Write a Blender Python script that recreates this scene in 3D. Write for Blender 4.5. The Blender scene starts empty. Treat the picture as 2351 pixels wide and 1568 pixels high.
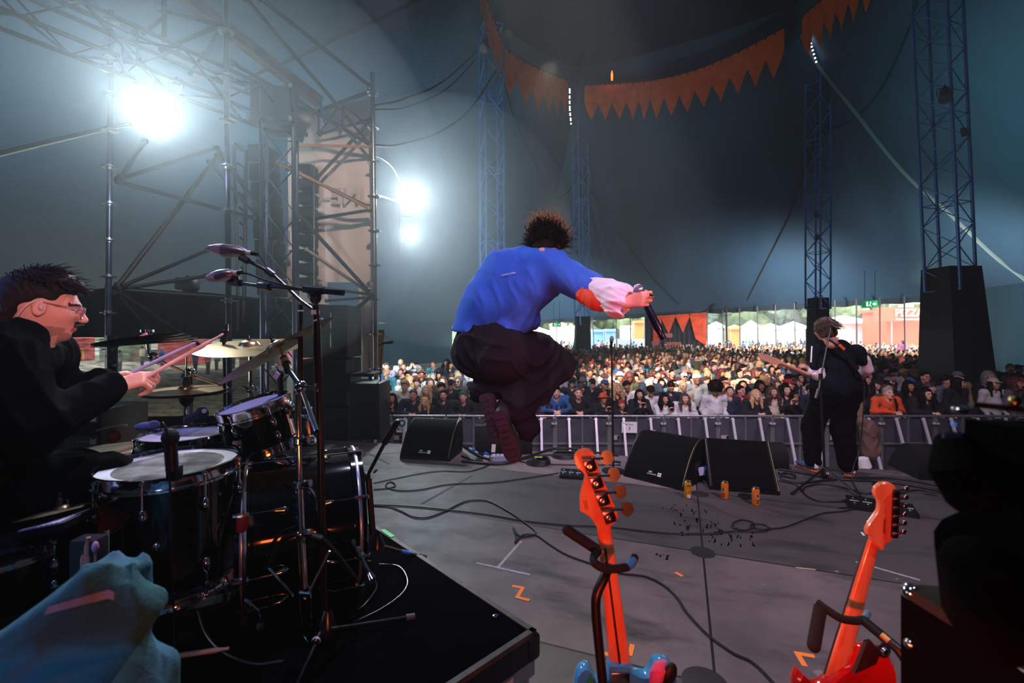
import bpy, bmesh, math, random
import numpy as np
from mathutils import Vector, Matrix, Quaternion, noise
from mathutils.bvhtree import BVHTree
PI = math.pi
SC = bpy.context.scene
COL = SC.collection
F = 1045.0; CX = 1175.5; HY = 760.0; EYE = 1.6; GZ = -1.3
def P(px, py, d):
    """point seen at a photo position, d metres in front of the lens"""
    return Vector(((px-CX)/F*d, d, EYE-(py-HY)/F*d))
# ------------------------------------------------------------------ camera
cam = bpy.data.cameras.new('camera'); camo = bpy.data.objects.new('camera', cam); COL.objects.link(camo)
camo.location = (0, 0, EYE); camo.rotation_euler = (PI/2, 0, 0)
cam.sensor_width = 36; cam.lens = F/2351*36; cam.shift_y = -24/2351
cam.clip_start = 0.05; cam.clip_end = 400
cam.dof.use_dof = True; cam.dof.focus_distance = 3.0; cam.dof.aperture_fstop = 2.8
SC.camera = camo
SC.view_settings.view_transform = 'Standard'; SC.view_settings.look = 'None'
SC.view_settings.gamma = 1; SC.view_settings.use_curve_mapping = False
SC.view_settings.exposure = 0.0
SC.cycles.use_adaptive_sampling = True; SC.cycles.adaptive_threshold = .03
SC.cycles.max_bounces = 5; SC.cycles.diffuse_bounces = 2; SC.cycles.glossy_bounces = 3
SC.cycles.transmission_bounces = 4; SC.cycles.volume_bounces = 0; SC.cycles.transparent_max_bounces = 8
SC.cycles.sample_clamp_indirect = 4
# ------------------------------------------------------------------ daylight outside
W = bpy.data.worlds.new('overcast_sky'); SC.world = W; W.use_nodes = True
W.node_tree.nodes['Background'].inputs[0].default_value = (0.86, 0.93, 1.0, 1)
W.node_tree.nodes['Background'].inputs[1].default_value = 9.0
# ------------------------------------------------------------------ stage lamps and added fill spots
def aim(o, target):
    o.rotation_euler = (Vector(target)-o.location).to_track_quat('-Z', 'Y').to_euler()
def spot(name, loc, target, power, color, angle, blend=0.5, size=0.08):
    l = bpy.data.lights.new(name, 'SPOT'); l.energy = power; l.color = color
    l.spot_size = math.radians(angle); l.spot_blend = blend; l.shadow_soft_size = size
    o = bpy.data.objects.new(name, l); o.location = loc; aim(o, target); COL.objects.link(o); return o
def area(name, loc, target, power, color, sx, sy):
    l = bpy.data.lights.new(name, 'AREA'); l.energy = power; l.color = color; l.shape = 'RECTANGLE'
    l.size = sx; l.size_y = sy
    o = bpy.data.objects.new(name, l); o.location = loc; aim(o, target); COL.objects.link(o); return o
def point(name, loc, power, color, size=0.1):
    l = bpy.data.lights.new(name, 'POINT'); l.energy = power; l.color = color; l.shadow_soft_size = size
    o = bpy.data.objects.new(name, l); o.location = loc; COL.objects.link(o); return o
LAMP1 = P(345, 262, 4.4); LAMP2 = P(938, 462, 11.5); LAMP3 = P(938, 539, 11.4)
COOL = (0.78, 0.93, 1.0); WARM = (1.0, 0.9, 0.78); RED = (1.0, 0.06, 0.03); PINK = (1.0, 0.5, 0.58); BLUE = (0.12, 0.22, 1.0); VIO = (0.52, 0.42, 1.0)
LD1 = Vector((.42, -.62, -.66)).normalized(); LD2 = Vector((.35, -.9, -.2)).normalized()
spot('stage_wash_lamp', LAMP1+LD1*.16, LAMP1+Vector((2.0, -2.0, .9)), 600, COOL, 168, 1.0)
spot('stage_wash_lamp', LAMP1+Vector((-.3, .4, 0)), (-9, 12, 3.0), 260, COOL, 120, 1.0)
spot('delay_wash_lamp', LAMP2+LD2*.2, LAMP2+LD2*6+Vector((0, 0, 2.5)), 900, COOL, 160, 1.0)
spot('delay_wash_lamp', LAMP3+LD2*.2, LAMP3+LD2*6, 420, COOL, 150, 1.0)
spot('crowd_light', (-1.0, 3.0, 7.5), (5.8, 15.8, 0.0), 24000, WARM, 27, 0.35, .15)
spot('crowd_light', (0.6, 3.0, 7.4), (-2.9, 14.2, 0.0), 15000, COOL, 18, 0.5, .15)
# unseen spots added behind the crowd and beside the stage to brighten the canvas
spot('canvas_fill', (-8.5, 9.5, 0.6), (-14, 18, 4.5), 11000, (1.0, 0.95, 0.82), 125, 1.0, .3)
spot('canvas_fill', (-6.0, 12.0, 0.6), (-8, 30, 6.5), 8000, (0.7, 0.95, 1.0), 110, 1.0, .3)
spot('canvas_fill', (16.8, 28.0, 2.6), (20.0, 34.5, 3.2), 5200, (1.0, 0.92, 0.8), 150, 1.0, .3)
spot('canvas_fill', (18.5, 20.0, 2.8), (25.0, 23.5, 3.4), 3200, (1.0, 0.94, 0.82), 150, 1.0, .3)
spot('canvas_fill', (2.5, 37.0, 1.6), (3.5, 44.0, 2.6), 4200, (0.95, 0.95, 0.85), 150, 1.0, .3)
spot('canvas_fill', (-3.0, 22.0, 1.0), (-6.0, 34.0, 3.0), 3000, (0.75, 0.95, 1.0), 80, 0.9, .3)
spot('canvas_fill', (12.0, 13.5, 3.0), (21.0, 16.0, 10.0), 3200, (0.4, 1.0, 0.85), 90, 1.0, .2)
# coloured wash from behind the photographer
spot('red_wash', (-0.35, -1.5, 0.55), (0.33, 1.35, 1.12), 300, RED, 23, 0.5, .05)
area('orange_led_bar', (0.25, -0.45, 0.74), (-1.2, 1.6, 1.1), 7, (1.0, 0.16, 0.03), .5, .16)
spot('red_wash', (-.45, -.2, 1.0), (1.02, 1.3, 1.0), 170, RED, 26, 0.5, .05)
spot('jacket_fill', (-2.4, -.9, 2.4), (-.85, .95, .75), 60, (.2, .5, 1.0), 26, 0.7, .06)  # unseen spot added to light the jacket blue
spot('banner_fill', (-1.0, 4.2, 5.6), P(780, 480, 8.5), 480, (1.0, 0.74, 0.62), 42, 0.8, .1)  # warm spot added to brighten the banner cloth
spot('kit_fill', (-0.7, 2.9, 4.0), (-1.25, 1.9, 0.9), 330, (0.72, 0.66, 1.0), 46, 0.9, .06)  # violet spot added for highlights on chrome and drumheads
spot('bunting_fill', (4.0, 15.0, 1.0), (7.5, 27.0, 17.0), 1800, (1.0, 0.9, 0.75), 58, 1.0, .2)  # two unseen spots added to lift the bunting out of the dark
spot('bunting_fill', (4.0, 15.0, 1.0), (0.5, 21.0, 14.0), 800, (1.0, 0.9, 0.75), 50, 1.0, .2)
spot('pink_wash', (0.9, -0.9, 2.5), (-1.52, 1.65, 1.58), 300, PINK, 13, 0.6, .06)
spot('pink_wash', (2.4, -0.6, 2.6), (0.45, 2.3, 1.75), 150, PINK, 18, 0.6, .06)
spot('blue_wash', (0.4, -1.6, 4.4), (0.1, 2.8, 1.5), 420, VIO, 24, 0.8, .1)
spot('blue_wash', (-4.2, 0.6, 3.6), (-1.9, 1.7, 1.4), 220, BLUE, 34, 0.8, .06)
spot('mauve_wash', (3.4, -0.6, 6.0), (2.4, 4.2, 0.0), 1500, (1.0, 0.72, 0.86), 62, 1.0, .12)
spot('mauve_wash', (-1.0, -0.6, 6.0), (0.6, 3.6, 0.0), 260, (0.75, 0.7, 1.0), 60, 1.0, .2)
spot('violet_wash', (1.0, 4.2, 6.5), (2.6, 9.3, -0.2), 1700, (0.84, 0.68, 0.96), 80, 0.8, .15)
spot('violet_wash', (6.0, 4.0, 6.5), (7.0, 9.3, -0.2), 1100, (0.88, 0.7, 0.95), 70, 0.8, .15)
spot('rim_lamp', (0.6, 7.5, 6.0), (0.2, 2.8, 1.9), 700, (1.0, 0.85, 0.65), 22, 0.8, .1)
# ------------------------------------------------------------------ materials
def srgb(h):
    v = [int(h[i:i+2], 16)/255 for i in (0, 2, 4)]
    return tuple((c/12.92 if c <= .04045 else ((c+.055)/1.055)**2.4) for c in v)+(1,)
MATS = {}
def mat(name, color='808080', rough=.6, metal=0., noise_s=0., noise_a=.0, bump=0., bump_s=60., spec=.5, emit=0., trans=0., coat=0., alpha=1., stretch=(1,1,1), c2=None, sss=0.):
    if name in MATS: return MATS[name]
    m = bpy.data.materials.new(name); m.use_nodes = True; nt = m.node_tree; N = nt.nodes; L = nt.links
    b = N['Principled BSDF']
    c = srgb(color) if isinstance(color, str) else color
    b.inputs['Base Color'].default_value = c; b.inputs['Roughness'].default_value = rough
    b.inputs['Metallic'].default_value = metal; b.inputs['Specular IOR Level'].default_value = spec
    b.inputs['Coat Weight'].default_value = coat; b.inputs['Transmission Weight'].default_value = trans
    b.inputs['Alpha'].default_value = alpha
    if sss: b.inputs['Subsurface Weight'].default_value = sss; b.inputs['Subsurface Radius'].default_value = (.02, .008, .004); b.inputs['Subsurface Scale'].default_value = .5
    if emit:
        b.inputs['Emission Color'].default_value = c; b.inputs['Emission Strength'].default_value = emit
    tc = N.new('ShaderNodeTexCoord'); mp = N.new('ShaderNodeMapping'); mp.inputs['Scale'].default_value = stretch
    L.new(tc.outputs['Object'], mp.inputs[0])
    if noise_a or c2:
        n = N.new('ShaderNodeTexNoise'); n.inputs['Scale'].default_value = noise_s or 5; n.inputs['Detail'].default_value = 6
        L.new(mp.outputs[0], n.inputs[0])
        mx = N.new('ShaderNodeMix'); mx.data_type = 'RGBA'
        a = noise_a or 1
        mx.inputs[6].default_value = c
        mx.inputs[7].default_value = srgb(c2) if c2 else (c[0]*(1-a), c[1]*(1-a), c[2]*(1-a), 1)
        r = N.new('ShaderNodeMapRange'); r.inputs[1].default_value = .35; r.inputs[2].default_value = .65
        L.new(n.outputs[0], r.inputs[0]); L.new(r.outputs[0], mx.inputs[0]); L.new(mx.outputs[2], b.inputs['Base Color'])
        if emit: L.new(mx.outputs[2], b.inputs['Emission Color'])
    if bump:
        n2 = N.new('ShaderNodeTexNoise'); n2.inputs['Scale'].default_value = bump_s; n2.inputs['Detail'].default_value = 4
        L.new(mp.outputs[0], n2.inputs[0])
        bp = N.new('ShaderNodeBump'); bp.inputs['Strength'].default_value = bump; bp.inputs['Distance'].default_value = .01
        L.new(n2.outputs[0], bp.inputs['Height']); L.new(bp.outputs[0], b.inputs['Normal'])
    MATS[name] = m; return m
CHROME = mat('chrome', 'e8e8ea', .09, 1.)
STEEL = mat('galvanised_steel', 'a9abb0', .38, .9, 30, .25)
ALU = mat('aluminium', 'b9bbc2', .35, .85, 18, .2)
BLKM = mat('black_painted_metal', '0b0b0d', .38, .0, spec=.5)
BLKP = mat('black_plastic', '0c0c0e', .45)
BLKR = mat('black_rubber', '0a0a0a', .75)
BLKG = mat('black_gloss_lacquer', '050506', .07, coat=.5)
BLKC = mat('black_cloth', '0a0b10', .95, bump=.3, bump_s=220, spec=.1)
WHITE = mat('white_paper', 'e8e6e4', .7)
DARKTRUSS = mat('black_truss', '08090c', .5, .1)
CABLE = mat('cable_rubber', '08080a', .55)
# ------------------------------------------------------------------ tagging
def tag(o, label=None, cat=None, group=None, kind=None):
    if label: o['label'] = label
    if cat: o['category'] = cat
    if group: o['group'] = group
    if kind: o['kind'] = kind
    return o
def empty(name, loc, label=None, cat=None, group=None, rz=0):
    o = bpy.data.objects.new(name, None); o.location = loc; o.rotation_euler = (0, 0, rz); o.empty_display_size = .1
    COL.objects.link(o); tag(o, label, cat, group); return o
def orth(d):
    d = d.normalized(); u = d.cross(Vector((0, 0, 1)))
    if u.length < 1e-3: u = Vector((1, 0, 0))
    u.normalize(); return u, d.cross(u).normalized()
class MB:
    """collects shapes into one mesh (world coordinates unless told otherwise)"""
    def __init__(s): s.v = []; s.f = []; s.m = []; s.sm = []; s.mats = []
    def mi(s, m):
        if m not in s.mats: s.mats.append(m)
        return s.mats.index(m)
    def add(s, vs, fs, m, smooth=True):
        o = len(s.v); k = s.mi(m); s.v.extend([tuple(v) for v in vs])
        for f in fs: s.f.append(tuple(i+o for i in f)); s.m.append(k); s.sm.append(smooth)
        return s
    def box(s, c, size, m, rot=None, bevel=0):
        c = Vector(c); h = Vector(size)/2
        if bevel:
            bm = bmesh.new(); bmesh.ops.create_cube(bm, size=1)
            for v in bm.verts: v.co = Vector((v.co.x*size[0], v.co.y*size[1], v.co.z*size[2]))
            bmesh.ops.bevel(bm, geom=bm.edges[:], offset=bevel, segments=2, affect='EDGES', profile=.5)
            vs = [v.co.copy() for v in bm.verts]; fs = [[v.index for v in f.verts] for f in bm.faces]; bm.free()
        else:
            vs = [Vector((x*h.x, y*h.y, z*h.z)) for x in (-1, 1) for y in (-1, 1) for z in (-1, 1)]
            fs = [(0, 1, 3, 2), (4, 6, 7, 5), (0, 4, 5, 1), (2, 3, 7, 6), (0, 2, 6, 4), (1, 5, 7, 3)]
        if rot is not None:
            R = rot.to_matrix() if hasattr(rot, 'to_matrix') else (rot if isinstance(rot, Matrix) else Matrix.Rotation(rot, 3, 'Z'))
            vs = [R @ v for v in vs]
        return s.add([c+v for v in vs], fs, m, False)
    def tube(s, pts, r, m, n=10, caps=True, closed=False):
        pts = [Vector(p) for p in pts]
        if closed: pts = pts+[pts[0]]
        k = len(pts); rs = r if isinstance(r, (list, tuple)) else [r]*k
        vs = []; u = None
        for i, p in enumerate(pts):
            if closed and i in (0, k-1): d = pts[1]-pts[-2]
            else: d = pts[min(i+1, k-1)]-pts[max(i-1, 0)]
            if d.length < 1e-9: d = Vector((0, 0, 1))
            d.normalize()
            if u is None: u, w = orth(d)
            else:
                u = (u-d*u.dot(d))
                if u.length < 1e-4: u, w = orth(d)
                u.normalize(); w = d.cross(u)
            for j in range(n):
                a = 2*PI*j/n; vs.append(p+(u*math.cos(a)+w*math.sin(a))*rs[i])
        fs = [(i*n+j, i*n+(j+1) % n, (i+1)*n+(j+1) % n, (i+1)*n+j) for i in range(k-1) for j in range(n)]
        if caps and not closed: fs += [tuple(range(n))[::-1], tuple((k-1)*n+j for j in range(n))]
        return s.add(vs, fs, m)
    def lathe(s, prof, m, o=(0, 0, 0), axis=(0, 0, 1), n=32, xdir=None, caps=False):
        """prof: (radius, height) pairs along the axis"""
        o = Vector(o); ax = Vector(axis).normalized(); u, w = orth(ax); vs = []
        for (r, h) in prof:
            for j in range(n):
                a = 2*PI*j/n; vs.append(o+ax*h+(u*math.cos(a)+w*math.sin(a))*r)
        fs = [(i*n+j, i*n+(j+1) % n, (i+1)*n+(j+1) % n, (i+1)*n+j) for i in range(len(prof)-1) for j in range(n)]
        if caps: fs += [tuple(range(n))[::-1], tuple((len(prof)-1)*n+j for j in range(n))]
        return s.add(vs, fs, m)
    def ball(s, c, r, m, n=12, rot=None):
        r = r if isinstance(r, (tuple, list)) else (r, r, r); c = Vector(c); vs = [];
        for i in range(n//2+1):
            t = PI*i/(n//2)
            for j in range(n):
                a = 2*PI*j/n; v = Vector((r[0]*math.sin(t)*math.cos(a), r[1]*math.sin(t)*math.sin(a), r[2]*math.cos(t)))
                vs.append(c+(rot @ v if rot is not None else v))
        fs = [(i*n+j, (i+1)*n+j, (i+1)*n+(j+1) % n, i*n+(j+1) % n) for i in range(n//2) for j in range(n)]
        return s.add(vs, fs, m)
    def prism(s, outline, a, b, m, smooth=False):
        """outline: list of Vector; extruded by the vector b (a = offset)"""
        n = len(outline); a = Vector(a); b = Vector(b)
        vs = [Vector(p)+a for p in outline]+[Vector(p)+a+b for p in outline]
        fs = [tuple(range(n))[::-1], tuple(range(n, 2*n))]+[(i, (i+1) % n, n+(i+1) % n, n+i) for i in range(n)]
        return s.add(vs, fs, m, smooth)
    def quad(s, pts, m): return s.add(pts, [tuple(range(len(pts)))], m, False)
    def build(s, name, parent=None, label=None, cat=None, group=None, kind=None):
        me = bpy.data.meshes.new(name); me.from_pydata(s.v, [], s.f)
        for m in s.mats: me.materials.append(m)
        me.polygons.foreach_set('material_index', s.m); me.polygons.foreach_set('use_smooth', s.sm)
        me.update(); bm = bmesh.new(); bm.from_mesh(me); bmesh.ops.remove_doubles(bm, verts=bm.verts, dist=1e-6)
        bmesh.ops.recalc_face_normals(bm, faces=bm.faces); bm.to_mesh(me); bm.free()
        try: me.set_sharp_from_angle(angle=math.radians(42))
        except Exception: pass
        o = bpy.data.objects.new(name, me); COL.objects.link(o)
        if parent is not None:
            o.parent = parent; M = Matrix.Identity(4); q = parent
            chain = []
            while q is not None: chain.append(q); q = q.parent
            for q in reversed(chain): M = M @ (Matrix.LocRotScale(q.location, q.rotation_euler, q.scale))
            me.transform(M.inverted())
        elif s.v:
            c = sum((v.co for v in me.vertices), Vector())/max(1, len(me.vertices)); c.z = min(v.co.z for v in me.vertices)
            me.transform(Matrix.Translation(-c)); o.location = c
        tag(o, label, cat, group, kind); return o
def spline(pts, n=8):
    """Catmull-Rom through points"""
    pts = [Vector(p) for p in pts]; out = []
    q = [pts[0]*2-pts[1]]+pts+[pts[-1]*2-pts[-2]]
    for i in range(1, len(q)-2):
        p0, p1, p2, p3 = q[i-1:i+3]
        for j in range(n):
            t = j/n; out.append(.5*((2*p1)+(p2-p0)*t+(2*p0-5*p1+4*p2-p3)*t*t+(3*p1-p0-3*p2+p3)*t**3))
    out.append(pts[-1]); return out
def text_mesh(mb, body, size, m, M, depth=.002, bold=False, align='CENTER'):
    """adds lettering; M maps the text plane (x right, y up) into the world"""
    cu = bpy.data.curves.new('t', 'FONT'); cu.body = body; cu.size = size; cu.align_x = align; cu.align_y = 'CENTER'
    cu.extrude = depth; cu.resolution_u = 2
    if bold: cu.offset = size*.018
    o = bpy.data.objects.new('t', cu); COL.objects.link(o)
    bpy.context.view_layer.update()
    me = bpy.data.meshes.new_from_object(o.evaluated_get(bpy.context.evaluated_depsgraph_get()))
    mb.add([M @ v.co for v in me.vertices], [tuple(p.vertices) for p in me.polygons], m, False)
    bpy.data.objects.remove(o); bpy.data.curves.remove(cu); bpy.data.meshes.remove(me)
def frame(o, x, y):
    """matrix with the given origin, x and y directions"""
    x = Vector(x).normalized(); y = Vector(y); y = (y-x*y.dot(x)).normalized(); z = x.cross(y)
    return Matrix(((x.x, y.x, z.x, o[0]), (x.y, y.y, z.y, o[1]), (x.z, y.z, z.z, o[2]), (0, 0, 0, 1)))
# ================================================================== TENT
CC = Vector((7.5, 21, 0))
RING = [(-1.9, 14, 13.6), (-.87, 20, 14.3), (4.96, 32, 19.2), (15.0, 24, 17.9), (10.6, 11, 16.0), (3.0, 6.5, 14.5)]
EAVE = [(-11.1, 38, 2.25), (-30, 34, 4.2), (-33, 12, 4.2), (-28, -8, 4.2), (-6, -16, 4.2), (14, -14, 4.2), (27, -2, 4.2),
        (23.5, 15, 4.1), (25.3, 28, 3.74), (16.3, 40, 3.44), (1.1, 46, 2.6)]
def polar(poly):
    a = sorted((math.atan2(p[1]-CC.y, p[0]-CC.x), p) for p in poly)
    def f(t):
        t = (t+PI) % (2*PI)-PI; k = len(a)
        for i in range(k):
            a0, p0 = a[i]; a1, p1 = a[(i+1) % k]
            if i == k-1:
                a1 += 2*PI
                if t < a[0][0]: t += 2*PI
            if a0 <= t <= a1:
                # intersection of the ray with the chord
                d = Vector((math.cos(t), math.sin(t))); e = Vector((p1[0]-p0[0], p1[1]-p0[1])); w = Vector((p0[0]-CC.x, p0[1]-CC.y))
                det = d.x*-e.y+d.y*e.x
                s = (w.x*-e.y+w.y*e.x)/det; u = (d.x*w.y-d.y*w.x)/det
                return Vector((CC.x+d.x*s, CC.y+d.y*s, p0[2]+(p1[2]-p0[2])*u)), u
    return f
fr = polar(RING); fe = polar(EAVE)
NA, NR = 180, 22
vs = []; fs = []
for i in range(NA):
    t = 2*PI*i/NA; r, u = fr(t); e, ue = fe(t); r = r.copy(); r.z += .9-.3*4*u*(1-u)
    for j in range(NR+1):
        s = j/NR; p = r.lerp(e, s); p.z = r.z+(e.z-r.z)*(s**.86)-.5*math.sin(PI*s)
        p.z += .05*math.sin(t*44)*math.sin(PI*s)
        vs.append(p)
for i in range(NA):
    for j in range(NR): fs.append((i*(NR+1)+j, ((i+1) % NA)*(NR+1)+j, ((i+1) % NA)*(NR+1)+j+1, i*(NR+1)+j+1))
def canvas_mat(name, c1, c2, panels=44):
    m = bpy.data.materials.new(name); m.use_nodes = True; nt = m.node_tree; N = nt.nodes; L = nt.links; b = N['Principled BSDF']
    g = N.new('ShaderNodeNewGeometry'); n = N.new('ShaderNodeTexNoise'); n.inputs['Scale'].default_value = .35; n.inputs['Detail'].default_value = 8
    L.new(g.outputs['Position'], n.inputs[0]); mx = N.new('ShaderNodeMix'); mx.data_type = 'RGBA'
    mx.inputs[6].default_value = srgb(c1); mx.inputs[7].default_value = srgb(c2); L.new(n.outputs[0], mx.inputs[0])
    L.new(mx.outputs[2], b.inputs['Base Color']); b.inputs['Roughness'].default_value = .7; b.inputs['Specular IOR Level'].default_value = .25
    w = N.new('ShaderNodeTexNoise'); w.inputs['Scale'].default_value = 1.4; w.inputs['Detail'].default_value = 5
    mp = N.new('ShaderNodeMapping'); mp.inputs['Scale'].default_value = (1, 1, .25); L.new(g.outputs['Position'], mp.inputs[0]); L.new(mp.outputs[0], w.inputs[0])
    bp = N.new('ShaderNodeBump'); bp.inputs['Strength'].default_value = .5; bp.inputs['Distance'].default_value = .12
    L.new(w.outputs[0], bp.inputs['Height']); L.new(bp.outputs[0], b.inputs['Normal']); return m
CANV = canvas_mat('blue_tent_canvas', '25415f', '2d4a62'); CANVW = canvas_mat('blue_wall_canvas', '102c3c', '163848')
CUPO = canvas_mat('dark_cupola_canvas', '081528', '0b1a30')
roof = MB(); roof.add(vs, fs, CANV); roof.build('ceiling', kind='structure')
ROOF = BVHTree.FromPolygons([tuple(v) for v in vs], fs)
def onroof(px, py, off=.05):
    d = P(px, py, 1)-Vector((0, 0, EYE)); d.normalize()
    h = ROOF.ray_cast(Vector((0, 0, EYE)), d, 90)
    return h[0]-d*off if h[0] else P(px, py, 20)
# cupola over the ring
c = MB(); vv = []; ff = []
for i in range(NA):
    t = 2*PI*i/NA; r, u = fr(t); r = r.copy(); r.z += .9-.3*4*u*(1-u)
    ap = Vector((CC.x, CC.y, 26))
    for j in range(9):
        s = j/8; p = r.lerp(ap, s); p.z = r.z+(26-r.z)*(s**.6); vv.append(p)
for i in range(NA):
    for j in range(8): ff.append((i*9+j, ((i+1) % NA)*9+j, ((i+1) % NA)*9+j+1, i*9+j+1))
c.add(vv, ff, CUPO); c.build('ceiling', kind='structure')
# walls below the eaves; the far side is open between thin poles
OPEN = {9: True, 8: False}
def wall_seg(a, b, name, m, z0=GZ, z1a=None, z1b=None, wave=.12):
    a = Vector(a); b = Vector(b); n = max(4, int((b-a).length/.4)); w = MB(); vs = []; per = Vector((b.y-a.y, a.x-b.x, 0)).normalized()
    for i in range(n+1):
        p = a.lerp(b, i/n); off = per*wave*math.sin(i*1.7)*.6
        vs += [Vector((p.x, p.y, z0))+off, Vector((p.x, p.y, p.z))]
    w.add(vs, [(2*i, 2*i+2, 2*i+3, 2*i+1) for i in range(n)], m); return w.build(name, kind='structure')
E = EAVE
def ep(a, b, t): return Vector(a).lerp(Vector(b), t)
VAL = mat('dark_blue_valance', '12283a', .8, bump=.2, bump_s=3)
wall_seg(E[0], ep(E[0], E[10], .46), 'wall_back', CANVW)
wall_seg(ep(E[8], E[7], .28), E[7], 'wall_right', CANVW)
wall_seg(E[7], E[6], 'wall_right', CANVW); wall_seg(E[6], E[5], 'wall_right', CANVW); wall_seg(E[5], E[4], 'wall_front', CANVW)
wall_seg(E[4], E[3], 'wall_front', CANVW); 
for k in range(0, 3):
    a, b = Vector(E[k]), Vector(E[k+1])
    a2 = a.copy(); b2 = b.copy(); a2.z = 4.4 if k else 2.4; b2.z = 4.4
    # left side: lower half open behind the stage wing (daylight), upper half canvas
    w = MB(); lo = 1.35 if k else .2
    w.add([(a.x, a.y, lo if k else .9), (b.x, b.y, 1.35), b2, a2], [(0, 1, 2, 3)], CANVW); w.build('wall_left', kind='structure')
# valance above the open sides
for (a, b) in ((ep(E[0], E[10], .46), E[10]), (E[10], E[9]), (E[9], E[8]), (E[8], ep(E[8], E[7], .28))):
    a, b = Vector(a), Vector(b); n = int((b-a).length/.5); v = MB(); q = []
    for i in range(n+1):
        p = a.lerp(b, i/n); q += [p+Vector((0, 0, .05)), p+Vector((0, 0, -.38-.05*math.sin(i*2.1)))]
    v.add(q, [(2*i, 2*i+1, 2*i+3, 2*i+2) for i in range(n)], VAL); v.build('trim_1', kind='structure')
# ground, inside and out
GR = mat('trampled_dry_grass', '8c8672', .95, noise_s=.6, c2='6f7257')
g = MB(); q = []; n = 40
for i in range(n+1):
    for j in range(n+1):
        x = -140+280*i/n; y = -30+190*j/n; z = GZ-.004+max(0, (y-52))*.028
        q.append((x, y, z))
g.add(q, [(i*(n+1)+j, (i+1)*(n+1)+j, (i+1)*(n+1)+j+1, i*(n+1)+j+1) for i in range(n) for j in range(n)], GR); g.build('floor', kind='structure')
# haze filling the tent
hz = MB(); hz.box((-1.5, 15, 9.3), (66, 62, 21.2), None); hzo = hz.build('haze', kind='stuff', label='thin pale smoke haze hanging in the air of the tent', cat='haze')
hm = bpy.data.materials.new('haze'); hm.use_nodes = True; nt = hm.node_tree; nt.nodes.clear()
vo = nt.nodes.new('ShaderNodeVolumeScatter'); vo.inputs['Density'].default_value = .0032; vo.inputs['Anisotropy'].default_value = .35; vo.inputs['Color'].default_value = (.85, .95, 1, 1)
out = nt.nodes.new('ShaderNodeOutputMaterial'); nt.links.new(vo.outputs[0], out.inputs['Volume'])
hzo.data.materials.clear(); hzo.data.materials.append(hm)

for nm, c, r_, dn, lab in (('haze_cloud', LAMP1+Vector((.5, .3, -.5)), (2.3, 2.0, 2.1), .045, 'thicker glowing smoke haze around the bright lamp on the truss'), ('haze_cloud', LAMP2+Vector((.9, -.2, -.7)), (3.2, 3.0, 3.0), .045, 'thicker glowing smoke haze around the two lamps beside the banner')):
    m = MB(); m.ball(c, r_, None, 32); o = m.build(nm, kind='stuff', label=lab, cat='haze'); mm = hm.copy(); mm.node_tree.nodes['Volume Scatter'].inputs['Density'].default_value = dn; o.data.materials.clear(); o.data.materials.append(mm)
# ================================================================== KING POLES, BUNTING, CABLES
TB = mat('blue_mast_steel', '5590dc', .4, .35, 12, .3)
SHR = mat('black_mast_shroud', '0d1014', .75, noise_s=2, c2='14181e'); SHR2 = mat('glossy_dark_shroud', '1a222e', .42, noise_s=1.2, c2='10151d', stretch=(3, 3, .3))
def truss(chord_mb, web_mb, a, b, side, rc, rw, bay, m, twist=0., ends=True):
    a = Vector(a); b = Vector(b); d = b-a; L = d.length; d.normalize(); u, w = orth(d)
    R = Matrix.Rotation(twist, 3, d); u = R @ u; w = R @ w; h = side/2
    cs = [u*h+w*h, u*h-w*h, -u*h-w*h, -u*h+w*h]
    for k, c in enumerate(cs): chord_mb[k % len(chord_mb)].tube([a+c, b+c], rc, m, 8)
    n = max(1, int(L/bay))
    for k in range(4):
        c0, c1 = cs[k], cs[(k+1) % 4]
        for i in range(n):
            p = a+d*(L*i/n); q = a+d*(L*(i+1)/n)
            web_mb.tube([p+(c0 if (i+k) % 2 else c1), q+(c1 if (i+k) % 2 else c0)], rw, m, 5, False)
            if i == 0 or i % 4 == 0: web_mb.tube([p+c0, p+c1], rw, m, 5, False)
        if ends: web_mb.tube([b+c0, b+c1], rc*.8, m, 6, False)
MASTS = [((2182, 615), 12, 10.2, -.045, 'big lattice mast on a tall dark base at the right of the crowd', (.41, .6), 4.4),
         ((1878, 684), 25, 14, 0.0, 'lattice mast rising behind the guitarist on the stage', (.36, .44), 4.4),
         ((1337, 727), 34, 18, -.01, 'lattice mast standing behind the singer\'s raised arm', (.48, .62), 3.7),
         ((1131, 690), 20, 12, -.004, 'lattice mast directly above the jumping singer', (.4, .5), 4.2)]
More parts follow.
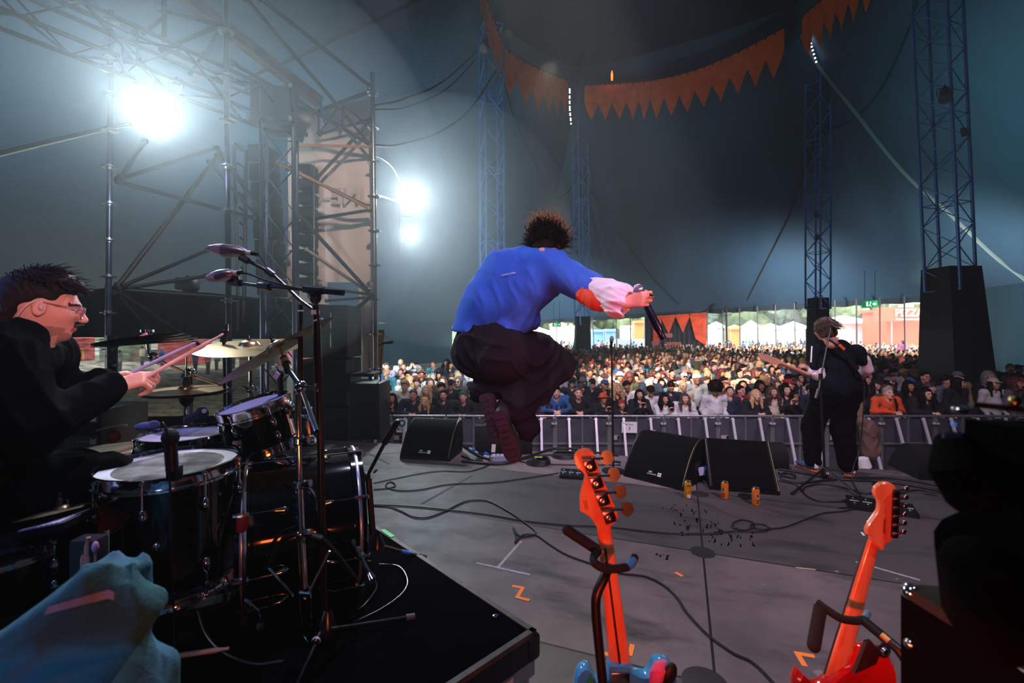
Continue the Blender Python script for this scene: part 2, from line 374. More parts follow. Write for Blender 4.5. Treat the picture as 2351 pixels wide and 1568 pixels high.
for (px, py), d, top, lean, lab, (wt, wb), hh in MASTS:
    base = P(px, py, d); root = empty('tent_king_pole', (base.x, base.y, GZ), lab, 'tent mast', 'blue lattice king poles of the tent')
    ch = [MB() for _ in range(4)]; web = MB(); S = 1.02 if d < 15 else 1.15
    truss(ch, web, base-Vector((0, 0, .6)), base+Vector((lean*top*1.1, 0, top)), S*.72, .038 if d < 15 else .05, .014 if d < 15 else .022, .55 if d < 15 else .75, TB, twist=.38)
    for c in ch: c.build('mast_tube', root)
    web.build('lattice', root)
    z0 = GZ; z1 = base.z; zm = 1.6+2*(0.02) if d < 15 else (z0+z1)/2
    for nm, za, zb, m_ in (('upper_shroud', zm, z1, SHR), ('lower_shroud', z0, zm, SHR2 if d < 15 else SHR)):
        s = MB(); q = []
        for z in (za, zb):
            w = (wb+(wt-wb)*(z-z0)/(z1-z0))*(1.0 if d < 15 else 1.0)*(1.0 if z > zm-.01 or d > 15 else 1.0)
            for sx, sy in ((-1, -1), (1, -1), (1, 1), (-1, 1)):
                q.append((base.x+sx*w+(.22 if d < 15 else 0)*(1-(z-z0)/(z1-z0)), base.y+sy*w, z))
        s.add(q, [(0, 1, 5, 4), (1, 2, 6, 5), (2, 3, 7, 6), (3, 0, 4, 7), (4, 5, 6, 7), (3, 2, 1, 0)], m_, False); s.build(nm, root)
ORB = mat('orange_bunting_cloth', 'd9691c', .85, noise_s=2, c2='c2560f', bump=.15, bump_s=5)
DKTRIM = mat('dark_bunting_hem', '0b0f16', .9)
def bunting(tops, drops, ntri, lab, plain=.5):
    tops = [Vector((0, 0, EYE)).lerp(t, .94) for t in tops]
    """tops: world points of the upper hem; drops: full height in metres at both ends"""
    pts = spline(tops, 14); cum = [0]
    for i in range(1, len(pts)): cum.append(cum[-1]+(pts[i]-pts[i-1]).length)
    def at(s):
        s *= cum[-1]; i = max(1, next((k for k in range(len(cum)) if cum[k] >= s-1e-9), len(cum)-1))
        t = (s-cum[i-1])/max(1e-6, cum[i]-cum[i-1]); return pts[i-1].lerp(pts[i], t)
    mb = MB(); n = ntri*8; v = []; f = []
    for i in range(n+1):
        s = i/n; p = at(s); D = drops[0]+(drops[1]-drops[0])*s; ph = (i % 8)/8
        low = plain+(1-plain)*(1-abs(ph-.5)*2) if i < n else plain
        wob = .05*math.sin(i*.9)
        for k in range(5):
            z = p.z-D*low*k/4; y = p.y+wob*k/4
            v += [(p.x, y, z)]
    for i in range(n):
        for k in range(4): f.append((i*5+k, (i+1)*5+k, (i+1)*5+k+1, i*5+k+1))
    m2 = [(a[0]+.01, a[1]+.03, a[2]) for a in v]; o = len(v)
    mb.add(v+m2, f+[tuple(j+o for j in q)[::-1] for q in f], ORB)
    ob = mb.build('bunting', label=lab, cat='bunting', group='orange zigzag bunting round the cupola')
    h = MB(); h.tube([p+Vector((0, 0, .03)) for p in pts], .05, DKTRIM, 6)
    for i in range(ntri*2+1):
        p = at(i/(ntri*2)); h.tube([p+Vector((0, -.05, .05)), p+Vector((0, -.05, -.14))], .03, DKTRIM, 5)
    h.build('laced_hem', ob)
bunting([P(1342, 196, 32), P(1440, 191, 31), P(1500, 184, 29.5), P(1590, 163, 28), P(1690, 122, 26.5), P(1800, 64, 24.6)], (2.35, 2.3), 13, 'long run of orange zigzag bunting below the cupola, thirteen points wide')
bunting([P(1150, 100, 21), P(1185, 130, 22.5), P(1240, 160, 25), P(1304, 184, 30)], (2.0, 2.3), 6, 'orange zigzag bunting directly right of the mast above the singer')
bunting([P(1842, 38, 24), P(1880, 5, 22.5), P(1960, -55, 19.5), P(2080, -160, 16)], (2.2, 1.6), 8, 'orange zigzag bunting at the top right above the string of lights', .5)
bunting([P(1152, 92, 20.5), P(1128, 30, 18.5), P(1105, -60, 16.5), P(1090, -160, 15)], (1.9, 1.6), 6, 'orange zigzag bunting behind the top of the mast at the top edge')
BULB = mat('white_led_bulb', 'eaf4ff', .4, emit=9)
for (pts, n, lab) in (([(1308, 205), (1308, 245), (1311, 284)], 15, 'vertical string of small white lights between two runs of orange bunting'),
                      ([(1861, 74), (1862, 100), (1874, 142)], 11, 'short slanting string of small white lights at the upper right bunting')):
    q = spline([P(a, b, 29 if len(lab) > 66 and n == 15 else 23.8) for a, b in pts], 10); r = empty('string_light', q[-1], lab, 'string light', 'strings of white lights')
    c = MB(); c.tube(q, .018, DKTRIM, 5); c.build('cord', r); b = MB()
    for i in range(n): b.ball(q[int(i*(len(q)-1)/(n-1))], .042, BULB, 8)
    b.build('bulbs', r, kind='stuff')
ORL = mat('orange_flame_lamp', 'ff5a10', .4, emit=6)
for (px, py, w_) in ((1405, 172, 1), (1710, 82, 1), (1736, 68, .6)):
    o = P(px, py, 29); m = MB(); m.tube([o+Vector((0, 0, -.35)), o, o+Vector((0, 0, .3*w_))], [.045, .07, .008], ORL, 8); m.tube([o+Vector((0, 0, .2)), o+Vector((0, 0, 3.4))], .012, DKTRIM, 5)
    m.build('pendant_flame_light', label=['small orange flame-shaped light above the left middle of the long bunting', 'orange flame-shaped light above the right end of the long bunting', 'faint orange light beside the flame light at the right'][(px > 1500)+(px > 1720)], cat='light')
# straps, ropes and cables on the canvas
STRAP = mat('dark_webbing_strap', '0e141c', .8); STRAPL = mat('pale_webbing_strap', '6d7f88', .8)
def roofline(pts, w, lab, m=STRAP, name='canvas_strap', off=.12, cat='strap'):
    q = spline([onroof(*p) for p in pts], 12); mb = MB(); mb.tube(q, w, m, 6); return mb.build(name, label=lab, cat=cat)
roofline([(-60, 366), (0, 350), (120, 322), (250, 292), (300, 284)], .075, 'upper dark laced strap on the canvas left of the bright lamp')
roofline([(-60, 375), (0, 359), (120, 329), (250, 298), (300, 289)], .03, 'pale lower edge of the laced strap left of the bright lamp', STRAPL)
roofline([(540, 190), (630, 152), (720, 113), (820, 66), (940, 8), (1000, -30)], .07, 'dark laced strap crossing the canvas at the top beside the scaffold')
roofline([(1840, 80), (1875, 145), (1950, 240), (2070, 390), (2180, 490), (2280, 585), (2345, 635), (2400, 680)], .085, 'long diagonal strap down the canvas from bunting to right edge', STRAPL)
roofline([(1330, 400), (1380, 470), (1440, 560), (1500, 640), (1560, 700)], .045, 'slack dark rope on the canvas above the singer\'s microphone', name='rope', cat='rope')
roofline([(1345, 395), (1290, 452), (1262, 440), (1215, 350), (1170, 240), (1148, 150)], .045, 'slack dark cable looping right of the mast above the singer', name='rope', cat='rope')
roofline([(1880, 300), (1845, 400), (1810, 500), (1760, 600), (1715, 690)], .05, 'slack rope down the canvas left of the middle right mast', name='rope', cat='rope')
roofline([(2108, -10), (2090, 60), (2020, 210), (1950, 280), (1900, 295), (1870, 280)], .04, 'slack cable looping from the right mast across the dark canvas', name='rope', cat='rope')
roofline([(1240, 20), (1270, 80), (1295, 150), (1310, 180)], .04, 'dark rope inside the cupola above the left bunting', name='rope', cat='rope')
def hang(pts, r, lab, m=CABLE, name='cable', cat='cable'):
    mb = MB(); mb.tube(spline([P(*p) for p in pts], 10), r, m, 6); return mb.build(name, label=lab, cat=cat)
hang([(860, 242, 8.2), (930, 226, 10), (1020, 185, 14), (1095, 118, 19)], .022, 'upper cable from the scaffold post to the mast above the singer')
hang([(860, 252, 8.2), (940, 244, 10), (1030, 200, 14), (1098, 130, 19)], .018, 'lower cable from the scaffold post to the mast above the singer')
hang([(858, 335, 8.2), (920, 332, 10), (1010, 302, 13), (1080, 250, 17), (1140, 160, 19.5)], .03, 'thick drooping cable from the scaffold post to the mast')
hang([(855, 356, 8.2), (880, 366, 9), (905, 390, 10.5), (930, 440, 11.6)], .016, 'cable running from the scaffold post to the hanging white lamp')
# small lamp housings on the masts
HOUS = mat('grey_lamp_housing', '5b5f68', .5)
def can_lamp(c, r, L, d, lab, m=HOUS, face=None, grp=None):
    c = Vector(c); d = Vector(d).normalized(); root = empty('stage_lamp', c, lab, 'lamp', grp)
    b = MB(); b.lathe([(r*.5, -L), (r*.8, -L*.85), (r, -L*.3), (r*1.02, 0), (r*.9, 0)], m, c, d, 20, caps=True); b.build('lamp_body', root)
    y = MB(); u, w = orth(d); up = Vector((0, 0, 1)); s = d.cross(up).normalized()
    k = c-d*L*.45; y.tube([k+s*r*1.15, k+s*r*1.15+up*r*1.5, k-s*r*1.15+up*r*1.5, k-s*r*1.15], r*.1, BLKM, 6); y.tube([k+up*r*1.5, k+up*r*2.0], r*.18, BLKM, 8); y.build('yoke', root)
    if face:
        f = MB(); f.lathe([(0, .004), (r*.86, .004)], face, c, d, 24); f.build('lens', root)
    return root
can_lamp(P(1110, 112, 19.3), .18, .4, (-.3, -.6, -.7), 'grey floodlight on the mast above the singer, lower of two')
can_lamp(P(1168, 78, 19.3), .17, .36, (.2, -.8, -.5), 'pale floodlight right of the mast top above the singer, upper of two')
can_lamp(P(2170, 228, 11.5), .13, .42, (-.35, -.45, -.8), 'grey spotlight clamped high on the big right mast')
can_lamp(P(2215, 310, 11.7), .07, .2, (0, -.3, -1), 'small dark lamp on the big right mast, below the grey spotlight')
can_lamp(P(1876, 496, 24.6), .12, .3, (-.3, -.6, -.5), 'small pale lamp on the mast behind the guitarist, upper of two')
can_lamp(P(1878, 546, 24.6), .12, .3, (-.3, -.6, -.5), 'small pale lamp on the mast behind the guitarist, lower of two')
can_lamp(P(1321, 542, 33.6), .12, .3, (-.3, -.6, -.5), 'tiny pale lamp on the mast beside the singer\'s hair, upper of two')
can_lamp(P(1322, 582, 33.6), .12, .3, (-.3, -.6, -.5), 'tiny pale lamp on the mast beside the singer\'s hair, lower of two')
# exit signs
EXG = mat('green_exit_sign', '1f9e62', .5, emit=.55); EXW = mat('white_pictogram', 'f2fff6', .5, emit=.9)
for (px, py, d, s, lab) in ((1278, 745, 33, .42, 'small green exit sign above the opening behind the singer\'s hip'), (1997, 698, 23, .52, 'green exit sign with running figure left of the pizza stall')):
    o = P(px, py, d); r = empty('exit_sign', o, lab, 'exit sign', 'green exit signs')
    b = MB(); b.box(o, (s*1.5, .06, s*.72), EXG, bevel=.01); b.build('panel', r)
    w = MB(); y = o.y-.035; X = o.x; Z = o.z; k = s*.5
    w.box((X-.62*k, y, Z+.0*k), (.34*k, .01, .9*k), EXW)
    w.tube([(X+.02*k, y, Z+.45*k), (X+.02*k, y, Z+.25*k)], .12*k, EXW, 8)
    w.tube([(X+.05*k, y, Z+.2*k), (X-.1*k, y, Z-.15*k), (X+.15*k, y, Z-.5*k)], .07*k, EXW, 6); w.tube([(X-.1*k, y, Z-.15*k), (X-.35*k, y, Z-.4*k)], .06*k, EXW, 6)
    w.prism([Vector((X+.45*k, y, Z+.12*k)), Vector((X+.75*k, y, Z+.12*k)), Vector((X+.75*k, y, Z+.35*k)), Vector((X+1.2*k, y, Z)), Vector((X+.75*k, y, Z-.35*k)), Vector((X+.75*k, y, Z-.12*k)), Vector((X+.45*k, y, Z-.12*k))], (0, 0, 0), (0, -.004, 0), EXW)
    w.build('pictogram', r)
    h = MB(); h.tube([o+Vector((-.5*s, 0, s*.36)), o+Vector((-.5*s, 0, s*.36+1.5))], .012, STRAP, 5); h.tube([o+Vector((.5*s, 0, s*.36)), o+Vector((.5*s, 0, s*.36+1.5))], .012, STRAP, 5); h.build('hanger', r)
# orange and navy drape in the far wall
NAVY = mat('navy_drape', '1d2438', .85, noise_s=1.5, c2='2a2133'); ORD = mat('orange_drape', 'e04a10', .8, noise_s=3, c2='b83408', bump=.3, bump_s=6)
dr = empty('drape', P(1560, 800, 39), 'navy and orange drape with big downward triangles on the far side', 'drape')
d = MB(); q = []; N_ = 60
for i in range(N_+1):
    px = 1482+(1622-1482)*i/N_; p = P(px, 717, 39.3); p.y += .12*math.sin(i*1.3); q += [(p.x, p.y, P(px, 727-10*i/N_, 39.3).z), (p.x, p.y, GZ)]
d.add(q, [(2*i, 2*i+2, 2*i+3, 2*i+1) for i in range(N_)], NAVY); d.build('navy_cloth', dr)
for pl in ([(1500, 726), (1515, 725), (1519, 735), (1512, 800), (1500, 800)], [(1515, 725), (1553, 722), (1535, 766)], [(1549, 722), (1586, 720), (1568, 764)], [(1582, 720), (1622, 717), (1622, 800), (1616, 790), (1597, 778)]):
    d = MB(); d.prism([P(a, b, 38.9) for a, b in pl], (0, 0, 0), (0, .06, 0), ORD); d.build('orange_panel', dr)
d = MB()
for (a, b, c_) in ((1530, 770, 10), (1545, 790, 14), (1505, 788, 6)): d.box(P(a, b, 38.6), (c_*.045*2, .4, .35), mat('red_equipment', '8a1c14', .5))
d.build('equipment_case', label='low red equipment in front of the orange drape', cat='equipment')
# posts in the open side
POST = mat('grey_tent_post', '4b5358', .6)
k = 0
for (x0, y0, x1, y1, d) in ((1277, 742, 1278, 790, 42), (1360, 733, 1366, 800, 40), (1414, 731, 1418, 800, 40), (1447, 729, 1449, 800, 39.5), (1481, 727, 1482, 800, 39.5), (1624, 716, 1624, 800, 39), (1659, 715, 1661, 800, 38),
                              (1698, 711, 1700, 800, 36.5), (1739, 707, 1741, 800, 35), (1780, 704, 1783, 800, 34), (1824, 700, 1827, 800, 33), (1917, 693, 1918, 800, 30.5), (1966, 690, 1968, 800, 29.5), (2020, 686, 2021, 800, 28.5), (2076, 682, 2079, 800, 27.6)):
    a = P(x0, y0-4, d); b = P(x1, y1, d); b.z = GZ; m = MB(); m.tube([a, b], .045, POST, 6)
    where = ['left of the far dark column', 'left of the orange drape', 'between the drape and the guitarist', 'between the guitarist and the big dark column'][(x0 > 1340)+(x0 > 1600)+(x0 > 1850)]
    m.build('tent_side_post', label='thin grey side post '+where+', '+['first', 'second', 'third', 'fourth', 'fifth', 'sixth'][k % 6]+' one', cat='post', group='side posts of the open tent wall')
    k = {0: 0, 1: 1, 2: 2, 3: 3, 4: 0, 5: 1}.get(k, 0) if False else k+1
    if x0 in (1277, 1481, 1824): k = 0
am = empty('aerial_mast', P(1665, 790, 36), 'thin dark mast with guy lines in the open side right of the orange drape', 'mast')
m = MB(); a = P(1667, 706, 36); b = P(1671, 790, 36); b.z = GZ; m.tube([a, b], .06, STRAP, 6); m.tube([a+Vector((0, 0, -.4)), a+Vector((0, 0, .15))], .11, STRAP, 6); m.build('pole', am)
m = MB(); m.tube([P(1669, 744, 36), P(1620, 775, 34)], .02, STRAP, 5); m.build('guy_line', am)
hang([(1600, 718, 36), (1640, 724, 36), (1668, 724, 36), (1700, 712, 36)], .02, 'thin cable draped over the dark mast by the drape', STRAP)
# ------------------------------------------------------------------ festival ground outside
HILL = mat('wooded_hillside', '5f6d56', .95, noise_s=.5, c2='46543c'); LEAF = [mat('tree_leaves_%s' % n, a, .95, noise_s=1.2, c2=b, bump=.8, bump_s=2) for n, a, b in (('dull', '5e6c4b', '48573a'), ('light', '77805a', '5d6a48'), ('grey', '6c7566', '566153'))]
h = MB(); q = []; nx, ny = 60, 14
for i in range(nx+1):
    for j in range(ny+1):
        x = -150+330*i/nx; y = 88+70*j/ny
        q.append((x, y, GZ+1+22*(j/ny)**.8+1.5*noise.noise(Vector((x*.05, y*.07, 0)))))
h.add(q, [(i*(ny+1)+j, (i+1)*(ny+1)+j, (i+1)*(ny+1)+j+1, i*(ny+1)+j+1) for i in range(nx) for j in range(ny)], HILL); h.build('hillside', label='distant wooded hillside seen through the open tent side', cat='hill', kind='structure')
rnd = random.Random(5)
for i, (px, h_) in enumerate([(1230, 9), (1290, 10), (1350, 8), (1400, 11), (1450, 9), (1650, 10), (1700, 11), (1750, 9), (1800, 12), (1850, 10), (1910, 11), (1960, 9), (2010, 12), (2060, 10), (2110, 11)]):
    y = 84+rnd.random()*8; x = (px-CX)/F*y; r = empty('tree', (x, y, GZ+.6), '%s bushy tree behind the stalls, %s' % (['dull green', 'light green', 'grey green'][i % 3], ['beyond the opening left of the drape' if px < 1500 else ('between drape and guitarist' if px < 1860 else 'behind the pizza stall')][0]+', '+('taller' if h_ > 10 else 'shorter')+' one'), 'tree', 'trees on the hill outside')
    r['label'] = '%s leafy tree outside the tent, %s' % (['dull green', 'light green', 'grey green'][i % 3], ['leftmost, behind the singer\'s hip', 'just left of the far dark column', 'just right of the far dark column', 'over the blue cabins', 'over the orange tower stall', 'right beside the orange drape', 'behind the thin dark mast', 'midway from drape to guitarist', 'left of the guitarist\'s head', 'hidden partly by the guitarist\'s column', 'right of the guitarist\'s head', 'over the white marquee', 'at the left end of the pizza stall', 'above the pizza sign', 'rightmost, by the big dark column'][i])
    t = MB(); t.tube([(x, y, GZ+.6), (x+.1, y, GZ+h_*.5)], [.35, .2], mat('tree_bark', '4a4238', .95), 7); t.build('trunk', r)
    c = MB()
    for k in range(16):
        a = rnd.random()*2*PI; rr = rnd.random()**.5*h_*.32; z = GZ+h_*(.42+.6*rnd.random())
        s = h_*(.12+.1*rnd.random()); bm = bmesh.new(); bmesh.ops.create_icosphere(bm, subdivisions=3, radius=s)
        for v in bm.verts: v.co *= 1+.35*noise.noise(v.co*1.1+Vector((k, i, 0)))+.12*noise.noise(v.co*4)
        c.add([v.co+Vector((x+rr*math.cos(a), y+rr*math.sin(a), z)) for v in bm.verts], [[v.index for v in f.verts] for f in bm.faces], LEAF[i % 3]); bm.free()
    c.build('crown', r)
WT = mat('white_marquee', 'eef1f4', .7); REDS = mat('red_orange_stall_sign', 'e8512e', .6); GRYC = mat('grey_cladding', '8e9499', .7); BLUC = mat('pale_blue_cabin', '6fa6cf', .6); ORS = mat('orange_stall', 'e8803a', .6); YLS = mat('yellow_banner', 'e6c33a', .6)
def marquee(px0, px1, ytop, yeave, d, lab, m=WT, peak=True, grp='white stalls outside'):
    a = P(px0, yeave, d); b = P(px1, yeave, d); w = b.x-a.x; g = GZ+max(0, d-52)*.028; r = empty('market_stall', ((a.x+b.x)/2, d, g), lab, 'stall', grp)
    zt = P(0, ytop, d).z; ze = a.z; c = MB(); cx = (a.x+b.x)/2
    if peak: c.add([(a.x, d-w/3, ze), (b.x, d-w/3, ze), (b.x, d+w/3, ze), (a.x, d+w/3, ze), (cx, d, zt)], [(0, 1, 4), (1, 2, 4), (2, 3, 4), (3, 0, 4)], m, False)
    c.box((cx, d, ze-.12), (w, w*2/3, .3), m); c.build('canopy', r)
    bx = MB(); bx.box((cx, d+.3, (g+ze)/2), (w*.92, w*.5, max(.3, ze-g)), m); bx.build('walls', r)
    l = MB()
    for sx in (-1, 1): l.tube([(cx+sx*w*.48, d-w/3, g), (cx+sx*w*.48, d-w/3, ze)], .05, STEEL, 5)
    l.build('posts', r); return r
marquee(1300, 1322, 742, 752, 58, 'white stall just left of the far dark column')
marquee(1205, 1262, 750, 760, 60, 'white stall at the far left behind the singer\'s back')
marquee(1262, 1300, 738, 744, 66, 'cream stall behind the green exit sign by the singer\'s hip', mat('cream_stall', 'e9dcc2', .7))
marquee(1425, 1452, 742, 748, 60, 'white cabin just left of the orange tower stall', peak=False)
marquee(1358, 1384, 756, 757, 56, 'left pale blue cabin right of the far dark column', BLUC, False); marquee(1388, 1413, 755, 756, 56, 'right pale blue cabin right of the far dark column', BLUC, False)
marquee(1454, 1478, 733, 737, 57, 'tall orange and white stall beside the drape', ORS, False)
marquee(1628, 1660, 738, 748, 62, 'white stall just right of the orange drape'); marquee(1672, 1700, 745, 752, 62, 'orange topped stall behind the thin posts', ORS)
marquee(1706, 1742, 735, 750, 62, 'white pointed marquee midway between drape and guitarist'); marquee(1748, 1790, 742, 752, 63, 'low white marquee left of the guitarist'); marquee(1796, 1846, 738, 750, 62, 'white marquee next to the column behind the guitarist')
marquee(1885, 1982, 724, 738, 55, 'large white marquee right of the guitarist\'s head')
r = marquee(2006, 2145, 706, 712, 50, 'red pizza stall with bold pale lettering outside the tent', REDS, False, None)
s = MB(); a = P(2006, 706, 46.2); b = P(2150, 738, 46.2); s.box(((a.x+b.x)/2, 46.2, (a.z+b.z)/2), (b.x-a.x, .2, a.z-b.z), REDS); s.build('sign_board', r)
PZ = mat('pale_blue_lettering', 'dfe8f5', .6); t = MB(); o = P(2087, 719, 46.05); text_mesh(t, 'PIZZA', 1.05, PZ, frame(o, (1, 0, 0), (0, 0, 1)), .03, True); t.build('pizza_lettering', r)
t = MB(); text_mesh(t, 'Festival Stonebaked Pizza', .26, PZ, frame(P(2087, 733, 46.05), (1, 0, 0), (0, 0, 1)), .02); t.build('small_lettering', r)
t = MB(); t.tube([P(2043, 698, 46.2), P(2043, 706, 46.2)], .05, WT, 5); t.tube([P(2115, 694, 46.2), P(2115, 706, 46.2)], .05, WT, 5); t.tube([P(2043, 699, 46.2), P(2115, 696, 46.2)], .05, WT, 5); t.box(P(2080, 702, 46.3), (1.5, .1, .28), mat('pale_green_sign', '9fc4b4', .6)); t.build('roof_rail', r)
wallm = MB(); a = P(1395, 778, 50); b = P(1482, 772, 50); wallm.box(((a.x+b.x)/2, 50, (GZ+a.z)/2), (b.x-a.x, .2, a.z-GZ), GRYC); wallm.build('screen_fence', label='grey screen fence outside, left of the orange drape', cat='fence')
# ================================================================== STAGE
def fl(px, py, z=0.0):
    d = (EYE-z)*F/(py-HY); return Vector(((px-CX)/F*d, d, z))
E1 = Vector((.937, -.349, 0)).normalized(); E2 = Vector((.349, .937, 0)).normalized()
def floor_mat():
    m = bpy.data.materials.new('worn_stage_plywood'); m.use_nodes = True; nt = m.node_tree; N = nt.nodes; L = nt.links; b = N['Principled BSDF']
    g = N.new('ShaderNodeNewGeometry'); mp = N.new('ShaderNodeMapping'); mp.inputs['Rotation'].default_value = (0, 0, .357); L.new(g.outputs['Position'], mp.inputs[0])
    def nz(s, d=8, st=(1, 1, 1), w=0):
        n = N.new('ShaderNodeTexNoise'); n.inputs['Scale'].default_value = s; n.inputs['Detail'].default_value = d; n.inputs['Roughness'].default_value = .65
        q = N.new('ShaderNodeMapping'); q.inputs['Scale'].default_value = st; q.inputs['Location'].default_value = (w, w, 0); L.new(mp.outputs[0], q.inputs[0]); L.new(q.outputs[0], n.inputs[0]); return n
    def rng(a, lo, hi):
        r = N.new('ShaderNodeMapRange'); r.inputs[1].default_value = lo; r.inputs[2].default_value = hi; L.new(a, r.inputs[0]); return r.outputs[0]
    def mix(f, c1, c2):
        x = N.new('ShaderNodeMix'); x.data_type = 'RGBA'; L.new(f, x.inputs[0])
        for k, c in ((6, c1), (7, c2)):
            if isinstance(c, tuple): x.inputs[k].default_value = c
            else: L.new(c, x.inputs[k])
        return x.outputs[2]
    # panels of differing age
    bt = N.new('ShaderNodeTexBrick'); bt.inputs['Scale'].default_value = 1; bt.inputs['Brick Width'].default_value = 3.1; bt.inputs['Row Height'].default_value = 1.32; bt.inputs['Mortar Size'].default_value = .007; bt.offset = 0
    bt.inputs['Color1'].default_value = (.045, .042, .05, 1); bt.inputs['Color2'].default_value = (.24, .18, .185, 1); bt.inputs['Mortar'].default_value = (.004, .004, .004, 1)
    q = N.new('ShaderNodeMapping'); q.inputs['Location'].default_value = tuple(FL_OFF)+(0,); L.new(mp.outputs[0], q.inputs[0]); L.new(q.outputs[0], bt.inputs[0])
    c = mix(rng(nz(1.1).outputs[0], .35, .7), bt.outputs[0], (.062, .056, .055, 1))
    c = mix(rng(nz(3.5, 9, (.35, 1, 1), 3).outputs[0], .52, .72), c, (.018, .018, .02, 1))
    c = mix(rng(nz(26, 6, (.08, 1, 1), 7).outputs[0], .6, .8), c, (.15, .13, .125, 1))
    c = mix(rng(nz(9, 9, (1, 1, 1), 5).outputs[0], .66, .72), c, (.2, .17, .165, 1))
    mo = mix(bt.outputs['Fac'], c, (.004, .004, .004, 1)); L.new(mo, b.inputs['Base Color'])
    rr = N.new('ShaderNodeMapRange'); rr.inputs[3].default_value = .45; rr.inputs[4].default_value = .75; L.new(nz(5).outputs[0], rr.inputs[0]); L.new(rr.outputs[0], b.inputs['Roughness'])
    bp = N.new('ShaderNodeBump'); bp.inputs['Strength'].default_value = .25; bp.inputs['Distance'].default_value = .004; L.new(nz(60).outputs[0], bp.inputs['Height']); L.new(bp.outputs[0], b.inputs['Normal'])
    return m
# the brick pattern is laid so that its joints cross where the photographed deck joints cross
_p = Vector((1.38, 3.29, 0)); _c, _s = math.cos(.357), math.sin(.357)
_r = (_p.x*_c-_p.y*_s, _p.x*_s+_p.y*_c)
FL_OFF = ((-_r[0]) % 3.1, (-_r[1]) % 1.32)
FLM = floor_mat()
fe0 = Vector((-9.0, 7.95, 0)); fe1 = Vector((9.5, 4.2, 0))
st = MB(); outl = [Vector((-9, -5, -.16)), Vector((9.5, -5, -.16)), Vector((9.5, 4.2, -.16)), Vector((-9, 7.95, -.16))]
st.prism(outl, (0, 0, 0), (0, 0, .16), FLM); st.build('floor', kind='structure')
sk = MB(); sk.add([(-9, 7.9, GZ), (9.5, 4.15, GZ), (9.5, 4.15, -.16), (-9, 7.9, -.16)], [(0, 1, 2, 3)], BLKC); sk.build('trim_2', kind='structure')
DISC = mat('dull_floor_disc', '3a3a3e', .5, .5)
for (px, py, r, lab) in ((1606, 1134, .085, 'small round floor plate between the orange cans and wedge'), (1613, 1268, .085, 'round metal floor plate where the deck joints cross'), (1618, 1568, .1, 'round floor plate at the bottom edge'), (2137, 1136, .05, 'round floor plate by the pedal board')):
    o = fl(px, py); m = MB(); m.lathe([(r, 0), (r, .003), (r*.7, .004), (0, .004)], DISC, o, n=28); m.build('floor_plate', label=lab, cat='floor plate', group=None)
# tape marks
def tape(pts, w, m, lab, name='tape_mark'):
    mb = MB()
    for i, seg in enumerate(pts):
        a, b = fl(*seg[0]), fl(*seg[1]); d = (b-a).normalized(); n = Vector((-d.y, d.x, 0))*w/2; z = Vector((0, 0, .0012+.0008*i))
        mb.prism([a-n, b-n, b+n, a+n], z-Vector((0, 0, .001)), (0, 0, .0012), m)
    return mb.build(name, label=lab, cat='tape')
TW = mat('grey_white_tape', 'a9a3a8', .7, noise_s=30, c2='8b868a'); TO = mat('orange_tape', 'ff8a3c', .7); TG = mat('green_tape', '4ccf7a', .6); TOLD = mat('worn_grey_tape', '5c5960', .8, noise_s=20, c2='45434a'); TT = mat('tan_tape', 'c99a80', .8)
tape([((1197, 1242), (1143, 1303)), ((1094, 1293), (1217, 1320))], .022, TW, 'pale grey tape mark shaped like a T right of the drum riser')
tape([((1176, 1345), (1203, 1350)), ((1201, 1349), (1186, 1374)), ((1184, 1371), (1216, 1379))], .024, TO, 'orange tape mark shaped like a Z')
tape([((1388, 1501), (1404, 1503)), ((1452, 1480), (1446, 1506))], .024, TO, 'orange tape behind the neck of the bass guitar')
tape([((1824, 1499), (1870, 1507)), ((1830, 1500), (1848, 1530))], .026, TO, 'orange tape corner mark at the lower right of the floor')
tape([((1551, 1314), (1567, 1323))], .022, TO, 'small torn piece of orange tape in the middle of the floor')
tape([((1084, 1092), (968, 1157))], .028, TOLD, 'long worn grey tape line on the floor beside the riser')
tape([((920, 1039), (822, 1048))], .02, TOLD, 'faint tape line left of the left wedge monitor'); tape([((846, 1041), (895, 1066))], .025, TOLD, 'short worn tape mark left of the left wedge monitor')
tape([((1964, 1290), (2112, 1332))], .022, TW, 'long pale tape line right of the red guitar'); tape([((1827, 1303), (1873, 1308))], .012, TT, 'short tan strip of tape on the deck joint')
tape([((1978, 1222), (1984, 1230))], .016, WHITE, 'scrap of white paper on the floor')
tape([((1873, 1540), (1898, 1560))], .05, mat('pinkish_worn_patch', '8f7b80', .8, noise_s=9, c2='5c5056'), 'pale worn tape patch beside the red guitar neck')
SPL = mat('wet_spill', '0a0a0c', .15)
rnd = random.Random(3)
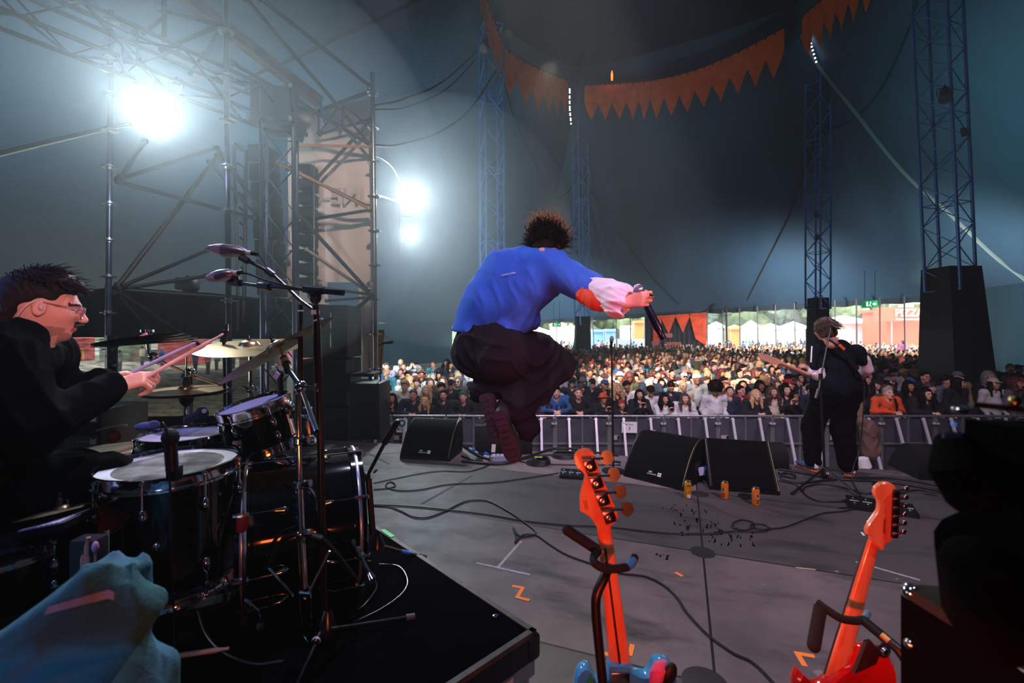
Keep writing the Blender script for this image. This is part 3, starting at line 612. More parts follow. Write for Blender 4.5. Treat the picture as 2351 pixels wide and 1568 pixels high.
for (px, py, R, n, lab) in ((1580, 1208, .2, 16, 'dark splash of spilled drink left of the deck joint'), (1655, 1218, .2, 14, 'brown spill stain right of the deck joint'), (1570, 1170, .16, 12, 'small dark splash behind the big spill'), (1673, 1240, .16, 16, 'brown spill stain below the first one'), (1512, 1277, .06, 5, 'dark round stain left of the floor plate')):
    c = fl(px, py); mb = MB()
    for k in range(n):
        a = rnd.random()*2*PI; r = R*rnd.random()**.7; q = c+Vector((r*math.cos(a)*1.3, r*math.sin(a)*.8, 0)); L_ = .01+.04*rnd.random(); w = .003+.007*rnd.random(); an = .9+.5*rnd.random()
        o = [q+Vector((math.cos(t)*L_*math.cos(an)-math.sin(t)*w*math.sin(an), math.cos(t)*L_*math.sin(an)+math.sin(t)*w*math.cos(an), 0))*(1+.25*math.sin(3*t+k)) - (q*0) for t in [2*PI*j/14 for j in range(14)]]
        o = [q+(p-q)*1.0 for p in o]
        mb.prism(o, (0, 0, .0003+k*.00002), (0, 0, .0005), SPL)
    mb.build('spill', label=lab, cat='spill', kind='stuff')
# ------------------------------------------------------------------ drum riser
RC = Vector((.09, 1.67, 0)); RU = Vector((-.691, .723, 0)).normalized(); RV = Vector((-.723, -.691, 0)).normalized(); RZ = .5
CARP = mat('black_riser_carpet', '020203', 1., bump=.6, bump_s=500, spec=.02, noise_s=6, c2='060608')
LIP = mat('dusty_edge_trim', '54493f', .6, noise_s=25, c2='3c342f'); 
ri = empty('drum_riser', RC+RU*1.2+RV*1.2, 'black carpeted drum riser with dusty metal edge and road-worn aluminium side', 'riser')
A_, B_ = 3.0, 2.6
def rp(a, b, z): return RC+RU*a+RV*b+Vector((0, 0, z))
m = MB(); m.prism([rp(.02, .02, .42), rp(A_, .02, .42), rp(A_, B_, .42), rp(.02, B_, .42)], (0, 0, 0), (0, 0, .08), CARP); m.build('deck', ri)
m = MB(); m.prism([rp(0, 0, .0), rp(A_, 0, 0), rp(A_, .022, 0), rp(0, .022, 0)], (0, 0, .485), (0, 0, .02), LIP); m.prism([rp(0, 0, .0), rp(0, B_, 0), rp(.022, B_, 0), rp(.022, 0, 0)], (0, 0, .485), (0, 0, .02), LIP); m.build('edge_trim', ri)
m = MB()
m.prism([rp(-.004, -.004, 0), rp(A_, -.004, 0), rp(A_, .02, 0), rp(-.004, .02, 0)], (0, 0, .405), (0, 0, .08), BLKP); m.prism([rp(-.004, -.004, 0), rp(-.004, B_, 0), rp(.02, B_, 0), rp(.02, -.004, 0)], (0, 0, .405), (0, 0, .08), BLKP); m.box(rp(.018, .018, .448), (.06, .06, .09), BLKP, Matrix.Rotation(PI/4, 3, 'Z'), .012); m.build('corner_guard', ri)
m = MB()
for z, h in ((.345, .06), (.09, .05)):
    m.prism([rp(.01, 0, 0), rp(A_, 0, 0), rp(A_, .02, 0), rp(.01, .02, 0)], (0, 0, z), (0, 0, h), ALU); m.prism([rp(0, .01, 0), rp(0, B_, 0), rp(.02, B_, 0), rp(.02, .01, 0)], (0, 0, z), (0, 0, h), ALU)
m.build('side_rail', ri)
for a, b in ((.04, .04), (A_-.05, .04), (.04, B_-.05), (A_-.05, B_-.05)):
    m = MB(); m.tube([rp(a, b, 0), rp(a, b, .42)], .03, ALU, 10); m.build('leg', ri)
m = MB(); fr_ = frame(rp(-.0015, .3, .375), RV, (0, 0, 1))
STK = mat('sticker_off_white', 'cfcac4', .7)
for k, (b, t) in enumerate(((.18, 'RENTALS'), (.42, 'STAGE 04'), (.7, 'DECK'))):
    q = rp(-.001, b, .375); m.box(q, (.12, .002, .035), STK, Matrix.Rotation(math.atan2(RV.y, RV.x), 3, 'Z')); 
m.build('sticker', ri)
tape_g = MB(); a = fl(878, 1216, .507); b = fl(902, 1232, .507); d = (b-a).normalized(); n = Vector((-d.y, d.x, 0))*.012; tape_g.prism([a-n, b-n, b+n, a+n], (0, 0, 0), (0, 0, .001), TG); tape_g.build('tape_mark', label='bright green tape on the far edge of the drum riser', cat='tape')
q = fl(1138, 1415, .502); m = MB(); m.lathe([(.011, 0), (.011, .003), (.006, .004), (.006, .001), (0, .001)], CHROME, q, n=16); m.build('deck_bolt', label='small round metal bolt in the carpet near the riser corner', cat='bolt')
# ------------------------------------------------------------------ scaffold at the left
SCF = mat('scaffold_tube_blue_grey', '4c4e66', .35, .6, 8, .35); SCD = mat('scaffold_tube_dark', '0b0c10', .6, .1, 6, .4); SCW = mat('scaffold_tube_rust', '33211c', .65, .1, 9, .3)
def post(px0, y0, px1, y1, d, r, lab, m, every, zb=None):
    a = P(px0, y0, d); b = P(px1, y1, d); dirv = (b-a)/(b.z-a.z)
    zb = 0 if zb is None else zb; b = a+dirv*(zb-a.z); root = empty('scaffold_standard', b, lab, 'scaffold post', 'upright scaffold standards')
    t = MB(); t.tube([b, a], r, m, 12); tb = t.build('tube', root)
    z = b.z+.3; L = (a-b)
    while z < a.z:
        p = b+L*((z-b.z)/L.z); c = MB(); c.lathe([(r*1.05, -.035), (r*1.25, -.035), (r*1.25, -.008), (r*2.6, -.008), (r*2.6, .008), (r*1.25, .008), (r*1.25, .035), (r*1.05, .035)], STEEL, p, (0, 0, 1), 16); c.build('rosette_coupler', tb); z += every
    return root
post(256, 25, 246, 960, 6.5, .036, 'leftmost upright scaffold post beside the bright lamp', SCF, .52)
post(518, -60, 527, 960, 5.7, .034, 'upright scaffold post left of the truss tower, behind the drum microphones', SCF, .56)
post(855, 167, 864, 930, 8.2, .042, 'upright scaffold post at the edge of the white banner', STEEL, .62)
def brace(p, q, d0, d1, r, m, lab, grp='diagonal scaffold braces'):
    a = P(p[0], p[1], d0); b = P(q[0], q[1], d1); root = empty('scaffold_brace', a, lab, 'scaffold tube', grp)
    t = MB(); t.tube([a, b], r, m, 8); t.build('tube', root)
    for c in (a, b): e = MB(); e.ball(c, r*1.6, m, 8); e.build('end_fitting', root)
BR = [((272, 417), (586, 502), 6.5, 7.6, .03, SCD, 'falling right from the left post\'s upper node'), ((270, 413), (494, 341), 6.5, 7.4, .03, SCD, 'rising right from the left post\'s upper node'),
      ((278, 406), (333, 325), 6.5, 6.9, .03, SCD, 'short steep one under the bright lamp'), ((272, 655), (500, 358), 6.5, 7.8, .036, SCW, 'long steep reddish one from the left post\'s lower node'),
      ((285, 655), (475, 576), 6.5, 7.6, .028, SCD, 'gently rising from the left post\'s lower node'), ((276, 663), (474, 634), 6.5, 7.4, .03, SCD, 'almost level from the left post\'s lower node'),
      ((272, 665), (600, 688), 6.5, 7.6, .026, SCD, 'level below the others at the left post\'s lower node'), ((264, 672), (335, 752), 6.5, 7.2, .026, SCD, 'steep falling under the left post\'s lower node'), ((276, 672), (470, 800), 6.5, 7.4, .026, SCD, 'falling behind the small stacked cymbals'),
      ((480, 372), (585, 492), 7.4, 7.6, .026, SCD, 'falling right beside the middle post'), ((498, 340), (590, 470), 7.0, 7.0, .03, SCD, 'thicker falling one right of the middle post'),
      ((662, 387), (846, 475), 7.6, 8.2, .03, SCD, 'crossing the banner to the coupler at half height, upper'), ((640, 374), (846, 478), 7.2, 8.15, .028, mat('brace_warm_lit', 'b88a58', .5, .3), 'warm lit one crossing the banner at half height'),  # the two warm lit tubes carry that light in their base colour
      ((708, 505), (850, 482), 8.3, 8.2, .03, SCD, 'nearly level dark one across the banner'), ((536, 145), (848, 331), 6.6, 8.2, .034, SCD, 'long one from the orange beam to the banner post'), ((727, 410), (854, 274), 8.2, 8.2, .03, SCW, 'rusty rising across the banner top'),
      ((563, -5), (790, 260), 6.0, 8.0, .032, SCD, 'long steep one from the top edge, left of two'), ((597, -5), (848, 197), 6.0, 8.2, .034, SCD, 'long steep one from the top edge, right of two'), ((689, 270), (848, 211), 8.3, 8.2, .034, SCD, 'top frame tube of the banner'),
      ((735, 308), (854, 273), 8.3, 8.2, .026, SCD, 'second frame tube of the banner'), ((733, 306), (784, 236), 8.3, 8.25, .02, SCD, 'short lattice piece in the banner frame, rising'), ((784, 238), (838, 282), 8.25, 8.2, .02, SCD, 'short lattice piece in the banner frame, falling'),
      ((776, 245), (848, 330), 8.2, 8.2, .028, SCD, 'short one falling to the banner post'), ((732, 265), (732, 306), 8.3, 8.3, .022, SCD, 'short upright in the banner frame, left'), ((787, 235), (787, 290), 8.25, 8.25, .022, SCD, 'short upright in the banner frame, right'),
      ((689, 497), (846, 668), 7.6, 8.2, .034, SCW, 'steep falling across the middle of the banner'), ((704, 573), (842, 668), 8.0, 8.2, .028, mat('brace_pale', '8d7d72', .5, .3), 'pale one falling to the lower banner node'), ((685, 333), (854, 337), 8.0, 8.2, .026, mat('brace_warm_lit', 'b88a58', .5, .3), 'level warm lit one across the banner top'),
      ((750, 690), (842, 683), 8.4, 8.2, .026, STEEL, 'level pale one in front of the opening'), ((739, 775), (856, 677), 7.2, 8.2, .034, SCW, 'thick one rising over the black speakers'), ((681, 653), (850, 676), 7.8, 8.2, .026, SCD, 'nearly level one above the black speakers'),
      ((370, 20), (510, 60), 5.6, 5.7, .03, SCD, 'upper level one near the top edge'), ((330, 75), (378, 40), 5.6, 5.6, .024, SCD, 'short one near the top edge'), ((500, 60), (372, 115), 5.7, 5.6, .026, SCD, 'falling left from the middle post near the top edge'),
      ((504, 66), (440, 170), 5.7, 6.2, .026, mat('blue_tube', '24476e', .5, .4), 'blue one falling left of the middle post'), ((378, -10), (378, 90), 5.6, 5.6, .03, SCD, 'short upright near the top edge')]
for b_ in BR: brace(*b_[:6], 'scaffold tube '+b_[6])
ORM = mat('rusty_orange_beam', '8c3a22', .7, noise_s=5, c2='6b2a1a')
m = MB(); a = P(395, -30, 6.3); b = P(735, 236, 8.0); d = (b-a).normalized(); u, w = orth(d)
m.box((a+b)/2, (.17, .17, (b-a).length), ORM, (b-a).to_track_quat('Z', 'Y')); bo = m.build('sling_beam', label='rusty orange beam sloping down behind the scaffold to the banner', cat='beam')
m = MB(); m.tube(spline([P(732, 222, 8), P(738, 250, 7.9), P(742, 262, 7.9), P(748, 285, 7.9)], 6), .03, mat('blue_ratchet_strap', '2a6cb0', .7), 6); m.build('ratchet_strap', label='blue strap hanging at the end of the orange beam', cat='strap')
# box truss carrying the bright lamp
tr = empty('lighting_truss', (-3.9, 5.4, 4.5), 'long black box truss at upper left holding the bright stage lamp', 'truss')
ch = [MB() for _ in range(4)]; web = MB(); a = Vector((-3.30, 6.55, 4.70)); b = a+Vector((-.53, -.85, .0)).normalized()*6.2
truss(ch, web, a, b, .40, .026, .012, .42, DARKTRUSS)
for c in ch: c.build('main_tube', tr)
web.build('lattice', tr)
m = MB()
for k in range(3):
    q = [a.lerp(b, i/14)+Vector((.05*math.sin(i*1.3+k), 0, .21+.03*math.sin(i*2.1+k))) for i in range(15)]; m.tube(spline(q, 3), .013, CABLE, 5)
m.build('cable_loom', label='bundle of black cables laid along the top of the truss', cat='cable')
tw = empty('truss_tower', (-3.30, 6.5, 0), 'upright aluminium truss tower under the right end of the black truss', 'truss tower')
ch = [MB() for _ in range(4)]; web = MB(); truss(ch, web, (-3.30, 6.5, 0.02), (-3.32, 6.5, 4.95), .40, .027, .010, .5, mat('tower_aluminium', '7b83a0', .3, .85), twist=.33)
for c in ch: c.build('main_tube', tw)
web.build('lattice', tw); m = MB(); m.box((-3.31, 6.5, 4.72), (.56, .56, .5), BLKM, bevel=.03); m.build('sleeve_block', tw)
m = MB()
for z in (4.5, 4.95):
    for sx in (-.2, .2): m.ball((-3.31+sx*1.4, 6.2, z), .035, STEEL, 10)
m.build('pivot_bolts', tw, kind='stuff')
# lamps
LENS = mat('lit_lamp_lens', 'ffffff', .3, emit=90); LENSO = mat('dark_lamp_lens', '101216', .05)
can_lamp(LAMP1+Vector((-.02, .06, .02)), .15, .38, (.42, -.62, -.66), 'bright white moving stage lamp hanging from the black truss', mat('dark_lamp_body', '1d1f26', .5), LENS)
can_lamp(P(404, 205, 4.6), .05, .14, (.3, -.5, -.6), 'small clamp lamp right of the bright lamp on the truss', STEEL)
m = MB(); m.tube([P(330, 182, 4.4), P(330, 200, 4.4)], .05, BLKM, 8); m.tube([P(272, 132, 4.5), P(278, 150, 4.4), P(290, 170, 4.4), P(320, 186, 4.4)], .012, CABLE, 6); m.tube([P(277, 128, 4.5), P(286, 160, 4.4), P(310, 178, 4.4)], .009, mat('violet_cable', '4a3f9c', .5), 6); m.build('lamp_cable', label='looping power leads beside the bright lamp on the truss', cat='cable')
m = MB(); m.box(P(251, 158, 6.4), (.22, .12, .035), STEEL); m.build('clamp_plate', label='flat metal plate on top of the leftmost scaffold post', cat='plate')
can_lamp(P(708, 292, 6.6), .24, .5, (.75, .4, -.3), 'big black unlit moving lamp at the right end of the truss', BLKM, LENSO)
dl = can_lamp(LAMP2, .17, .4, (.35, -.9, -.2), 'glowing white lamp right of the banner, upper of two', HOUS, LENS)
can_lamp(LAMP3, .13, .3, (.35, -.9, -.2), 'round white lamp right of the banner, lower of two', HOUS, LENS)
m = MB(); m.tube([P(918, 465, 11.6), P(918, 600, 11.6)], .025, HOUS, 8); m.tube([P(915, 497, 11.6), P(945, 497, 11.6)], .02, HOUS, 8); m.tube([P(918, 465, 11.6), P(866, 447, 9)], .02, HOUS, 6); m.build('lamp_hanger', label='thin frame holding the two white lamps right of the banner', cat='frame')
# ------------------------------------------------------------------ banner, drapes, PA
BAN = mat('white_banner_cloth', 'e4d6cf', 1., spec=0, bump=.35, bump_s=1.6, stretch=(1, 1, .25)); 
bn = empty('scrim_banner', P(780, 860, 8.45), 'tall white cloth banner behind the scaffold, faint reversed lettering', 'banner')
def cloth(poly, nx=14, nz=26, amp=.03, seed=0):
    """poly: four corners (tl, tr, br, bl); returns verts, faces with folds"""
    tl, tr_, br, bl = [Vector(p) for p in poly]; v = []
    for i in range(nx+1):
        for j in range(nz+1):
            s, t = i/nx, j/nz; p = tl.lerp(tr_, s).lerp(bl.lerp(br, s), t)
            p.y += amp*math.sin(s*9+t*4+seed)+amp*.6*math.sin(s*17-t*7+seed*2); v.append(p)
    return v, [(i*(nz+1)+j, (i+1)*(nz+1)+j, (i+1)*(nz+1)+j+1, i*(nz+1)+j+1) for i in range(nx) for j in range(nz)]
m = MB(); m.add(*cloth([P(660, 283, 8.6), P(862, 215, 8.6), P(862, 650, 8.6), P(660, 645, 8.6)]), BAN)
m.add(*cloth([P(660, 644, 8.62), P(752, 646, 8.62), P(756, 700, 8.62), P(660, 700, 8.62)], 8, 8), BAN)
m.add(*cloth([P(822, 648, 8.6), P(862, 648, 8.6), P(862, 858, 8.6), P(834, 858, 8.6)], 6, 16), BAN)
m.add(*cloth([P(798, 728, 8.64), P(826, 720, 8.64), P(832, 765, 8.64), P(798, 762, 8.64)], 6, 6), BAN); m.build('cloth', bn)
m = MB(); text_mesh(m, 'LINE-UP', .42, mat('faint_grey_print', 'c9bab5', .85), frame(P(772, 452, 8.52), (-1, 0, 0), (0, 0, 1)), .004, True); m.build('lettering', bn)
FAB = mat('black_stage_drape', '0d1116', .95, spec=.1, bump=.4, bump_s=3)
def drape(px0, px1, ytops, ybot, d, lab, name='stage_drape', amp=.05):
    n = 60; v = []; m = MB()
    for i in range(n+1):
        s = i/n; px = px0+(px1-px0)*s; k = s*(len(ytops)-1); j = min(int(k), len(ytops)-2); yt = ytops[j]+(ytops[j+1]-ytops[j])*(k-j)
        a = P(px, yt, d); b = P(px, ybot, d); off = amp*math.sin(i*1.1)
        v += [a+Vector((0, off, 0)), b+Vector((0, off*1.3, 0))]
    m.add(v, [(2*i, 2*i+2, 2*i+3, 2*i+1) for i in range(n)], FAB); return m.build(name, label=lab, cat='drape')
drape(-260, 262, [760, 715, 700, 690, 655], 775, 8.0, 'black drape behind the drummer, left of the scaffold post'); drape(240, 800, [654, 662, 668, 672, 680, 690, 697, 704], 778, 8.1, 'black drape stretched behind the cymbals')
# mesh windbreak below the drape: fine net with gaps
net = bpy.data.materials.new('brown_windbreak_net'); net.use_nodes = True; nt = net.node_tree; N = nt.nodes; L = nt.links; b = N['Principled BSDF']; b.inputs['Base Color'].default_value = srgb('4a3f30'); b.inputs['Roughness'].default_value = .9
tp = N.new('ShaderNodeBsdfTransparent'); mxs = N.new('ShaderNodeMixShader'); tc = N.new('ShaderNodeTexCoord'); nn = N.new('ShaderNodeTexNoise'); nn.inputs['Scale'].default_value = 5; mp = N.new('ShaderNodeMapping'); mp.inputs['Scale'].default_value = (1, 1, 6); L.new(tc.outputs['Object'], mp.inputs[0]); L.new(mp.outputs[0], nn.inputs[0])
r = N.new('ShaderNodeMapRange'); r.inputs[1].default_value = .3; r.inputs[2].default_value = .7; r.inputs[3].default_value = .66; r.inputs[4].default_value = .9; L.new(nn.outputs[0], r.inputs[0]); L.new(r.outputs[0], mxs.inputs[0]); L.new(tp.outputs[0], mxs.inputs[1]); L.new(b.outputs[0], mxs.inputs[2]); L.new(mxs.outputs[0], N['Material Output'].inputs['Surface'])
m = MB(); m.add(*cloth([P(-250, 774, 8.05), P(660, 777, 8.15), P(660, 960, 8.15), P(-250, 960, 8.05)], 50, 10, .03), net); m.build('windbreak_net', label='brown see-through mesh screen behind the drum kit', cat='mesh screen')
m = MB(); v, f = cloth([P(-250, 955, 7.9), P(700, 955, 7.9), P(700, 1110, 7.9), P(-250, 1110, 7.9)], 40, 6, .03); m.add(v, f, FAB); m.build('stage_drape', label='low black cloth along the stage side behind the drums', cat='drape')
# festival things seen through the mesh and the gap
rnd = random.Random(11)
for i in range(16):
    px = 120+i*46; d = 36+rnd.random()*14; x = (px-CX)/F*d
    m = MB(); c = mat('outside_%d' % (i % 6), ['b33a34', 'c9a02c', 'cfd3d6', '5b6d49', '6a5136', '3f4e66'][i % 6], .8)
    if i % 3 == 0: 
        m.add([(x-1.5, d, .9), (x+1.5, d, .9), (x+1.5, d+3, .9), (x-1.5, d+3, .9), (x, d+1.5, 1.9)], [(0, 1, 4), (1, 2, 4), (2, 3, 4), (3, 0, 4)], c, False); m.box((x, d+1.5, -.2), (2.8, 2.6, 2.2), c)
        m.build('market_stall', label='%s tented stall seen through the mesh, %s' % (['red', 'white', 'brown'][(i//3) % 3] if i % 6 in (0, 2, 4) else 'green', ['behind the drummer\'s face', 'left of the stacked cymbals', 'under the stacked cymbals', 'above the hi-hat', 'behind the drum sticks', 'behind the ride cymbal'][i//3]), cat='stall')
    else:
        m.box((x, d, GZ+.55), (2.2, .1, 1.1), c, bevel=.05); m.tube([(x-1, d, GZ), (x-1, d, GZ+2.2)], .04, STEEL, 5)
        m.build('site_sign', label='%s board on a post seen through the mesh, near photo column %s' % (['red', 'yellow', 'pale', 'green', 'brown', 'blue'][i % 6], ['far left', 'left', 'left of the hi-hat', 'behind the hi-hat', 'right of the hi-hat', 'by the middle post', 'behind the cymbals', 'by the truss tower'][min(7, i//2)]), cat='sign')
# PA and black cases
GRILL = mat('black_speaker_grille', '0a0c10', .6, bump=.5, bump_s=400, spec=.3); BOXM = mat('black_speaker_cabinet', '0b0d12', .55, noise_s=4, c2='10131a')
def cabinet(px0, px1, y0, y1, d, dep, lab, handle=True, name='speaker_cabinet', rz=0):
    a = P(px0, y0, d); b = P(px1, y1, d); c = Vector(((a.x+b.x)/2, d+dep/2, (a.z+b.z)/2)); root = empty(name, (c.x, c.y, b.z), lab, 'speaker', 'black speaker cabinets beside the stage')
    m = MB(); R = Matrix.Rotation(rz, 3, 'Z'); m.box(c, (b.x-a.x, dep, a.z-b.z), BOXM, R, bevel=.02); m.build('cabinet', root)
    g = MB(); g.box(c+R @ Vector((0, -dep/2-.006, 0)), ((b.x-a.x)*.9, .012, (a.z-b.z)*.88), GRILL, R, .004); g.build('grille', root)
    if handle:
        h = MB(); x = c.x+(b.x-a.x)*.18; y = d-.04
        h.tube([(x, y, c.z-.3*(a.z-b.z)), (x, y, c.z+.35*(a.z-b.z))], .018, STEEL, 8); h.build('handle_bar', root)
    return root
cabinet(688, 798, 700, 822, 7.4, .7, 'upper black speaker cabinet in front of the white banner')
cabinet(684, 795, 826, 935, 7.4, .75, 'middle black speaker cabinet of the stack under the banner', False)
cabinet(680, 800, 938, 1030, 7.3, .8, 'bottom black speaker cabinet of the stack under the banner', False)
cabinet(800, 872, 880, 1010, 6.9, .6, 'black cabinet right of the stack, next to the crowd barrier', False)
m = MB(); m.box(P(826, 858, 7.6), (.62, .5, .05), BLKM); 
for px in (800, 850): m.tube([P(px, 860, 7.4), P(px, 900, 7.4)], .03, BLKM, 6)
m.build('flat_platform', label='thin black platform right of the speaker stack', cat='platform')
# hanging line array behind the tower
for i in range(9):
    y0 = 330+i*44; c = cabinet(568+i*3, 612+i*3, y0, y0+40, 7.9, .45, 'hanging black line array speaker box, %s' % ['topmost of nine', 'second from top', 'third from top', 'fourth from top', 'fifth, at the middle of nine', 'fourth from bottom', 'third from bottom', 'second from bottom', 'lowest of nine'][i], False, 'line_array_speaker'); c['group'] = 'line array speakers hanging behind the truss tower'
for k, (x0, y0) in enumerate(((690, 395),)):
    for i in range(9):
        a = P(x0+18, y0+i*32, 8.35); m = MB(); m.box(a, (.26, .3, .2), BOXM, bevel=.02); m.box(a+Vector((0, -.16, 0)), (.22, .02, .16), GRILL); m.tube([a+Vector((.15, -.1, -.13)), a+Vector((.15, -.1, .13))], .012, STEEL, 6)
        m.build('small_speaker_box', label='small dark speaker box in the column at the banner\'s left edge, %s' % ['topmost', 'second down', 'third down', 'fourth down', 'middle one', 'fourth up', 'third up', 'second up', 'lowest'][i], cat='speaker', group='column of small speaker boxes at the banner edge')
m = MB(); m.tube([P(540, 330, 7.9), P(565, 345, 7.9), P(560, 740, 7.9)], .03, DARKTRUSS, 6)
for i in range(12): m.tube([P(545+i, 340+i*34, 7.9), P(562, 350+i*34, 7.9)], .018, DARKTRUSS, 5)
m.tube([P(538, 335, 7.9), P(548, 760, 7.9)], .026, DARKTRUSS, 6); m.build('rigging_ladder', label='dark ladder-like rigging left of the truss tower', cat='rigging')
m = MB(); m.box(P(430, 652, 7.6), (.3, .22, .2), BLKM, bevel=.03); m.prism([P(415, 660, 7.5), P(448, 660, 7.5), P(442, 674, 7.5), P(424, 678, 7.5)], (0, 0, 0), (0, .1, 0), BLKM); m.tube([P(430, 640, 7.6), P(430, 632, 7.6)], .02, BLKM, 6); m.build('small_fixture', label='small black fixture silhouetted left of the drum microphones', cat='lamp')
# black shape of cable-hung gear at left post foot
m = MB(); rnd = random.Random(9)
for i in range(26): m.ball(P(244+rnd.random()*26, 780+rnd.random()*130, 6.42), .016+.02*rnd.random(), STEEL if i % 4 == 0 else BLKM, 7)
m.tube([P(256, 770, 6.46), P(256, 915, 6.46)], .07, BLKM, 8); m.build('hanging_connectors', label='bundle of black connectors strapped to the leftmost scaffold post', cat='connectors')
# ================================================================== BARRIER AND STAGE FLOOR GEAR
BD = 9.0; BZ = -.08
PERF = mat('perforated_barrier_panel', '5a5866', .5, .6, 3, .35, bump=.5, bump_s=300)
BARW = mat('bright_barrier_strut', 'd8d5da', .35, .3); KICK = mat('tan_kick_plate', 'b79c72', .6)
sw = 1.075; x0 = -3.45
for i in range(13):
    xa = x0+sw*i; root = empty('crowd_barrier', (xa+sw/2, BD, GZ), 'silver crowd barrier panel %s' % ['beside the black speaker cabinet at the left end', 'behind the left wedge monitor', 'with the safety notice, right of the left wedge', 'behind the jumping singer\'s shoes', 'right of the singer\'s shoes', 'in front of the blue striped shirt', 'with the numbered white notice', 'behind the curved wedge monitor', 'behind the flat wedge monitor', 'left of the guitarist\'s legs', 'behind the guitarist\'s legs', 'below the orange hoodie', 'at the right end by the dark gear'][i], 'barrier', 'crowd barrier panels along the front')
    m = MB(); m.tube([(xa+.01, BD, BZ), (xa+sw-.01, BD, BZ)], .024, ALU, 10); m.build('top_rail', root)
    m = MB(); m.box((xa+sw/2, BD+.02, (BZ+GZ)/2-.02), (sw-.07, .012, BZ-GZ-.06), PERF); m.build('panel', root)
    m = MB()
    for x in (xa+.02, xa+sw-.02): m.box((x, BD+.02, (BZ+GZ)/2), (.04, .05, BZ-GZ-.03), ALU)
    m.box((xa+sw/2, BD-.01, -.62), (sw-.06, .035, .035), ALU); m.box((xa+sw/2, BD+.0, -.35), (.03, .03, .5), ALU); m.box((xa+sw/2, BD+.0, -.95), (.03, .03, .6), ALU); m.build('frame', root)
    m = MB(); m.box((xa+sw/2, BD-.02, GZ+.08), (sw-.03, .05, .12), KICK); m.build('kick_plate', root)
    for x in (xa+.27, xa+.8):
        m = MB(); a = Vector((x, BD-.03, BZ-.03)); b = Vector((x, BD-.42, GZ+.03)); m.box((a+b)/2, (.045, .03, (b-a).length), BARW, (b-a).to_track_quat('Z', 'X').to_matrix() @ Matrix.Rotation(PI/2, 3, 'Z')); m.tube([a+Vector((-.04, 0, -.03)), a+Vector((.04, 0, -.03))], .012, STEEL, 6); m.build('strut', root)
    m = MB(); m.box((xa+sw-.02, BD-.03, -.22), (.1, .05, .035), BARW); m.tube([(xa+sw-.02, BD-.03, -.12), (xa+sw-.02, BD-.03, -.22)], .03, ALU, 8); m.build('latch', root)
    if i % 2: m = MB(); m.box((xa+.12, BD-.022, -.5), (.14, .008, .09), mat('maker_plate', 'a59c96', .6)); m.box((xa+.17, BD-.028, -.5), (.04, .008, .07), BLKP); m.build('maker_plate', root)
def notice(px, py, w, h, lab, lines, rot=0, d=8.92, bg=WHITE):
    o = P(px, py, d); r = empty('notice', o, lab, 'sign'); m = MB(); m.box(o, (w, .006, h), bg, Matrix.Rotation(rot, 3, 'Y')); m.build('sheet', r)
    t = MB()
    for body, s, dz, col in lines: text_mesh(t, body, s, col, frame(o+Vector((0, -.006, dz)), (math.cos(rot), 0, -math.sin(rot)), (0, 0, 1)), .001)
    t.build('lettering', r); return r
INK = mat('black_ink', '14141a', .7); 
notice(1445, 981, .3, .215, 'white paper notice on the barrier reading Pit Team 3', [('Pit Team', .042, .055, INK), ('3', .09, -.025, INK)], .02)
notice(1491, 1001, .23, .23, 'white printed notice on the barrier right of the numbered one', [('Notice', .035, .07, INK), ('__________', .025, .035, INK), ('__________', .025, 0, INK), ('Important', .032, -.075, mat('orange_ink', 'b8552a', .7))], .03)
r = notice(923, 977, .2, .27, 'white safety notice with round teal symbol on the barrier left', [('HEARING', .026, -.06, INK), ('PROTECTION', .024, -.09, INK)], .06)
m = MB(); o = P(923, 971, 8.9); m.lathe([(.07, 0), (.07, .004), (0, .004)], mat('teal_symbol', '2e7f86', .6), o, (0, -1, 0), 24); m.lathe([(.03, .004), (.03, .008), (0, .008)], WHITE, o, (0, -1, 0), 16); m.build('symbol', r)
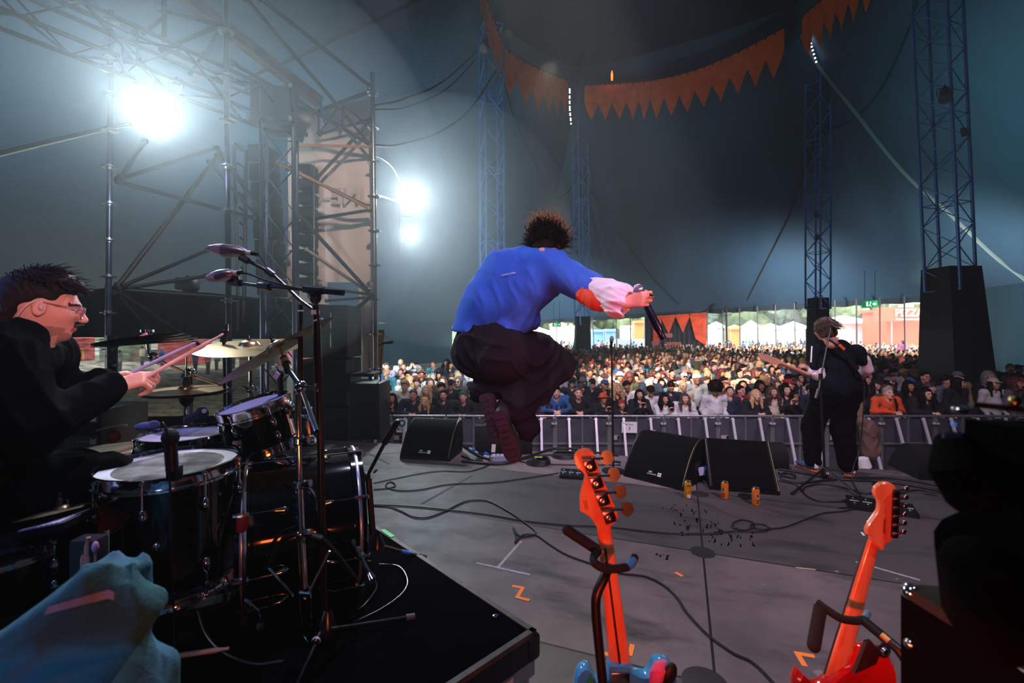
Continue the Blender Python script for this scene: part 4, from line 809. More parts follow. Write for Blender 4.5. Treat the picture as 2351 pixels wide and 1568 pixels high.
# wedge monitors -----------------------------------------------------
WG = mat('wedge_grille_black', '030305', .8, bump=.4, bump_s=500, spec=.08); WB = mat('wedge_cabinet_black', '040507', .6, spec=.2); EDGE = mat('worn_metal_edge', '8a7a55', .4, .7)
LOGO = mat('white_logo_print', 'd6d4dc', .6)
def wedge(fl0, fl1, depth, h, lab, logo=None, curved=True, back=False):
    """fl0, fl1: left and right ends of the bottom edge nearest the camera"""
    a = Vector(fl0); b = Vector(fl1); ux = (b-a).normalized(); uy = Vector((-ux.y, ux.x, 0)); w = (b-a).length; root = empty('wedge_monitor', (a+b)/2+uy*depth/2, lab, 'monitor speaker', 'black wedge monitors on the stage')
    n = 10; prof = [(0.0, 0.0), (0.0, .035)]
    for k in range(n+1):
        t = k/n; y = .0+depth*.78*t; z = .035+(h-.035)*(math.sin(t*PI/2)**.9 if curved else t); prof.append((y, z))
    prof += [(depth*.9, h), (depth, h*.45), (depth*.92, 0)]
    if back: prof = [(0, 0), (0, h*.5), (depth*.2, h), (depth*.4, h)]+[(depth*(.4+.6*k/8), h*(1-(k/8)**1.5)+.03*(k/8)) for k in range(1, 9)]+[(depth, 0)]
    body = [a+ux*.0+uy*y+Vector((0, 0, z+.004)) for y, z in prof]
    m = MB(); m.prism(body, (0, 0, 0), ux*w, WB); m.build('cabinet', root)
    if not back:
        m = MB(); q = prof[1:2+n+1]
        vs = []; 
        for y, z in q: vs += [a+ux*.03+uy*(y-.006)+Vector((0, 0, z+.012)), a+ux*(w-.03)+uy*(y-.006)+Vector((0, 0, z+.012))]
        m.add(vs, [(2*i, 2*i+1, 2*i+3, 2*i+2) for i in range(len(q)-1)], WG); gr_ = m.build('grille', root)
        e = MB(); 
        for s in (.012, w-.012): e.tube([a+ux*s+uy*(y-.006)+Vector((0, 0, z+.012)) for y, z in q], .0035, EDGE if s > .1 else BLKM, 5)
        e.build('edge_strip', root)
    hd = MB(); c = b+uy*depth*.55+ux*.004+Vector((0, 0, h*.45)); hd.box(c, (.006, .13, .06), BLKR, Matrix.Rotation(math.atan2(ux.y, ux.x), 3, 'Z')); hd.build('side_handle', root)
    if logo:
        i0 = 3; (y0, z0), (y1, z1) = prof[2], prof[4]; t = .35; o = a+ux*w*logo+uy*(y0+(y1-y0)*t-.012)+Vector((0, 0, z0+(z1-z0)*t+.016)); up = uy*(y1-y0)+Vector((0, 0, z1-z0))
        m = MB(); text_mesh(m, 'd&b', .026, LOGO, frame(o+up.normalized()*.014-ux*.02, ux, up), .0008); text_mesh(m, 'audiotechnik', .02, LOGO, frame(o-up.normalized()*.008, ux, up), .0008); M = frame(o+ux*.085, ux, up)
        for p, q in ((-.011, .011), (.011, .011), (-.011, -.011), (.011, -.011)): m.add([M @ Vector((p-.009, q-.009, .001)), M @ Vector((p+.009, q-.009, .001)), M @ Vector((p+.009, q+.009, .001)), M @ Vector((p-.009, q+.009, .001))], [(0, 1, 2, 3)], LOGO, False)
        m.build('logo', gr_)
    return root
wedge(fl(918, 1053), fl(1032, 1060), .55, .42, 'black wedge monitor at the left, behind the drum riser', .45)
wedge(fl(1431, 1093), fl(1570, 1128), .58, .43, 'black wedge monitor with curved gold-edged side, left of two by the cans', .48)
wedge(fl(1629, 1124), fl(1791, 1138), .5, .42, 'black wedge monitor directly behind the orange cans, right of two', None, False)
wedge(fl(1092, 1047), fl(1222, 1043), .5, .36, 'black box monitor seen from behind under the singer\'s shoes', None, False, True)
wedge(fl(1520, 1072), fl(1812, 1078), .45, .27, 'low black monitor behind the two wedges by the cans', None, True, True)
wedge(fl(2110, 1102), fl(2290, 1112), .55, .34, 'dark monitor box at the right behind the pedal board', None, True, True)
# cans ---------------------------------------------------------------
CANO = mat('orange_can_print', 'ff7a10', .3, .35); CANY = mat('amber_can_print', 'f09a10', .28, .4); CANT = mat('silver_can_top', 'c9cbd2', .25, 1.)
def can(px, py, m_, lab, turn, kind):
    o = fl(px, py); R, H = .033, .165; r = empty('drink_can', o, lab, 'can', 'tall orange drink cans on the stage')
    b = MB(); b.lathe([(.026, .0), (.03, .004), (R, .012), (R, H-.022), (.0295, H-.008)], m_, o, n=32); cb_ = b.build('can_body', r)
    t = MB(); t.lathe([(.0295, H-.008), (.028, H), (.0265, H), (.026, H-.005), (0, H-.005)], CANT, o, n=32); t.tube([o+Vector((.0, -.006, H-.002)), o+Vector((.01, -.012, H+.001)), o+Vector((-.01, -.012, H+.001))], .003, CANT, 6, closed=True); t.build('can_lid', r)
    g = MB(); cy = lambda a, z, e=.0006: o+Vector(((R+e)*math.sin(a+turn), -(R+e)*math.cos(a+turn), z))
    def patch(a0, a1, z0, z1, m, e=.0006, n=8):
        v = []; 
        for i in range(n+1): v += [cy(a0+(a1-a0)*i/n, z0, e), cy(a0+(a1-a0)*i/n, z1, e)]
        g.add(v, [(2*i, 2*i+2, 2*i+3, 2*i+1) for i in range(n)], m)
    def disc(a, z, rad, m, e, n=26): g.add([cy(a, z, e)]+[cy(a+rad*math.cos(2*PI*i/n)/R, z+rad*math.sin(2*PI*i/n), e) for i in range(n)], [(0, 1+i, 1+(i+1) % n) for i in range(n)], m)
    if kind == 'logo':
        disc(0, .095, .025, WHITE, .0004); disc(0, .095, .023, INK, .0007); disc(0, .095, .019, WHITE, .001); disc(0, .095, .0175, m_, .0013)
        text_mesh(g, 'B', .03, INK, frame(cy(0, .095, .003), (math.cos(turn), math.sin(turn), 0), (0, 0, 1)), .0004, True)
        for k, w in enumerate((.5, .4, .52)): patch(-w, w, .052-k*.013, .059-k*.013, INK, .0006)
        patch(-.7, -.45, .028, .031, WHITE); patch(.45, .7, .028, .031, WHITE)
    else:
        text_mesh(g, 'drip', .024, INK, frame(cy(-.35, .128, .0035), (1, 0, 0), (0, 0, 1)), .0004, True)
        for k in range(6): patch(-.5, .35, .108-k*.008, .1095-k*.008, mat('faint_can_print', 'a85a10', .5))
        patch(-.4, .3, .062, .066, INK); patch(-.75, .1, .01, .04, WHITE, .0008); patch(-.65, -.3, .016, .034, mat('grey_code_print', '8d8f9c', .6), .001)
    g.build('printed_design', cb_); return r
can(1579, 1143, CANY, 'amber drink can with black drip lettering, leftmost, beside the curved wedge', .2, 'drip')
can(1664, 1145, CANO, 'orange drink can in front of the flat wedge, middle one of three', -.9, 'logo')
can(1735, 1160, CANO, 'orange drink can with round emblem facing front, rightmost of three', .05, 'logo')
m = MB(); o = fl(1713, 1141); m.lathe([(.07, 0), (.07, .012), (.05, .02), (0, .02)], BLKP, o, n=28); m.build('puck', label='flat round black disc on the floor between middle and right cans', cat='disc')
# pedal boards and boxes ---------------------------------------------
def board(a, b, dep, h, nsw, rows, lab):
    a = Vector(a); b = Vector(b); ux = (b-a).normalized(); uy = Vector((-ux.y, ux.x, 0)); w = (b-a).length; r = empty('pedal_board', (a+b)/2+uy*dep/2, lab, 'pedal board'); M3 = Matrix.Rotation(math.atan2(ux.y, ux.x), 3, 'Z')
    m = MB(); m.prism([a, a+Vector((0, 0, h*.55)), a+uy*dep+Vector((0, 0, h)), a+uy*dep], (0, 0, .002), ux*w, BLKM); m.build('case', r)
    for i in range(nsw):
        for k in range(rows):
            s = (i+.5)/nsw; t = (k+.6)/(rows+.2); c = a+ux*w*s+uy*dep*t+Vector((0, 0, h*(.55+.45*t)+.004)); p = MB(); p.lathe([(.011, 0), (.011, .008), (.008, .016), (0, .016)], CHROME, c, n=12); p.build('foot_switch', r)
    m = MB()
    for i in range(nsw): c = a+ux*w*(i+.5)/nsw+uy*dep*.5+Vector((0, 0, h*.78+.005)); m.box(c, (w/nsw*.7, .012, .004), mat('pale_display_strip', 'aab6c0', .4), M3)
    m.build('display_strip', r); return r
board(fl(1284, 1098), fl(1352, 1103), .2, .05, 4, 2, 'small black pedal board on the floor left of the bass headstock')
board(fl(1951, 1168), fl(2112, 1192), .22, .055, 5, 2, 'long black pedal board behind the red guitar headstock')
db = empty('power_box', fl(1148, 1062), 'silver power box with sockets below the singer\'s shoes', 'box')
m = MB(); m.box(fl(1149, 1058)+Vector((0, 0, .035)), (.24, .14, .07), mat('silver_box', '9c9cab', .5, .5), Matrix.Rotation(-.1, 3, 'Z'), .004); m.build('case', db); m = MB(); m.box(fl(1149, 1058)+Vector((0, -.075, .035)), (.2, .004, .045), mat('lilac_label', 'a9a6d6', .6), Matrix.Rotation(-.1, 3, 'Z')); m.build('label_plate', db)
m = MB(); 
for i in range(4): m.box(fl(1149, 1058)+Vector((-.08+.05*i, 0, .072)), (.03, .05, .004), WHITE)
m.build('socket_cover', db)
m = MB(); m.box(P(1133, 1029, 5.7), (.05, .004, .1), WHITE, Matrix.Rotation(.1, 3, 'Y')); m.build('paper_label', label='white paper label on the box behind the singer\'s shoes', cat='label')
BLT = mat('bright_blue_tape', '1d6fd0', .5); bt = empty('multicore_connector', fl(1100, 1060), 'bundle of cable plugs wrapped in blue tape beside the silver power box', 'connectors')
m = MB()
for k, (x, y) in enumerate(((1082, 1040), (1095, 1046), (1108, 1050), (1118, 1044))): q = fl(x, y+12); m.tube([q+Vector((-.1, .06, .13-.02*k)), q+Vector((.0, 0, .09-.015*k)), q+Vector((.08, -.04, .05))], .02, BLKP, 8)
m.build('cable_plugs', bt, kind='stuff'); m = MB()
for (x, y) in ((1081, 1032), (1094, 1040), (1116, 1042)): m.tube([P(x-2, y, 5.75), P(x+4, y+4, 5.7)], .03, BLT, 10)
m.build('blue_tape', bt); m = MB(); m.box(P(1116, 1052, 5.6), (.07, .01, .075), WHITE, Matrix.Rotation(.2, 3, 'Y')); m.build('tag_label', bt); m = MB(); m.box(P(1100, 1054, 5.6), (.05, .012, .012), TG, Matrix.Rotation(.5, 3, 'Y')); m.build('green_tag', bt)
b2 = empty('multicore_connector', fl(1612, 1100), 'blue taped cable plugs in the gap between the two wedges', 'connectors')
m = MB(); m.tube([P(1606, 1066, 5.0), P(1618, 1078, 4.95), P(1624, 1092, 4.9)], .035, BLKP, 10); m.build('cable_plugs', b2); m = MB(); m.tube([P(1602, 1071, 4.95), P(1612, 1074, 4.95)], .02, BLT, 8); m.tube([P(1616, 1076, 4.85), P(1626, 1078, 4.85)], .028, BLT, 8); m.build('blue_tape', b2); m = MB(); m.box(P(1610, 1082, 4.8), (.06, .02, .08), mat('lilac_paper', 'b9b4dc', .6), Matrix.Rotation(-.2, 3, 'Y')); m.build('tag_label', b2)
# cables on the floor -------------------------------------------------
def cab(pts, r, lab, z=None, m=CABLE, name='cable'):
    q = [fl(*p) if len(p) == 2 else Vector(p) for p in pts]
    for v in q: v.z = max(v.z, r+.002)
    mb = MB(); mb.tube([Vector((v.x, v.y, max(v.z, r+.001))) for v in spline(q, 8)], r, m, 7); return mb.build(name, label=lab, cat='cable')
T4 = lambda L: [(850+x/2.5375, 950+y/2.5375) for x, y in L]; T5 = lambda L: [(1551+x/2.5375, 950+y/2.5375) for x, y in L]
cab(T4([(20, 407), (150, 380), (300, 350), (420, 337), (560, 340), (640, 322), (700, 300), (760, 282), (800, 262)]), .006, 'thin black cable from the riser to the silver power box')
cab(T4([(20, 445), (90, 440), (146, 425), (130, 404), (100, 408), (95, 430), (170, 452), (300, 445), (460, 415), (700, 405), (900, 380), (1095, 350)]), .0065, 'black cable with a small loop leading to the small pedal board')
cab(T4([(20, 535), (150, 540), (300, 550), (500, 570), (700, 595), (900, 630), (1150, 655), (1300, 660), (1450, 672), (1600, 690), (1800, 705), (2030, 705)])+T5([(60, 704), (180, 705), (340, 690), (440, 692), (520, 690), (548, 672), (510, 650), (450, 648), (440, 665), (500, 680), (560, 675), (640, 665), (760, 620), (860, 585), (1000, 570), (1050, 545)]), .006, 'long black cable running across the whole floor to the guitarist')
cab(T4([(20, 540), (110, 547), (180, 572), (250, 605), (330, 610), (420, 580), (500, 540), (560, 515), (620, 508), (690, 515), (780, 560), (860, 610), (940, 670), (965, 700), (940, 715), (880, 722), (850, 700), (832, 670), (850, 730), (845, 758), (880, 718), (930, 708), (980, 720), (1050, 770), (1150, 830), (1300, 885), (1450, 935), (1600, 955), (1700, 1000), (1770, 1060)])+T5([(30, 1110), (60, 1160), (180, 1290), (330, 1400), (450, 1460), (560, 1568), (620, 1640)]), .0065, 'long black cable looping through the T-shaped tape and behind the bass')
cab(T5([(330, 660), (345, 635), (400, 624), (450, 640), (455, 668), (400, 682), (340, 672), (325, 655)]), .006, 'loop of black cable beside the brown spill stain')
cab(T5([(600, 330), (700, 345), (850, 372), (1000, 392), (1200, 400), (1400, 430), (1680, 480)]), .013, 'thick black cable along the front of the stage right of the mic stand')
cab(T5([(600, 352), (640, 372), (690, 380), (690, 362), (640, 352), (610, 372), (650, 400), (760, 408), (900, 392), (1100, 380), (1300, 385), (1500, 420), (1680, 440)]), .012, 'tangled thick cable beside the flat wedge monitor')
cab(T5([(600, 395), (700, 420), (760, 480), (820, 510), (900, 518), (1000, 514), (1030, 500)]), .007, 'thin cable from the flat wedge to the long pedal board')
cab(T5([(740, 460), (760, 430), (860, 415), (1000, 440), (1100, 470), (1180, 465), (1300, 470), (1420, 450), (1680, 485)]), .008, 'thin cable passing under the microphone stand')
cab(T5([(1150, 410), (1190, 395), (1240, 405), (1220, 430), (1160, 425), (1150, 405)]), .008, 'coil of black cable in front of the long pedal board')
cab([(1060, 1062), (1150, 1068), (1210, 1052), (1260, 1036), (1300, 1032), (1350, 1040), (1420, 1048)], .015, 'thick cable arching from the power box toward the barrier')
cab([(1060, 1050), (1110, 1066), (1170, 1062), (1230, 1050), (1290, 1046), (1350, 1052), (1425, 1064)], .012, 'second thick cable right of the power box')
cab([(1230, 1068), (1270, 1068), (1330, 1069), (1425, 1069)], .007, 'thin straight cable right of the cable coil')
cab([(1180, 1054), (1200, 1062), (1240, 1066)], .007, 'short thin cable leading to the cable coil')
for k, (cx_, cy_, rr, n, lab) in enumerate(((1236, 1064, .13, 5, 'coiled black cable with yellow tape below the singer'), (1700, 1108, .12, 3, 'small coil of cable half hidden by the flat wedge'), (1295, 1048, .14, 3, 'loose black cable loops right of the cable coil'))):
    c = fl(cx_, cy_); mb = MB()
    for j in range(n): mb.tube([c+Vector(((rr-.012*j*(k == 0))*math.cos(a)*1.1+.01*j, (rr-.01*j)*math.sin(a)*1.1, .008+.012*j)) for a in [2*PI*i/36 for i in range(36)]], .009, CABLE, 6, closed=True)
    o_ = mb.build('cable_coil', label=lab, cat='cable')
    if k == 0: t = MB(); t.box(c+Vector((0, 0, .075)), (.1, .012, .004), mat('yellow_tape', 'd6e04a', .6), Matrix.Rotation(.5, 3, 'Z')); t.box(c+Vector((0, 0, .077)), (.1, .012, .004), mat('yellow_tape'), Matrix.Rotation(-.5, 3, 'Z')); t.build('yellow_tape', o_)
# microphone stands ----------------------------------------------------
GRILLE = mat('silver_mic_mesh', 'a9a7bd', .35, .9, bump=.8, bump_s=700)
def handheld(mb_body, mb_head, o, d, L=.2, r=.018, m=BLKM):
    d = Vector(d).normalized(); mb_body.lathe([(r*.6, -L), (r*.75, -L+.01), (r*.85, -.03), (r*1.1, -.005), (r*1.15, 0)], m, o, d, 18, caps=True)
    mb_head.lathe([(r*1.1, 0), (r*1.42, .012), (r*1.45, .03), (r*1.2, .047), (r*.6, .057), (0, .06)], GRILLE, o, d, 18)
c = fl(1408, 1082); s1 = empty('microphone_stand', c, 'straight black microphone stand in the middle, behind the bass headstock', 'mic stand', 'microphone stands'); top = Vector((c.x-.02, c.y, 1.40))
m = MB(); m.lathe([(.13, 0), (.13, .012), (.05, .03), (.015, .04)], BLKM, c, n=28); m.build('round_base', s1); m = MB(); m.tube([c+Vector((0, 0, .03)), c.lerp(top, .55), top], [.013, .013, .009], BLKM, 10); m.tube([c.lerp(top, .53), c.lerp(top, .58)], .019, BLKM, 10); m.build('pole', s1)
mc = empty('microphone', top, 'microphone on top of the straight stand in the middle', 'microphone', 'vocal microphones'); m = MB(); h = MB(); handheld(m, h, top+Vector((0, 0, .09)), (-.05, -.4, 1), .16); m.build('mic_body', mc); h.build('mic_grille', mc)
c = fl(1893, 1100); s2 = empty('microphone_stand', c, 'black boom microphone stand on tripod legs right behind the guitarist', 'mic stand', 'microphone stands')
j = P(1884, 868, 4.85); tp_ = P(1907, 752, 4.95)
m = MB(); m.tube([c+Vector((0, 0, .08)), j], .013, BLKM, 10); m.tube([j+Vector((0, 0, -.06)), j+Vector((0, 0, .05))], .02, BLKM, 10); m.build('pole', s2)
for (px, py) in ((1818, 1137), (1975, 1144), (1900, 1088)): m = MB(); e = fl(px, py); m.tube([c+Vector((0, 0, .12)), e+Vector((0, 0, .015))], .01, BLKM, 8); m.tube([e.lerp(c, .06)+Vector((0, 0, .018)), e+Vector((0, 0, .014))], .014, BLKR, 8); m.build('leg', s2)
m = MB(); m.lathe([(.04, .04), (.045, .08), (.02, .13)], BLKM, c, n=16); m.box(c+Vector((0, -.046, .08)), (.03, .004, .03), WHITE); m.build('hub', s2)
m = MB(); m.tube([P(1879, 900, 4.8), j, tp_], .009, BLKM, 8); m.tube([P(1874, 915, 4.78), P(1880, 893, 4.81)], .018, BLKM, 8); m.build('boom', s2)
mc = empty('microphone', tp_, 'black microphone on the boom stand at the guitarist\'s head', 'microphone', 'vocal microphones'); m = MB(); h = MB(); handheld(m, h, tp_+Vector((.0, .06, .035)), (-.3, .8, .3), .14); m.build('mic_body', mc); h.build('mic_grille', mc)
c = Vector((P(873, 900, 7.2).x, 7.2, 0)); s3 = empty('microphone_stand', c, 'small black boom stand beside the banner post, above the crowd barrier', 'mic stand', 'microphone stands'); m = MB(); m.tube([c+Vector((.05, 0, .01)), P(873, 862, 7.2), P(876, 800, 7.2)], .012, BLKM, 8); m.tube([P(870, 792, 7.2), P(888, 786, 7.2)], .012, BLKM, 8); m.build('pole', s3)
for dx, dy in ((-.28, .1), (.26, .12), (.02, -.25)): m = MB(); m.tube([c+Vector((.03, 0, .62)), c+Vector((dx, dy, .01))], .01, BLKM, 6); m.build('leg', s3)
mc = empty('microphone', P(888, 787, 7.2), 'dark pencil microphone on the stand beside the banner post', 'microphone', 'vocal microphones'); m = MB(); m.tube([P(877, 788, 7.2), P(902, 785, 7.2)], [.016, .028], BLKR, 10); m.build('mic_body', mc)
m = MB(); m.prism([P(866, 757, 8.6), P(882, 757, 8.6), P(876, 860, 8.6), P(866, 858, 8.6)], (0, 0, 0), (0, .04, 0), mat('ochre_board', 'a87a30', .8)); m.build('ochre_board', label='narrow ochre board right of the banner post', cat='board')
# ================================================================== DRUM KIT
HEADW = mat('coated_white_drumhead', 'd5d2de', .45, noise_s=7, c2='b9b4c6'); HEADS = mat('smoky_worn_drumhead', '5f5a58', .22, noise_s=16, c2='9a928c', coat=.4); HEADD = mat('dark_drumhead', '23262f', .25)
BRZ = mat('bronze_cymbal', 'c9a878', .28, .95, bump=.25, bump_s=4, stretch=(1, 1, 1)); BRZD = mat('dark_bronze_cymbal', '8d7a5e', .35, .9, 12, .5); 
def drum(name, c, ax, r, h, lab, head, head2=None, nl=8, grp='black lacquered drums of the kit', xd=0.):
    """c: centre of the top head; ax: upward axis"""
    c = Vector(c); ax = Vector(ax).normalized(); u, w = orth(ax); root = empty(name, c-ax*h, lab, 'drum', grp)
    m = MB(); m.lathe([(r*.985, -h), (r*.985, -.012)], BLKG, c, ax, 64); sh_ = m.build('shell', root)
    m = MB(); m.lathe([(r*.99, -.006), (r*.985, 0), (r*.97, .0)]+([(r*.78, 0), (0, 0)] if not head2 else [(r*.78, 0)]), head, c, ax, 56)
    if head2: m.lathe([(r*.78, .0), (r*.5, -.001), (0, -.001)], head2, c, ax, 56)
    m.build('drum_head', root)
    for k, z in enumerate((0, -h)):
        s = 1 if k == 0 else -1; m = MB(); m.lathe([(r*.995, z+s*.012), (r*1.005, z+s*.016), (r*1.035, z+s*.014), (r*1.025, z+s*.008), (r*1.012, z+s*.0), (r*1.012, z-s*.022), (r*1.05, z-s*.026), (r*1.05, z-s*.032), (r*1.0, z-s*.034)], CHROME, c, ax, 64); m.build('hoop', root)
    for i in range(nl):
        a = 2*PI*i/nl+xd; d = u*math.cos(a)+w*math.sin(a); m = MB(); p = c+d*r*1.04
        for s, z in ((1, 0), (-1, -h)):
            m.tube([p+ax*(z+s*.004), p+ax*(z-s*min(.11, h*.35))], .0032, CHROME, 7); m.ball(p+ax*(z+s*.002), .008, CHROME, 8); q = p+ax*(z-s*min(.1, h*.34))-d*r*.01; m.ball(q, (.013, .013, .026), CHROME, 10, (ax.to_track_quat('Z', 'Y')).to_matrix())
        m.build('lug', sh_)
    return root
KA = Vector((.9, .436, 0)).normalized()
ft = drum('floor_tom', (-1.2, 1.6, 1.13), (0, -.02, 1), .205, .40, 'large black floor tom in front, lit orange on its chrome rim', HEADW, HEADS, 8, xd=.3)
for a in (.5, 2.6, 4.6):
    x, y = -1.2+.225*math.cos(a), 1.6+.225*math.sin(a); m = MB(); m.tube([(x, y, .52), (x, y, 1.0)], .008, CHROME, 8); m.tube([(x, y, .502), (x, y, .53)], .014, BLKR, 8); m.box((x, y, .86), (.03, .03, .04), CHROME, bevel=.004); m.build('leg', ft)
m = MB(); m.ball((-1.2+.205*math.cos(-1.1), 1.6+.205*math.sin(-1.1), .93), .012, CHROME, 10); m.build('vent', ft)
m = MB()
for k in range(14):
    R = .02+.0075*k
    pts = [Vector((-1.2+.2075*math.cos(-1.95+ (R*math.sin(t))/.205), 1.6+.2075*math.sin(-1.95+(R*math.sin(t))/.205), 1.075-R*math.cos(t)*.9)) for t in [(-1.2+2.4*i/12) for i in range(13)]]
    m.tube(pts, .0009, mat('red_thin_line_decal', 'c02a18', .5), 4)
m.build('striped_decal', ft)
sn = drum('snare_drum', (-1.47, 2.06, 1.13), (0, -.02, 1), .178, .15, 'black snare drum behind the floor tom, pale lilac head', HEADW, None, 10)
m = MB(); c = Vector((-1.47, 2.06, .5))
m.tube([c+Vector((0, 0, .12)), c+Vector((0, 0, .4))], .012, CHROME, 8)
for a in (.3, 2.4, 4.5): m.tube([c+Vector((0, 0, .35)), c+Vector((.28*math.cos(a), .28*math.sin(a), .01))], .008, CHROME, 6); m.tube([c+Vector((0, 0, .38)), c+Vector((.17*math.cos(a), .17*math.sin(a), .45))], .008, CHROME, 6)
m.build('basket_stand', sn)
rt = drum('rack_tom', P(583, 930, 2.02), (-.2, -.17, .96), .142, .2, 'small black rack tom tilted above the bass drum', mat('lilac_drumhead', '8f8cab', .35), None, 6, xd=.2)
m = MB(); m.box(P(544, 1016, 1.87), (.035, .004, .014), mat('pale_sticker', 'c9a9c9', .6), Matrix.Rotation(-.1, 3, 'Y')); m.build('sticker', rt)
m = MB(); a = P(655, 945, 2.0); b = P(705, 942, 2.0); m.tube([a, b], .012, CHROME, 8); m.box(P(700, 950, 2.0), (.05, .05, .06), CHROME, bevel=.008); m.tube([P(705, 950, 2.0), P(712, 1012, 2.0)], .012, CHROME, 8); m.ball(P(712, 1010, 2.0), .024, CHROME, 10); m.tube([P(650, 925, 2.0), P(668, 935, 2.0), P(672, 960, 2.0)], .012, CHROME, 8); m.build('mount_arm', rt)
side = drum('side_snare', (-1.53, 1.36, .985), (.03, -.04, 1), .185, .2, 'black drum at the lower left edge carrying the white key pad', HEADD, None, 8)
m = MB(); m.tube([(-1.53, 1.36, .51), (-1.53, 1.36, .78)], .014, CHROME, 8)
for a in (.6, 2.7, 4.8): m.tube([(-1.53, 1.36, .68), (-1.53+.24*math.cos(a), 1.36+.24*math.sin(a), .51)], .009, CHROME, 6)
m.build('stand', side)
# bass drum
r = .28; cf = Vector((-.69, 2.04, .792)); cb = cf-KA*.45; bd = empty('bass_drum', (cf+cb)/2-Vector((0, 0, .28)), 'big black bass drum with silver lined hoops at the centre of the kit', 'drum', 'black lacquered drums of the kit')
m = MB(); m.lathe([(r*.965, -.45+.03), (r*.965, -.03)], BLKG, cf, KA, 72); m.build('shell', bd)
for o_, s in ((cf, 1), (cb, -1)):
    m = MB(); m.lathe([(r*.975, -s*.045), (r*1.03, -s*.045), (r*1.03, 0), (r*.99, s*.003), (r*.98, 0)], BLKG, o_, KA, 72); hp_ = m.build('hoop', bd)
    m = MB(); m.lathe([(r*1.031, -s*.029), (r*1.036, -s*.027), (r*1.036, -s*.018), (r*1.031, -s*.016)], mat('silver_inlay', 'c9cbe0', .3, .8), o_, KA, 72); m.build('hoop_inlay', hp_)
    m = MB(); m.lathe([(r*.985, -s*.004), (0, -s*.006)], HEADD if s > 0 else HEADW, o_, KA, 48); m.build('drum_head', bd)
u, w = orth(KA)
for o_, s in ((cf, 1), (cb, -1)):
    for i in range(8):
        a = 2*PI*i/8+.25; d = u*math.cos(a)+w*math.sin(a); p = o_+d*r*1.05; m = MB()
        m.tube([p+KA*s*.004-d*.012, p+KA*s*.004, p-KA*s*.045], .009, CHROME, 8); m.tube([p-KA*s*.04, p-KA*s*.13], .0035, CHROME, 6); m.tube([p-KA*s*.12-d*.004, p-KA*s*.155-d*.012, p-KA*s*.17-d*.022], [.006, .013, .006], CHROME, 10); m.build('claw_hook', bd)
m = MB(); q = cf-KA*.12+Vector((.436, -.9, 0))*r*.92+Vector((0, 0, -.05)); e = Vector((q.x+.13, q.y-.15, .52))
e = P(855, 1330, 1.72); q = P(800, 1218, 1.80); m.ball(q, .032, CHROME, 14); m.tube([q, q.lerp(e, .45)], .013, CHROME, 10); m.tube([q.lerp(e, .4), e], .0075, CHROME, 8); m.tube([q.lerp(e, .48), q.lerp(e, .56)], .016, CHROME, 10); m.tube([q.lerp(e, .88), e], [.009, .014], CHROME, 10); m.ball(e+Vector((0, 0, -.008)), .013, BLKR, 8); m.build('spur_leg', bd)
m = MB(); m.ball(cf-KA*.17+Vector((.436, -.9, 0))*r*.955+Vector((0, 0, .06)), .012, CHROME, 10); m.build('vent', bd)
m = MB(); m.box(P(712, 1015, 2.0), (.06, .06, .03), CHROME, bevel=.008); m.build('mount_block', bd)
# kick pedal
m = MB(); q = cb-KA*.12; m.box((q.x, q.y, .53), (.16, .07, .012), BLKM, Matrix.Rotation(math.atan2(KA.y, KA.x), 3, 'Z')); m.tube([(q.x+.06, q.y+.02, .52), (q.x+.06, q.y+.02, .74), (q.x+.1, q.y+.04, .82)], .008, CHROME, 6); m.ball((q.x+.11, q.y+.045, .84), .028, WHITE, 8); m.build('kick_pedal', label='chrome kick pedal behind the bass drum', cat='pedal')
# cymbals
def cymbal(name, c, n, r, lab, mt=BRZ, bell=.11, bow=.055, grp='bronze cymbals of the kit', wing=True):
    c = Vector(c); n = Vector(n).normalized(); root = empty(name, c, lab, 'cymbal', grp); m = MB(); pr = []
    for i in range(26):
        t = i/25; R = r*(1-t)
        z = -bow*r*(R/r)**1.6+ (bell*r*.9*math.sqrt(max(0, 1-(R/(r*.2))**2)) if R < r*.2 else 0)
        pr.append((R, z+.002))
    m.lathe(pr+[(R, z-.001) for R, z in pr[::-1]], mt, c, n, 72); m.build('plate', root)
    if wing: m = MB(); m.tube([c+n*.005, c+n*.05], .004, CHROME, 7); m.lathe([(.012, .015), (.013, .022), (.008, .034)], CHROME, c, n, 12); m.build('wing_nut', root)
    return root
cy1 = cymbal('ride_cymbal', P(636, 797, 1.86), (-.53, -.14, .84), .245, 'bronze cymbal tilted steeply upward to the right')
cy2 = cymbal('crash_cymbal', P(572, 792, 2.38), (.02, -.15, .985), .255, 'wide flat bronze cymbal behind the steep one, printed script')
m = MB(); text_mesh(m, 'zildjian', .035, mat('black_cymbal_print', '2a2420', .6), frame(P(612, 792, 2.38)+Vector((0, -.08, .0)), (1, 0, .0), (0, .985, .15)), .0005); m.build('printed_script', cy2)
hh = cymbal('hi_hat', P(428, 892, 2.35), (0, -.03, 1), .185, 'pair of hi-hat cymbals left of the rack tom', BRZ, wing=False)
m = MB(); m.lathe([(.185*(1-i/12), -.026+.006*math.sin(i)) for i in range(13)], BRZD, P(428, 892, 2.35), (0, 0, 1), 64)
m.build('bottom_plate', hh); m = MB(); c = P(428, 892, 2.35); m.tube([c+Vector((0, 0, -.05)), c+Vector((0, 0, .17))], .0035, CHROME, 7); m.lathe([(.016, .01), (.018, .03), (.014, .055), (.01, .06)], BLKR, c, n=14); m.build('clutch', hh)
m = MB(); f = Vector((c.x, c.y, .5)); m.tube([f+Vector((0, 0, .15)), c+Vector((0, 0, -.04))], .013, CHROME, 10); m.lathe([(.02, -.03), (.035, -.045), (.03, -.07), (.014, -.09)], BLKR, c, n=16)
